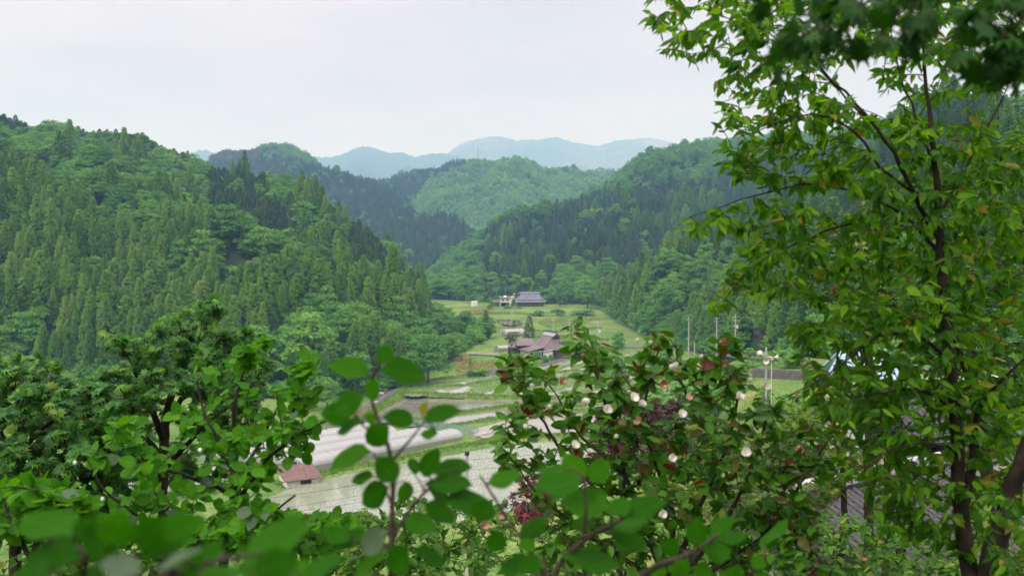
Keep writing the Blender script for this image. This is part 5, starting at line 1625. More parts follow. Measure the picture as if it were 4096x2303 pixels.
LM = {
    'mag': leaf_mat('magnolia_leaf', [(0, (0.034, 0.156, 0.006)), (.5, (0.058, 0.229, 0.010)), (1, (0.100, 0.311, 0.014))], .45, .5, .12, veins=True),
    'mag_pale': leaf_mat('magnolia_leaf_underside', [(0, (0.060, 0.111, 0.060)), (1, (0.096, 0.156, 0.090))], .3, .6, .2, veins=True),
    'mag_near': leaf_mat('near_shaded_magnolia_leaf', [(0, (0.018, 0.107, 0.002)), (.5, (0.027, 0.148, 0.004)), (1, (0.048, 0.196, 0.005))], .52, .55, .07, veins=True),  # near sprigs: overhead canopy shade put into a darker leaf colour
    'maple': leaf_mat('maple_leaf', [(0, (0.024, 0.112, 0.023)), (.5, (0.045, 0.171, 0.032)), (.85, (0.079, 0.247, 0.032)), (1, (0.132, 0.329, 0.031))], .36, .45, .3),
    'maple_lime': leaf_mat('young_maple_leaf', [(0, (.12, .26, .02)), (1, (.20, .31, .03))], .45, .45, .3),
    'red': leaf_mat('red_young_leaf', [(0, (.07, .014, .010)), (1, (.17, .030, .018))], .4, .45, .25, (1.4, .9, .7)),
    'cam': leaf_mat('dark_glossy_leaf', [(0, (0.026, 0.117, 0.005)), (.5, (0.045, 0.170, 0.008)), (1, (0.083, 0.238, 0.010))], .32, .38, .2, veins=True),
    'cam_olive': leaf_mat('olive_leaf', [(0, (0.054, 0.070, 0.009)), (1, (0.090, 0.096, 0.014))], .3, .4, .3, (1.4, 1.0, .5)),
    'tree': leaf_mat('long_leaf', [(0, (0.031, 0.132, 0.005)), (.45, (0.056, 0.189, 0.006)), (.8, (0.106, 0.278, 0.009)), (1, (0.186, 0.390, 0.011))], .55, .4, .2),
    'tree_yellow': leaf_mat('yellowing_leaf', [(0, (.17, .22, .018)), (1, (.28, .22, .025))], .45, .4, .3),
    'dark_maple': leaf_mat('shaded_maple_leaf', [(0, (0.012, 0.062, 0.008)), (1, (0.026, 0.102, 0.012))], .35, .5, .15),  # darker copy of the maple leaf, shade put into its colour
    'purple': leaf_mat('purple_maple_leaf', [(0, (0.024, 0.006, 0.010)), (1, (0.048, 0.011, 0.016))], .3, .4, .4, (1.5, .6, .6)),
    'crimson': leaf_mat('crimson_leaf', [(0, (0.105, 0.010, 0.014)), (1, (0.182, 0.021, 0.025))], .35, .4, .4, (1.4, .6, .6)),
    'lime': leaf_mat('yellow_green_leaf', [(0, (0.104, 0.208, 0.023)), (1, (0.221, 0.312, 0.039))], .4, .45, .3),
    'bush': leaf_mat('bush_leaf', [(0, (0.030, 0.121, 0.011)), (.6, (0.057, 0.178, 0.017)), (1, (0.109, 0.241, 0.025))], .36, .5, .22),
    'needle': leaf_mat('dark_needle', [(0, (.012, .04, .018)), (1, (.028, .07, .026))], .15, .5, .3),
}

# the maple left of the middle --------------------------------------------------------------------
grow('maple_tree', 'broad green maple with layered lobed leaves and a dark hollow under its crown', 'tree',
     [('trunk', [(655, 2250, 9.0, .055), (652, 1950, 9.0, .048), (658, 1750, 9.0, .042), (662, 1650, 9.0, .036), (700, 1540, 9.0, .032), (742, 1430, 9.0, .024), (775, 1330, 9.0, .016), (835, 1235, 9.0, .007)]),
      ('branch', [(658, 1760, 9.0, .035), (610, 1640, 8.8, .026), (560, 1520, 8.7, .018), (500, 1400, 8.7, .011), (432, 1315, 8.6, .005)]),
      ('branch', [(656, 1840, 9.0, .035), (540, 1700, 8.6, .024), (440, 1600, 8.4, .015), (360, 1560, 8.3, .007)]),
      ('branch', [(662, 1680, 9.0, .03), (760, 1560, 8.8, .022), (880, 1470, 8.7, .014), (980, 1400, 8.6, .006)]),
      ('branch', [(656, 1880, 9.0, .03), (760, 1760, 8.7, .02), (860, 1660, 8.5, .012), (960, 1600, 8.4, .006)]),
      ('branch', [(655, 1950, 9.0, .03), (540, 1860, 8.6, .02), (430, 1800, 8.3, .01), (330, 1770, 8.2, .006)])],
     [([(400, 1310), (470, 1330), (560, 1360), (640, 1290), (720, 1240), (790, 1205), (870, 1190), (890, 1240), (850, 1300), (940, 1310), (1050, 1320), (1000, 1400), (920, 1470), (700, 1480), (520, 1460), (430, 1390)], 150, 8.2, 9.6),
      ([(310, 1520), (450, 1450), (720, 1460), (1000, 1440), (1140, 1470), (1060, 1560), (900, 1610), (700, 1600), (480, 1640), (330, 1620)], 150, 7.8, 9.4),
      ([(230, 1700), (330, 1620), (520, 1640), (600, 1700), (560, 1800), (400, 1850), (250, 1820)], 90, 7.6, 9.0),
      ([(420, 1600), (930, 1600), (920, 1960), (440, 1940)], 110, 9.3, 10.6),
      ([(880, 1600), (1060, 1580), (1020, 1720), (900, 1800), (820, 1700)], 40, 8.2, 9.4),
      ([(180, 1830), (480, 1830), (560, 2000), (400, 2080), (200, 2050)], 80, 7.8, 9.2)],
     'maple', [LM['maple'], LM['maple_lime'], LM['red']], [96, 3, .6], (.075, .112), 13, .05, .12, .32, .9, 101, 300, .004, arch=.12, nvec=(0, -.65, 1))
grow('maple_tree', 'yellowish topped young maple at the left edge of the view', 'tree',
     [('trunk', [(60, 2250, 8.2, .05), (75, 1900, 8.2, .04), (100, 1700, 8.2, .03), (125, 1560, 8.2, .018), (150, 1440, 8.2, .006)]),
      ('branch', [(72, 1900, 8.2, .022), (10, 1740, 8.0, .015), (-40, 1600, 8.0, .006)]),
      ('branch', [(85, 1800, 8.2, .022), (200, 1680, 8.0, .014), (300, 1640, 8.0, .005)])],
     [([(-60, 1420), (60, 1400), (170, 1420), (260, 1490), (330, 1580), (250, 1640), (-60, 1640)], 90, 7.4, 8.8),
      ([(-60, 1640), (300, 1640), (380, 1760), (300, 1880), (-60, 1900)], 110, 7.2, 8.6),
      ([(-60, 1880), (260, 1880), (330, 2020), (100, 2080), (-60, 2060)], 70, 7.4, 8.6)],
     'maple', [LM['maple'], LM['maple_lime'], LM['red']], [93, 6, .6], (.075, .112), 13, .05, .12, .32, .9, 102, 300, .004, arch=.12, nvec=(0, -.65, 1))

# the round-leaved shrub in front of the maple -------------------------------------------------------
t_mag, tips_mag = grow('magnolia_shrub', 'round leaved shrub with upright thin stems in front of the left maple', 'shrub',
     [('trunk', [(880, 2330, 5.6, .030), (905, 2150, 5.6, .026), (938, 1980, 5.6, .021), (940, 1850, 5.6, .017), (925, 1700, 5.6, .013), (945, 1540, 5.6, .009), (1025, 1400, 5.6, .004)]),
      ('branch', [(925, 2060, 5.6, .015), (1010, 1900, 5.5, .012), (1110, 1790, 5.4, .009), (1200, 1735, 5.4, .007), (1285, 1690, 5.3, .004)]),
      ('branch', [(938, 1960, 5.6, .013), (1020, 1800, 5.7, .010), (1110, 1640, 5.7, .007), (1125, 1590, 5.7, .004)]),
      ('branch', [(1010, 1900, 5.5, .010), (1130, 1740, 5.6, .009), (1185, 1620, 5.6, .007), (1200, 1500, 5.6, .005), (1230, 1400, 5.6, .003)]),
      ('branch', [(938, 1985, 5.6, .014), (800, 1920, 5.4, .011), (680, 1880, 5.3, .009), (590, 1855, 5.3, .007), (540, 1800, 5.2, .005), (508, 1745, 5.2, .003)]),
      ('branch', [(905, 2150, 5.6, .012), (700, 2120, 5.2, .010), (520, 2050, 5.0, .008), (400, 1950, 4.9, .005), (345, 1830, 4.9, .003)]),
      ('branch', [(930, 1900, 5.6, .01), (850, 1720, 5.5, .008), (790, 1600, 5.5, .006), (790, 1500, 5.5, .003)]),
      ('branch', [(890, 2250, 5.6, .012), (1060, 2080, 5.4, .009), (1180, 1980, 5.3, .005)])],
     [([(985, 1385), (1060, 1350), (1060, 1440), (1000, 1480), (940, 1500), (930, 1440)], 18, 5.3, 5.9),
      ([(1180, 1370), (1245, 1380), (1260, 1500), (1250, 1640), (1180, 1680), (1160, 1560)], 20, 5.3, 5.9),
      ([(780, 1450), (900, 1470), (1140, 1520), (1180, 1660), (1080, 1800), (900, 1830), (760, 1650)], 30, 5.0, 6.1),
      ([(1080, 1700), (1290, 1670), (1260, 1760), (1180, 1850), (1060, 1900)], 22, 5.0, 5.8),
      ([(670, 1600), (760, 1620), (900, 1830), (1120, 1880), (1160, 2000), (900, 2100), (700, 1980), (600, 1880)], 49, 4.9, 6.0),
      ([(300, 1800), (420, 1680), (600, 1680), (620, 1860), (560, 1950), (420, 1900)], 22, 4.7, 5.4),
      ([(180, 1950), (560, 1920), (900, 2000), (1140, 2010), (1180, 2120), (700, 2160), (200, 2140)], 56, 4.6, 5.8),
      ([(700, 2100), (1400, 2050), (1480, 2160), (1300, 2200), (800, 2220)], 112, 4.6, 5.6)],
     'ovate', [LM['mag'], LM['mag_pale']], [97, 3], (.052, .09), 6, .06, .02, .45, .8, 103, 300, .0035, arch=.05, tipcluster=3, nvec=(0, -.55, 1))
grow('magnolia_shrub', 'leafy round leaved branches spreading low at the left edge', 'shrub',
     [('trunk', [(120, 2330, 4.6, .02), (140, 2150, 4.6, .016), (220, 2000, 4.6, .012), (300, 1920, 4.6, .006)]),
      ('branch', [(130, 2250, 4.6, .013), (60, 2120, 4.6, .01), (20, 2020, 4.6, .005)])],
     [([(-60, 1950), (120, 1940), (200, 1900), (330, 1960), (360, 2100), (200, 2150), (-60, 2150)], 60, 4.2, 5.0)],
     'ovate', [LM['mag'], LM['mag_pale']], [95, 5], (.065, .105), 8, .05, .02, .45, .8, 104, 200, .0035, arch=.05, tipcluster=3, nvec=(0, -.55, 1))

# the shrub with white cup flowers ---------------------------------------------------------------------
cam_crowns = [([(1985, 1440), (2010, 1415), (2110, 1420), (2190, 1480), (2230, 1560), (2190, 1640), (2060, 1640), (1990, 1540)], 25, 5.0, 6.0),
      ([(2260, 1300), (2330, 1285), (2420, 1290), (2430, 1400), (2500, 1460), (2480, 1600), (2330, 1600), (2300, 1450)], 30, 5.0, 6.0),
      ([(2560, 1370), (2650, 1325), (2740, 1340), (2780, 1420), (2800, 1560), (2600, 1580), (2540, 1480)], 30, 5.0, 6.0),
      ([(2790, 1400), (2850, 1340), (2950, 1345), (2970, 1440), (3010, 1560), (2860, 1600), (2780, 1500)], 30, 5.0, 6.0),
      ([(1990, 1620), (2230, 1580), (2560, 1560), (3040, 1580), (3130, 1700), (3100, 1850), (2080, 1850), (2010, 1760)], 137, 4.8, 6.2),
      ([(3080, 1560), (3200, 1680), (3330, 1740), (3300, 1860), (3120, 1880), (3060, 1700)], 36, 5.0, 6.0),
      ([(1975, 1760), (2060, 1800), (2100, 1950), (2010, 1930)], 11, 5.0, 5.8),
      ([(2080, 1840), (3260, 1840), (3340, 2020), (3200, 2120), (2180, 2080)], 151, 4.8, 6.2),
      ([(2180, 2060), (3300, 2060), (3360, 2330), (2160, 2330)], 117, 4.8, 6.0)]
t_cam, tips_cam = grow('flowering_shrub', 'dark leaved shrub with white cup flowers and reddish young leaves', 'shrub',
     [('trunk', [(2680, 2380, 5.5, .022), (2600, 2150, 5.5, .017), (2500, 1900, 5.5, .013), (2440, 1700, 5.5, .010), (2400, 1540, 5.5, .007), (2350, 1310, 5.5, .003)]),
      ('branch', [(2600, 2180, 5.5, .015), (2420, 2000, 5.4, .012), (2240, 1800, 5.4, .009), (2130, 1620, 5.4, .006), (2060, 1440, 5.4, .003)]),
      ('branch', [(2680, 2330, 5.5, .018), (2700, 2050, 5.6, .014), (2620, 1850, 5.6, .011), (2560, 1700, 5.6, .008), (2600, 1520, 5.6, .006), (2650, 1340, 5.6, .003)]),
      ('branch', [(2690, 2300, 5.5, .018), (2790, 2050, 5.6, .014), (2900, 1800, 5.6, .010), (2960, 1600, 5.6, .007), (2870, 1360, 5.6, .003)]),
      ('branch', [(2700, 2340, 5.5, .016), (2900, 2100, 5.5, .012), (3020, 1850, 5.5, .009), (3080, 1600, 5.5, .004)]),
      ('branch', [(2720, 2360, 5.5, .016), (3050, 2150, 5.4, .012), (3200, 1950, 5.4, .008), (3320, 1750, 5.4, .004)]),
      ('branch', [(2660, 2340, 5.5, .014), (2360, 2150, 5.3, .010), (2150, 1980, 5.2, .006), (2010, 1790, 5.2, .003)]),
      ('branch', [(2500, 1900, 5.5, .010), (2330, 1760, 5.5, .008), (2230, 1600, 5.5, .005), (2180, 1480, 5.5, .003)])],
     cam_crowns, 'oval', [LM['cam'], LM['cam_olive'], LM['red']], [81, 16, 3], (.06, .10), 6, .055, .06, .55, .8, 105, 300, .003, arch=.05, tipcluster=2, nvec=(0, -.25, 1))

def flowers(parent, spots, seed):
    q = np.random.default_rng(seed)
    base = np.array(parent.location)
    WH = leaf_mat('white_petal', [(0, (.78, .76, .70)), (1, (.86, .85, .82))], .3, .5, .3, (1, 1, 1))
    BR = leaf_mat('browned_petal', [(0, (.22, .09, .05)), (.5, (.42, .24, .15)), (1, (.66, .52, .42))], .3, .6, .2, (1, .9, .8))
    YE = mat_noise('yellow_stamens', (.55, .42, .08), (.7, .6, .2), 30, .7, .2)
    def petal(wd, cup):
        V, F_ = [], []
        for i in range(5):
            t = i / 4
            w = wd * math.sin(math.pi * (.12 + .8 * t)) ** .6 * .5
            y = math.sin(cup * t) / cup; z = (1 - math.cos(cup * t)) / cup
            V += [(-w, y, z + w * .35), (0, y, z), (w, y, z + w * .35)]
        for i in range(4):
            for k in range(2):
                a = i * 3 + k; F_.append((a, a + 1, a + 4, a + 3))
        return np.array(V), np.array(F_)
    pm = {}
    for k, m in (('w', WH), ('b', BR)):
        for j, (wd, cup) in enumerate(((.95, .95), (.9, 1.5))):
            V, F_ = petal(wd, cup); pm[k, j] = mesh_np('petal', V, F_, m, smooth_sh=True)
    sm = bpy.data.meshes.new('stamens')
    bm = bmesh.new(); bmesh.ops.create_icosphere(bm, subdivisions=1, radius=.25); bm.to_mesh(sm); bm.free(); sm.materials.append(YE)
    for (px, py, d, sz, kind, opening) in spots:
        c = P(px, py, d); L_ = sz * d / F * .62
        ax = Vector((q.normal(0, .5), -.55 + q.normal(0, .3), .6)).normalized()
        f = link('flower', sm, parent, tuple(c - base))
        f.rotation_euler = ax.to_track_quat('Z', 'Y').to_euler(); f.scale = (L_,) * 3
        for k in range(6):
            o = link('petal', pm[kind, 0 if opening > .5 else 1], f)
            o.rotation_euler = (R(22 if opening > .5 else 40) + q.uniform(-.1, .25), 0, k * math.pi / 3 + q.uniform(-.15, .15)); o.scale = (1, 1 + q.uniform(-.1, .15), 1)
spots = [(2425, 1640, 'w', 1), (2296, 1785, 'w', 1), (2680, 1835, 'w', 1), (2985, 1812, 'w', 1), (2640, 2060, 'w', 1), (2114, 2288, 'w', 1), (2600, 1375, 'w', .3), (2700, 1478, 'w', 1), (2700, 1463, 'w', .3), (2530, 1595, 'w', .8),
         (2135, 1545, 'w', .3), (2205, 1630, 'w', .3), (2340, 1620, 'w', .8), (2725, 1665, 'w', .8), (3000, 1525, 'w', .3), (3055, 1545, 'w', .8), (2550, 1370, 'w', .3), (2460, 1750, 'w', .3), (2950, 1590, 'w', .6), (3355, 1780, 'w', .3), (2800, 1430, 'w', .3), (2560, 1620, 'w', .8),
         (2245, 1530, 'b', 1), (2340, 1425, 'b', .4), (2515, 1512, 'b', .4), (2705, 1495, 'b', .4), (2660, 1545, 'b', 1), (2885, 1365, 'b', .3), (2650, 1350, 'b', .3), (2770, 1595, 'b', .8), (3208, 1805, 'b', 1), (2560, 1690, 'b', .6), (3400, 1500, 'b', .3), (1935, 2110, 'b', 1), (2020, 2073, 'b', .6), (3460, 2235, 'b', 1)]
flowers(t_cam, [(x, y, 4.72 if k == 'w' else 4.8, 46 if op > .5 else 32, k, op) for x, y, k, op in spots], 55)
for (px, py) in ((2995, 1790), (2020, 2010), (3060, 1980), (300, 1850), (800, 1800), (1145, 1800), (410, 1995), (3075, 1855)):
    par = t_cam if px > 1900 else t_mag
    d = 4.8 if px > 1900 else 4.8
    me = bpy.data.meshes.new('bud'); bm = bmesh.new(); bmesh.ops.create_icosphere(bm, subdivisions=2, radius=(14 if px > 1900 else 8) * d / F)
    for v in bm.verts: v.co.z *= 1.25
    bm.to_mesh(me); bm.free(); me.materials.append(LM['mag_pale'] if px > 1900 else mat_noise('white_bud', (.7, .7, .64), (.8, .8, .76), 3, .6, .3))
    link('bud', me, par, tuple(P(px, py, d) - np.array(par.location)))

# the tree on the right ---------------------------------------------------------------------------------
D0 = 4.7
grow('tall_tree', 'multi stemmed tree with long drooping leaves filling the right side', 'tree',
     [('trunk', [(3905, 2420, D0, 0.0467), (3860, 2200, D0, 0.0391), (3832, 2000, D0, 0.0340), (3835, 1800, D0, 0.0306), (3818, 1600, D0, 0.0289), (3795, 1450, D0, 0.0272), (3785, 1300, D0, 0.0255), (3768, 1100, D0, 0.0229), (3758, 900, D0, 0.0187), (3740, 650, D0, 0.0145), (3712, 430, D0, 0.0102), (3690, 200, D0, 0.0068), (3680, 0, D0, 0.0034)]),
      ('trunk', [(3930, 2420, D0, .06), (3970, 2200, D0 - .1, .05), (4040, 2000, D0 - .2, .042), (4110, 1800, D0 - .3, .035), (4180, 1500, D0 - .3, .025), (4200, 1100, D0 - .3, .012)]),
      ('branch', [(3845, 2060, D0, 0.0245), (3880, 1900, D0 + .05, 0.0230), (3905, 1760, D0 + .05, 0.0216), (3905, 1620, D0 + .05, 0.0202), (3880, 1500, D0, 0.0187), (3830, 1390, D0, 0.0158), (3800, 1290, D0, 0.0130)]),
      ('branch', [(3905, 1640, D0, 0.0144), (3960, 1560, D0 - .1, 0.0101), (4050, 1480, D0 - .2, 0.0058), (4140, 1400, D0 - .3, 0.0036)]),
      ('branch', [(3762, 960, D0, 0.0130), (3660, 800, D0 - .1, 0.0108), (3581, 621, D0 - .2, 0.0094), (3488, 485, D0 - .25, 0.0072), (3358, 348, D0 - .3, 0.0058), (3202, 217, D0 - .35, 0.0043), (3060, 120, D0 - .4, 0.0029), (2880, 60, D0 - .4, 0.0022)]),
      ('branch', [(3640, 760, D0 - .1, 0.0072), (3538, 702, D0 - .2, 0.0065), (3457, 559, D0 - .3, 0.0058), (3333, 454, D0 - .35, 0.0050), (3184, 460, D0 - .4, 0.0036), (2966, 547, D0 - .4, 0.0022)]),
      ('branch', [(3765, 1020, D0, 0.0115), (3619, 855, D0 + .15, 0.0086), (3525, 861, D0 + .2, 0.0072), (3326, 917, D0 + .2, 0.0058), (3184, 973, D0 + .2, 0.0043), (3059, 1035, D0 + .2, 0.0029), (2960, 1120, D0 + .2, 0.0022), (2860, 1240, D0 + .2, 0.0014)]),
      ('branch', [(3619, 858, D0 + .1, 0.0072), (3420, 760, D0, 0.0058), (3221, 731, D0 - .1, 0.0050), (3090, 762, D0 - .1, 0.0036), (2929, 812, D0 - .1, 0.0029), (2811, 843, D0 - .1, 0.0022), (2710, 905, D0 - .1, 0.0014)]),
      ('branch', [(3750, 700, D0, 0.0094), (3660, 480, D0 + .1, 0.0072), (3600, 300, D0 + .2, 0.0050), (3560, 120, D0 + .2, 0.0029)]),
      ('branch', [(3760, 850, D0, 0.0094), (3880, 640, D0 + .1, 0.0072), (3980, 450, D0 + .1, 0.0050), (4050, 300, D0 + .1, 0.0022)]),
      ('branch', [(3790, 1420, D0, 0.0115), (3660, 1330, D0 - .2, 0.0086), (3500, 1330, D0 - .3, 0.0065), (3395, 1430, D0 - .3, 0.0050), (3250, 1540, D0 - .35, 0.0036), (3121, 1600, D0 - .35, 0.0022)]),
      ('branch', [(3830, 1640, D0, 0.0101), (3700, 1560, D0 - .2, 0.0079), (3560, 1560, D0 - .3, 0.0058), (3420, 1590, D0 - .3, 0.0036)]),
      ('branch', [(3480, 485, D0 - .25, 0.0058), (3300, 300, D0 - .2, 0.0043), (3150, 90, D0 - .2, 0.0029), (3050, -60, D0 - .2, 0.0022)]),
      ('branch', [(3840, 1800, D0, 0.0086), (3700, 1760, D0 - .3, 0.0065), (3560, 1800, D0 - .4, 0.0043), (3430, 1880, D0 - .4, 0.0022)])],
     [([(2560, 30), (2640, -40), (3300, -40), (3500, 120), (3300, 300), (3050, 280), (2850, 240), (2690, 270), (2620, 160)], 164, D0 - .5, D0 + .5),
      ([(2840, 330), (2950, 250), (3300, 300), (3560, 480), (3500, 640), (3100, 560), (2880, 510)], 121, D0 - .5, D0 + .6),
      ([(2860, 560), (3100, 540), (3560, 660), (3640, 800), (3200, 760), (2880, 690)], 108, D0 - .4, D0 + .7),
      ([(3300, -40), (4150, -40), (4150, 300), (3900, 420), (3560, 420), (3450, 160)], 159, D0 - .2, D0 + .8),
      ([(3560, 450), (4150, 480), (4150, 900), (3640, 800)], 189, D0 - .3, D0 + .9),
      ([(2705, 915), (2760, 850), (2950, 790), (3200, 740), (3260, 860), (3000, 930), (2800, 940), (2730, 950)], 40, D0 - .4, D0 + .3),
      ([(2830, 1260), (2870, 1130), (3000, 960), (3300, 840), (3700, 820), (3740, 1150), (3400, 1280), (3150, 1180), (2980, 1180), (2880, 1240)], 239, D0 - .4, D0 + .8),
      ([(3740, 800), (4150, 860), (4150, 1400), (3760, 1350)], 189, D0 - .2, D0 + 1.0),
      ([(3150, 1270), (3400, 1260), (3780, 1180), (3820, 1500), (3500, 1660), (3270, 1640), (3190, 1560), (3190, 1400)], 239, D0 - .4, D0 + .8),
      ([(3820, 1350), (4150, 1380), (4150, 2000), (3900, 1980), (3830, 1700)], 151, D0 - .3, D0 + .8),
      ([(3330, 1640), (3800, 1500), (3840, 1800), (3700, 1960), (3440, 1920), (3330, 1800)], 133, D0 - .4, D0 + .6),
      ([(3380, 1880), (3900, 1850), (3950, 2200), (3720, 2230), (3480, 2080)], 101, D0 - .3, D0 + .7),
      ([(3900, 1950), (4150, 1950), (4150, 2330), (3980, 2330)], 38, D0 - .7, D0)],
     'lance', [LM['tree'], LM['tree_yellow']], [97, 3], (.04, .088), 7, .048, .5, .6, .75, 106, 300, .0032, arch=.1, nvec=(-.2, -.5, .8), bark=BARK_BIG)

# the dark maple sprays that hang in from above at the top right ------------------------------------------
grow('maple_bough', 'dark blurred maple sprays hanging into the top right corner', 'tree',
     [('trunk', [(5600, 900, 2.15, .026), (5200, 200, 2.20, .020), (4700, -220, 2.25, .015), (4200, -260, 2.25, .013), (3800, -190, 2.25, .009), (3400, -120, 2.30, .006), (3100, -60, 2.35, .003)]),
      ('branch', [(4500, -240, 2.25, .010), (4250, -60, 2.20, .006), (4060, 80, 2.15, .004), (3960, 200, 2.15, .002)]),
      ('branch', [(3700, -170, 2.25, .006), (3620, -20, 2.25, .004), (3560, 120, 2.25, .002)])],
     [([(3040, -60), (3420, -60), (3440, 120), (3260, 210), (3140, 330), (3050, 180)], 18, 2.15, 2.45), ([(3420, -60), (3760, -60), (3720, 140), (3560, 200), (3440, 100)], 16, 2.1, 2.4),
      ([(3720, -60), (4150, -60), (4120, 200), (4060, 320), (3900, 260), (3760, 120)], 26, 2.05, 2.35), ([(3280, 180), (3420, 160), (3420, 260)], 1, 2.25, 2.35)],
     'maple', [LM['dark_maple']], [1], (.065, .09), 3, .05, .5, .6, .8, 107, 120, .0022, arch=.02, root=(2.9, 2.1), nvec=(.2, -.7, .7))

# ------------------------------------------------------------------ trees and shrubs lower on the slope
def back_tree(name, label, trunk_px, d, crown, n, tpl, mats, weights, size, seed, leaves=8, limit=300, cat='tree', droop=.1, tilt=.4, gap=.06, r=.05, d0=None, arch=.1, bark=BARK, nvec=(0, -.35, 1)):
    st = [(trunk_px[0][0], trunk_px[0][1], d, r)] + [(x, y, d, r * (1 - .8 * (k + 1) / len(trunk_px))) for k, (x, y) in enumerate(trunk_px[1:])]
    th = d0 if d0 else d * .12
    return grow(name, label, cat, [('trunk', st)], [(crown, n, d - th, d + th)] if not isinstance(crown[0][0], (list, tuple)) else [(c, k, d - th, d + th) for c, k in crown],
                tpl, mats, weights, size, leaves, gap, droop, tilt, .85, seed, limit, .004, bark, arch, nvec=nvec)
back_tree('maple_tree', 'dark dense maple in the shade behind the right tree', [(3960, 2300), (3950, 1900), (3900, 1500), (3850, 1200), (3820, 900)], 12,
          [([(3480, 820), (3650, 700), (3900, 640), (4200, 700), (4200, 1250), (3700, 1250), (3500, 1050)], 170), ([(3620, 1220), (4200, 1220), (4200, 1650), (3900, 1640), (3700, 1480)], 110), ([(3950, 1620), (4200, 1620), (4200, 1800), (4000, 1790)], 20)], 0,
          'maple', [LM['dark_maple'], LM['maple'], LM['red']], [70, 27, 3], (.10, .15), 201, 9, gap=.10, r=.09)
back_tree('maple_tree', 'fine leaved maple with reddish tips half hidden by the right tree', [(3480, 1500), (3460, 1200), (3450, 1000), (3430, 850)], 16,
          [(3200, 1000), (3330, 850), (3500, 790), (3640, 900), (3660, 1150), (3560, 1330), (3300, 1330), (3180, 1180)], 90,
          'fine_maple', [LM['dark_maple'], LM['lime'], LM['red']], [70, 22, 8], (.13, .19), 202, 10, gap=.13, r=.07)
back_tree('purple_maple', 'purple leaved maple showing through the white flowered shrub', [(2480, 2200), (2490, 2000), (2500, 1850), (2520, 1720)], 16,
          [(2330, 1700), (2420, 1620), (2560, 1590), (2720, 1600), (2740, 1760), (2620, 1900), (2420, 1900), (2330, 1820)], 110,
          'fine_maple', [LM['purple'], LM['red']], [96, 4], (.14, .2), 203, 11, gap=.12, r=.06)
back_tree('red_maple', 'small crimson maple low behind the blurred leaves in the middle', [(2130, 2300), (2125, 2150), (2110, 2020)], 12,
          [(2050, 1960), (2120, 1900), (2210, 1920), (2210, 2080), (2120, 2110), (2060, 2060)], 42,
          'fine_maple', [LM['purple'], LM['crimson']], [45, 55], (.11, .16), 204, 10, 200, gap=.10, r=.04)
back_tree('yellow_green_maple', 'yellow green fine leaved maple below the white flowered shrub', [(2760, 2300), (2780, 2050), (2800, 1900), (2830, 1780)], 15,
          [(2580, 1800), (2700, 1700), (2900, 1660), (3080, 1720), (3100, 1950), (2900, 2080), (2640, 2060)], 120,
          'fine_maple', [LM['lime'], LM['bush'], LM['red']], [70, 26, 4], (.13, .19), 205, 10, gap=.13, r=.06)
back_tree('yellow_green_maple', 'layered yellow green maple in front of the white plastered building', [(3360, 2250), (3380, 2050), (3370, 1880), (3330, 1700), (3390, 1560)], 18,
          [([(3060, 1640), (3200, 1560), (3360, 1480), (3420, 1600), (3400, 1760), (3540, 1800), (3480, 1900), (3280, 1950), (3080, 1880)], 130), ([(3020, 1900), (3300, 1900), (3380, 2000), (3200, 2060), (3040, 2000)], 45)], 0,
          'fine_maple', [LM['lime'], LM['bush'], LM['red']], [58, 37, 5], (.15, .21), 206, 10, gap=.14, r=.07)
back_tree('small_conifer', 'small dark conifer in front of the grey tiled gate roof', [(3545, 2050), (3550, 1850), (3540, 1700), (3530, 1620)], 24,
          [(3470, 1760), (3500, 1660), (3540, 1600), (3590, 1660), (3610, 1770), (3540, 1800)], 70, 'small', [LM['needle']], [1], (.16, .26), 207, 14, 120, gap=.1, r=.09, d0=.8)
back_tree('small_conifer', 'thin straight conifer rising in front of the big tiled roof', [(3600, 2350), (3606, 2150), (3604, 1900), (3602, 1680)], 17,
          [(3520, 2120), (3560, 2060), (3650, 2040), (3700, 2100), (3640, 2180), (3560, 2180)], 50, 'small', [LM['needle']], [1], (.12, .2), 208, 13, 120, gap=.08, r=.10, d0=.6)
for k, (lb, tr, d, cr, n) in enumerate((
        ('low leafy bush at the bottom middle under the blurred sprigs', [(1700, 2400), (1720, 2250), (1760, 2100)], 9, [(1380, 2060), (1560, 2000), (1800, 1980), (2000, 1990), (2080, 2100), (2060, 2340), (1380, 2340)], 260),
        ('bright low bush below the paddy edge left of the middle', [(1260, 2400), (1270, 2250), (1280, 2120)], 11, [(980, 2100), (1100, 2040), (1250, 2070), (1420, 2030), (1520, 2090), (1540, 2330), (980, 2330)], 280),
        ('green bush tangle under the white flowered shrub', [(2500, 2450), (2500, 2300), (2520, 2200)], 9.5, [(2060, 2120), (2300, 2080), (2700, 2100), (3000, 2120), (3060, 2340), (2060, 2340)], 170),
        ('bright green bush in front of the big tiled roof', [(3300, 2450), (3320, 2300), (3340, 2180)], 11, [(2960, 2150), (3120, 2030), (3300, 2040), (3480, 2080), (3640, 2100), (3860, 2140), (3880, 2340), (2960, 2340)], 300),
        ('leafy bush at the far left under the maples', [(250, 2450), (260, 2300), (280, 2150)], 8, [(-60, 2060), (300, 2060), (700, 2100), (900, 2160), (900, 2340), (-60, 2340)], 170),
        ('yellowish bush beside the thick stems at the right', [(4000, 2400), (3990, 2250), (3980, 2120)], 8, [(3880, 2020), (4000, 1960), (4160, 1980), (4160, 2340), (3900, 2340)], 50))):
    back_tree('leafy_bush', lb, tr, d, cr, n, 'oval' if k % 2 else 'small', [LM['bush'], LM['lime']], [90, 10] if k != 5 else [55, 45], (.065, .11), 220 + k, 8, 300, 'shrub', .1, .5, .045, .02)
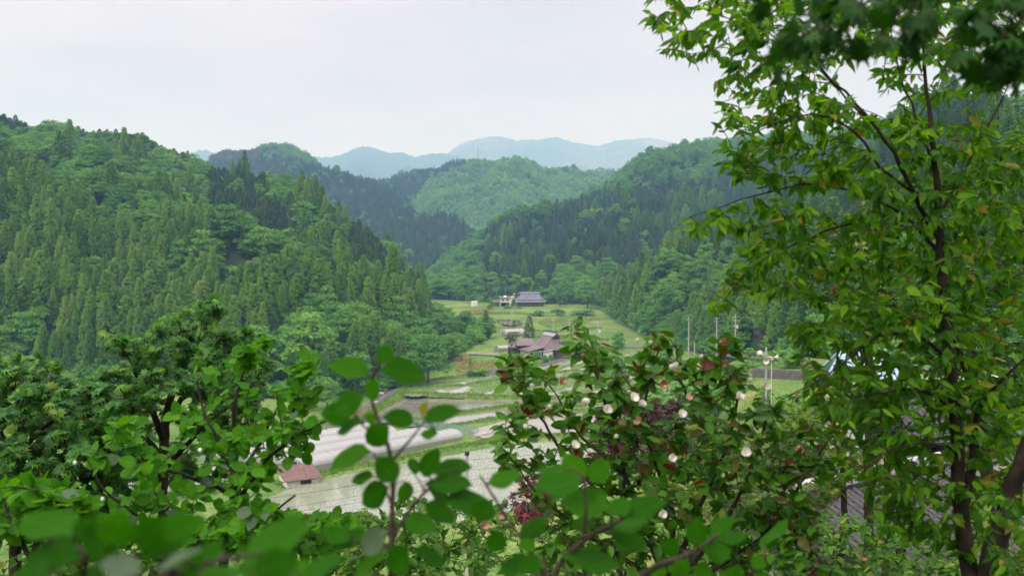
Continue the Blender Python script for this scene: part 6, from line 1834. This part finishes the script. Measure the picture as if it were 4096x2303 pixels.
# small light flowers of the gap-filling undergrowth: leaves low on the slope, uncountable
def undergrowth():
    q = np.random.default_rng(66)
    n = 22000
    d = 5.5 + 24 * q.uniform(0, 1, n) ** 1.3
    px = q.uniform(-100, 4200, n)
    x = (px - 2048) / F * d
    z = zg(x, d) + q.uniform(0, 1.1, n) * (.6 + .03 * d)
    pos = np.stack([x, d, z], 1)
    ok = ~((px > 3050) & (d > 14))
    pos = pos[ok]; n = len(pos)
    V, T, uv = TPL['oval'][0]
    Rm = frames(q.normal(size=(n, 3)) + [0, 0, .2], q.normal(0, .5, (n, 3)) + [0, -.3, 1])
    s = q.uniform(.10, .24, n) * (.6 + .03 * pos[:, 1])
    W = np.einsum('nij,vj->nvi', Rm, V) * s[:, None, None] + pos[:, None]
    m = len(V)
    link('undergrowth', mesh_np('undergrowth', W.reshape(-1, 3), (T[None] + (np.arange(n) * m)[:, None, None]).reshape(-1, 3), LM['bush'], uv=np.tile(uv, (n, 1)), rnd=np.repeat(q.uniform(0, 1, n), m), smooth_sh=True), kind='stuff')
undergrowth()

# ------------------------------------------------------------------ the tiled buildings at the right
TILE = mat_noise('grey_roof_tile', (.018, .019, .022), (.05, .052, .06), 2.5, .42, .4)
TILE_PALE = mat_noise('pale_ridge_tile', (.34, .34, .36), (.55, .55, .57), 3, .5, .4)
def half_pipe(r, ln, n=6):
    a = np.linspace(0, math.pi, n + 1)
    V = [(r * math.cos(t), y, r * math.sin(t)) for y in (0, ln) for t in a]
    V += [(r * .8 * math.cos(t), 0, r * .8 * math.sin(t)) for t in a]
    k = n + 1
    return V, [(i, i + 1, k + i + 1, k + i) for i in range(n)] + [(2 * k + i, 2 * k + i + 1, i + 1, i) for i in range(n)]
def tiled_roof(t, ridge_a, ridge_b, down, ln, limit, tw=.29, tl=.34):
    """One slope: rows of round cover tiles over a plain deck, running down from the ridge."""
    base = np.array(t.location)
    a, b = np.array(ridge_a, float), np.array(ridge_b, float)
    u = b - a; W = float(np.linalg.norm(u)); u /= W
    dn = np.array(down, float); dn /= np.linalg.norm(dn)
    nrm = np.cross(dn, u); nrm = nrm if nrm[2] > 0 else -nrm
    MB().slab([p - base for p in ((a, b, b + dn * ln, a + dn * ln) if np.cross(u, dn)[2] > 0 else (a, a + dn * ln, b + dn * ln, b))], .12).build('roof_deck', TILE, t)
    hv, hf = half_pipe(.1, tl + .03)
    fv = [(-.17, 0, .012), (.17, 0, .012), (.17, tl, .012), (-.17, tl, .012), (-.17, 0, -.03), (.17, 0, -.03), (-.17, 0, .045), (-.11, 0, .02), (.11, 0, .02), (.17, 0, .045)]
    tm = MB().add(hv, hf).add([(-.17, .0, .05), (.17, 0, .05), (.17, tl, .02), (-.17, tl, .02), (-.17, 0, .0), (.17, 0, .0)], [(0, 1, 2, 3), (4, 5, 1, 0)])
    me = tm.mesh('tile', TILE)
    Rm = np.eye(4); Rm[:3, 0] = np.cross(-dn, nrm); Rm[:3, 1] = -dn; Rm[:3, 2] = nrm
    cells = []
    nc, nr_ = int(W / tw), int(ln / tl)
    for i in range(nc):
        for j in range(nr_):
            p = a + u * (i + .5) * tw + dn * (j + 1) * tl + nrm * (.02 + .012 * ((i * 7 + j * 3) % 3))
            x, y, d = proj(p)
            cells.append((p, x, y, d))
    def rank(c):
        vis = 3350 < c[1] < 3950 and 1850 < c[2] < 2290
        return (0 if vis else 1 if -50 < c[1] < 4150 and c[2] < 2350 else 2, c[3])
    cells.sort(key=rank)
    mb = MB()
    for k, (p, *_r) in enumerate(cells):
        M = Rm.copy(); M[:3, 3] = p - base
        if k < limit:
            o = link('tile', me, t); o.matrix_basis = Matrix(M.tolist())
        else:
            v = np.array(tm.v) @ M[:3, :3].T + M[:3, 3]
            mb.add(v, tm.f)
    if mb.v: mb.build('tiles', TILE, t)['kind'] = 'stuff'
def ridge_tiles(t, a, b, r=.16):
    base = np.array(t.location); a = np.array(a, float) - base; b = np.array(b, float) - base
    u = b - a; ln = float(np.linalg.norm(u)); u /= ln; rz = math.atan2(u[1], u[0]) - math.pi / 2
    for z, w in ((.06, .42), (.17, .34), (.27, .28)):
        MB().box(tuple((a + b) / 2 + [0, 0, z]), (w, ln, .09), rz).build('ridge_course', TILE_PALE if z > .1 else TILE, t)
    hv, hf = half_pipe(r, .42)
    me = MB().add(hv, hf).mesh('ridge_tile', TILE_PALE)
    for k in range(int(ln / .4)):
        o = link('ridge_tile', me, t, tuple(a + u * k * .4 + [0, 0, .33])); o.rotation_euler = (0, .0, rz)

def big_roof():
    ra, rb = P(3130, 2006, 27.6), P(3640, 1905, 31.4)
    rb[2] = ra[2]
    t = thing('tiled_building', 'building with a big dark tiled roof and pale ridge at the lower right', 'building', (ra[0], ra[1], float(zg(ra[0], ra[1]))))
    u = (rb - ra)[:2] / np.linalg.norm((rb - ra)[:2]); v = np.array([u[1], -u[0]])
    rb2 = rb + np.array([*(u * 2.0), 0])
    dn = np.array([*(v * math.cos(R(24))), -math.sin(R(24))]); dn2 = np.array([*(-v * math.cos(R(24))), -math.sin(R(24))])
    tiled_roof(t, ra, rb2, dn, 6.2, 300)
    ridge_tiles(t, ra, rb2)
    base = np.array(t.location)
    q = [p - base for p in (ra, rb2, rb2 + dn2 * 5, ra + dn2 * 5)]
    MB().slab(q if np.cross(q[1] - q[0], q[3] - q[0])[2] > 0 else q[::-1], .12).build('rear_roof', TILE, t)
    mid = (ra + rb2) / 2 - base
    MB().box((mid[0], mid[1], mid[2] / 2 - 1.6), (float(np.linalg.norm((rb2 - ra)[:2])) - 1, 7.0, mid[2] - 2.2), math.atan2(u[1], u[0])).build('wall', PLASTER, t)
big_roof()

def white_house():
    c = P(3700, 1840, 42); zb = float(zg(c[0], c[1]))
    t = thing('plastered_house', 'white plastered building with dark timber posts behind the tiled roof', 'building', (c[0], c[1], zb), R(16))
    top = P(3600, 1745, 42)[2] - zb
    w = 5.6
    MB().box((0, 0, top / 2 - .2), (w, 4, top + .4)).build('wall', PLASTER, t)
    for x in (-2.7, -.95, .8, 2.6): MB().box((x, -2.03, top / 2), (.2, .1, top)).build('post', WOOD_DARK, t)
    MB().box((0, -2.04, top - .15), (w, .1, .25)).build('beam', WOOD_DARK, t)
    MB().slab([(-1.6, -2.08, top - 2.3), (2.6, -2.08, top - 2.3), (2.6, -2.08, top - .9), (.9, -2.08, top - .9)][::1], .05).build('panel', mat_noise('grey_plaster', (.26, .25, .23), (.36, .35, .33), 2, .9, .1), t)
    a = np.array([c[0], c[1], zb])
    rot = np.array([[math.cos(R(16)), -math.sin(R(16))], [math.sin(R(16)), math.cos(R(16))]])
    def W_(x, y, z): q = rot @ np.array([x, y]); return np.array([c[0] + q[0], c[1] + q[1], zb + z])
    r = thing('tiled_gate_roof', 'grey tiled upper roof with upturned ridge ends seen through the right tree', 'roof', (c[0], c[1], zb + top))
    ra, rb = W_(-4.0, 0, top + 2.0), W_(4.0, 0, top + 2.0)
    dn = W_(0, -1, 0) - W_(0, 0, 0); dn = np.array([dn[0], dn[1], -.5])
    tiled_roof(r, ra, rb, dn, 3.6, 160)
    ridge_tiles(r, ra, rb)
    base = np.array(r.location)
    d2 = np.array([-dn[0], -dn[1], -.5]); d2 /= np.linalg.norm(d2)
    q = [p - base for p in (ra, rb, rb + d2 * 3.6, ra + d2 * 3.6)]
    MB().slab(q if np.cross(q[1] - q[0], q[3] - q[0])[2] > 0 else q[::-1], .12).build('rear_roof', TILE, r)
    MB().box((0, 0, .4), (6.4, 2.2, 1.4), R(16)).build('gable_core', PLASTER, r)
    for s, p in ((-1, ra), (1, rb)):
        e = p - base
        MB().tube([e + [s * -.2, 0, .2], e + [s * .15, 0, .45], e + [s * .35, 0, .85]], [.2, .16, .06], 8).build('ridge_end', TILE_PALE, r)
white_house()
def gable_house():
    c = P(4060, 1880, 36); zb = float(zg(c[0], c[1]))
    t = thing('gabled_house', 'white gabled building at the right edge behind the thick stems', 'building', (c[0], c[1], zb), R(-25))
    h = P(4060, 1860, 36)[2] - zb
    MB().box((0, 0, h / 2 - .2), (4.4, 5, h + .4)).build('wall', PLASTER, t)
    MB().slab([(-2.2, -2.52, h), (2.2, -2.52, h), (0, -2.52, h + 1.3)], .1).build('gable', PLASTER, t)
    MB().slab([(-2.9, -3.0, h - .15), (0, -3.0, h + 1.5), (0, 3, h + 1.5), (-2.9, 3, h - .15)], .16).build('roof_slope', TILE, t)
    MB().slab([(0, -3.0, h + 1.5), (2.9, -3.0, h - .15), (2.9, 3, h - .15), (0, 3, h + 1.5)], .16).build('roof_slope', TILE, t)
    for x in (-2.1, -.7, .7, 2.1): MB().box((x, -2.54, h / 2 - .1), (.16, .1, h)).build('post', WOOD_DARK, t)
    MB().box((0, -2.55, h - .1), (4.4, .1, .2)).build('beam', WOOD_DARK, t)
gable_house()
def blue_house():
    c = P(3460, 1540, 92); zb = float(zg(c[0], c[1]))
    BLUE = mat_noise('blue_metal_roof', (.30, .44, .64), (.42, .56, .74), .6, .4, .4)
    t = thing('blue_roof_house', 'house with a bright blue ribbed roof seen through the right tree', 'house', (c[0], c[1], zb), R(-12))
    z0 = P(3460, 1530, 92)[2] - zb; z1 = P(3460, 1400, 92)[2] - zb
    z0 = max(z0, 1.5)
    MB().box((0, 2.5, z0 / 2 - .2), (6.0, 4.6, z0 + .4)).build('wall', CREAM, t)
    rf = MB().slab([(-3.9, -.6, z0 - .1), (3.6, -.6, z0 - .1), (2.2, 3.6, z1), (-1.6, 3.6, z1)], .14).build('roof_slope', BLUE, t)
    MB().slab([(-1.6, 3.6, z1), (2.2, 3.6, z1), (3.6, 7.4, z0), (-3.9, 7.4, z0)], .14).build('roof_slope', BLUE, t)
    rb_ = mat_noise('pale_blue_rib', (.40, .52, .72), (.50, .62, .80), 1, .4, .4)
    for k in range(9):
        f = (k + .5) / 9
        a = np.array([-3.9 + 7.5 * 0, -.6 + 4.2 * f, z0 - .1 + (z1 - z0 + .1) * f]); xa, xb = -3.9 + 2.3 * f, 3.6 - 1.4 * f
        MB().tube([(xa, a[1], a[2] + .02), (xb, a[1], a[2] + .02)], .05, 4).build('batten', rb_, rf)
    MB().tube([(.6, -1.2, -.5), (.6, -1.2, z0 + 2.2)], .1, 6).build('downpipe', WHITE, t)
blue_house()

# ------------------------------------------------------------------ the nearest sprigs: single leaves placed one by one
def sprig(name, label, stems, leaves, d, mats, cls, seed, root, junk=0):
    q = np.random.default_rng(seed)
    base = np.array([root[0], root[1], float(zg(*root))])
    t = thing(name, label, 'shrub', base)
    allp = []
    for k, (pn, st) in enumerate(stems):
        p = np.array([P(x, y, dd) for x, y, dd, r in st]); r = np.array([s[3] for s in st])
        if pn == 'trunk':
            p = np.concatenate([[base - [0, 0, .1], base + (p[0] - base) * .5 + [0, -.1, 0]], p]); r = np.concatenate([[r[0] * 1.5, r[0] * 1.25], r])
        dd = np.concatenate([[0], np.cumsum(np.linalg.norm(np.diff(p, axis=0), axis=1))])
        s = np.linspace(0, dd[-1], max(6, int(dd[-1] / .025)))
        pp = np.stack([np.interp(s, dd, p[:, i]) for i in range(3)], 1); rr = np.interp(s, dd, r)
        for _ in range(3): pp[1:-1] = (pp[:-2] + 2 * pp[1:-1] + pp[2:]) / 4
        V, Fq, _ = tube_np(pp - base, rr, 7)
        link(pn, mesh_np(pn, V, Fq, TWIG, smooth_sh=True), t)
        allp.append(pp)
    allp = np.concatenate(allp)
    LP, LD, LN, LS, LC = [], [], [], [], []
    pet = MB()
    for lf in leaves:
        bx, by, tx, ty = lf[:4]; w = lf[4]; dz = lf[5] if len(lf) > 5 else q.uniform(-.10, .10); c = lf[6] if len(lf) > 6 else 0
        a, b = P(bx, by, d + dz), P(tx, ty, d + dz + q.uniform(-.03, .03))
        ln = np.linalg.norm(b - a)
        # a leaf is about .76 as wide as long: where the photo shows it narrower it is turned edgeways
        turn = math.acos(min(1, max(.15, w / (ln * F / d * .74))))
        y = (b - a) / ln; tow = CAM - a; tow -= (tow @ y) * y; tow /= np.linalg.norm(tow)
        sd = np.cross(y, tow); sg = 1 if (sd * math.sin(turn) + tow * math.cos(turn))[2] >= (-sd * math.sin(turn) + tow * math.cos(turn))[2] else -1
        LP.append(a); LD.append(y); LN.append(tow * math.cos(turn) + sg * sd * math.sin(turn)); LS.append(ln); LC.append(c)
        j = int(np.argmin(((allp - a) ** 2).sum(1)))
        if np.linalg.norm(allp[j] - a) > .004:
            pet.tube([allp[j] - base, .5 * (allp[j] + a) - base + [0, 0, .006], a - base], [.0022, .0018, .0015], 4)
    if pet.v: pet.build('leaf_stalks', TWIG, t)['kind'] = 'stuff'
    LP, LD, LN, LS = map(np.array, (LP, LD, LN, LS))
    blade_out(t, name, TPL['ovate'], mats, LP, LD, LN, LS, q.uniform(0, 1, len(LP)), np.array(LC), 300, q)
    return t
NEAR = [LM['mag_near'], LM['mag_pale'], LM['tree_yellow']]
sprig('magnolia_sprig', 'blurred upright sprig of big round leaves rising in the middle', [
    ('trunk', [(1560, 2420, 2.05, .0070), (1562, 2250, 2.05, .0062), (1566, 2100, 2.05, .0058), (1574, 1950, 2.05, .0052), (1572, 1850, 2.05, .0047), (1555, 1780, 2.05, .0044), (1520, 1690, 2.05, .0040), (1482, 1610, 2.05, .0036), (1466, 1555, 2.05, .0034), (1490, 1490, 2.05, .003), (1530, 1440, 2.05, .0024)]),
    ('branch', [(1566, 2160, 2.05, .0045), (1620, 2060, 2.05, .004), (1690, 1965, 2.05, .0035), (1780, 1900, 2.05, .003), (1840, 1870, 2.05, .002)]),
    ('branch', [(1575, 1835, 2.05, .0034), (1620, 1780, 2.05, .0028), (1685, 1710, 2.05, .0020), (1700, 1680, 2.05, .0016)]),
    ('branch', [(1560, 1780, 2.05, .003), (1460, 1704, 2.05, .0025), (1450, 1700, 2.05, .002)]),
    ('branch', [(1574, 1890, 2.05, .003), (1500, 1830, 2.05, .0022)]), ('branch', [(1566, 2020, 2.05, .003), (1540, 1945, 2.05, .0022)])],
    [(1473, 1501, 1318, 1440, 95), (1512, 1450, 1570, 1380, 78), (1522, 1482, 1712, 1490, 122), (1470, 1588, 1520, 1522, 66), (1456, 1580, 1330, 1650, 95), (1412, 1652, 1283, 1655, 95), (1445, 1690, 1342, 1722, 58, -.05),
     (1460, 1655, 1512, 1690, 68), (1556, 1705, 1460, 1775, 105), (1655, 1690, 1536, 1655, 85), (1700, 1690, 1835, 1618, 74), (1692, 1660, 1698, 1612, 30, 0, 2), (1750, 1735, 1682, 1738, 42), (1490, 1810, 1305, 1850, 88), (1585, 1925, 1508, 1825, 108),
     (1496, 1905, 1400, 1918, 56), (1556, 1945, 1440, 2015, 108), (1690, 1900, 1750, 1800, 95), (1740, 1890, 1885, 1860, 85), (1720, 1940, 1890, 1930, 80), (1700, 1930, 1800, 2000, 70), (1640, 1930, 1600, 2010, 70), (1780, 1990, 1990, 2040, 95), (1700, 2010, 1820, 2090, 85),
     (1620, 2070, 1740, 2120, 80), (1550, 2120, 1430, 2210, 105, -.08, 1), (1470, 2140, 1330, 2170, 75), (1560, 2180, 1620, 2290, 95), (1400, 2160, 1285, 2120, 70), (1540, 2230, 1390, 2290, 90), (1650, 2210, 1800, 2240, 70), (1660, 1900, 1650, 1820, 60, .05)],
    2.05, NEAR, None, 301, (-.35, 1.75))
sprig('magnolia_sprig', 'blurred leafy sprigs crossing below the white flowered shrub', [
    ('trunk', [(2180, 2420, 2.0, .008), (2230, 2240, 2.0, .0066), (2330, 2160, 2.0, .0058), (2440, 2100, 2.0, .005), (2500, 2060, 2.0, .004), (2580, 2030, 2.0, .003)]),
    ('branch', [(2330, 2160, 2.0, .004), (2350, 2060, 2.0, .0035), (2345, 1960, 2.0, .003), (2330, 1900, 2.0, .0022)]),
    ('branch', [(2200, 2330, 2.0, .004), (2100, 2180, 2.0, .0036), (1990, 2010, 2.0, .003), (1920, 1900, 2.0, .002)])],
    [(2340, 1925, 2250, 1812, 125), (2360, 1925, 2440, 1840, 88), (2320, 1925, 2135, 1960, 88), (2260, 1880, 2140, 1880, 42), (2440, 2030, 2240, 1990, 130), (2440, 2060, 2520, 1990, 80), (2490, 2060, 2665, 2000, 92), (1950, 1930, 2095, 1905, 66),
     (1980, 2060, 1880, 2020, 90), (2080, 2150, 2200, 2080, 78), (2010, 2120, 1960, 2210, 105), (2080, 2160, 2140, 2200, 80), (2420, 2110, 2600, 2095, 62), (2450, 2130, 2590, 2210, 85), (2250, 2230, 2480, 2270, 85), (2160, 2230, 2080, 2290, 80), (2330, 2190, 2430, 2300, 90), (2120, 2230, 2000, 2290, 70), (2360, 2080, 2290, 2120, 60)],
    2.0, NEAR, None, 302, (.15, 1.7))
sprig('magnolia_sprig', 'blurred branch of round leaves at the bottom right of the middle', [
    ('trunk', [(2500, 2420, 2.1, .0085), (2570, 2275, 2.1, .0075), (2680, 2245, 2.1, .0068), (2758, 2221, 2.1, .0058), (2820, 2180, 2.1, .0045), (2870, 2140, 2.1, .003)]),
    ('branch', [(2860, 2420, 2.1, .006), (2990, 2330, 2.1, .005), (3060, 2220, 2.1, .003)])],
    [(2790, 2185, 2785, 2065, 118), (2840, 2150, 2945, 2075, 68), (2715, 2200, 2640, 2170, 86), (2810, 2200, 2920, 2215, 84), (2870, 2150, 2990, 2155, 52), (2750, 2235, 2690, 2330, 80), (2660, 2250, 2610, 2310, 60), (3040, 2190, 3120, 2140, 60), (3000, 2240, 3070, 2260, 90), (3060, 2180, 3160, 2080, 45, .05), (2960, 2330, 2900, 2270, 85), (3010, 2330, 3090, 2300, 70), (2780, 2260, 2850, 2320, 70)],
    2.1, NEAR, None, 303, (.55, 1.75))
sprig('magnolia_sprig', 'large strongly blurred leaves along the bottom left corner', [
    ('trunk', [(620, 2440, 1.15, .0085), (600, 2330, 1.15, .0072), (480, 2250, 1.15, .006), (330, 2200, 1.15, .0045), (180, 2160, 1.15, .003)]),
    ('branch', [(600, 2330, 1.15, .005), (760, 2270, 1.15, .004), (900, 2220, 1.15, .003), (1080, 2210, 1.15, .002)]),
    ('branch', [(300, 2440, 1.15, .005), (330, 2330, 1.15, .004), (350, 2200, 1.15, .003)])],
    [(300, 2130, 90, 2080, 130), (330, 2230, 20, 2270, 190), (300, 2160, 380, 2060, 120), (440, 2170, 500, 2050, 150), (470, 2200, 300, 2130, 120), (560, 2210, 650, 2070, 140), (640, 2180, 780, 2070, 140), (680, 2220, 590, 2140, 90), (720, 2300, 830, 2220, 100, 0, 0), (900, 2220, 780, 2190, 80), (960, 2260, 1260, 2120, 170), (1010, 2290, 1200, 2230, 130),
     (860, 2290, 640, 2260, 100), (560, 2290, 400, 2240, 100, -.1, 1), (640, 2262, 805, 2216, 40, -.1, 1), (1080, 2310, 1300, 2280, 110), (200, 2300, 40, 2340, 120), (420, 2310, 240, 2330, 110), (1200, 2310, 1380, 2250, 90), (760, 2330, 980, 2310, 90)],
    1.15, NEAR, None, 304, (-.55, .7))
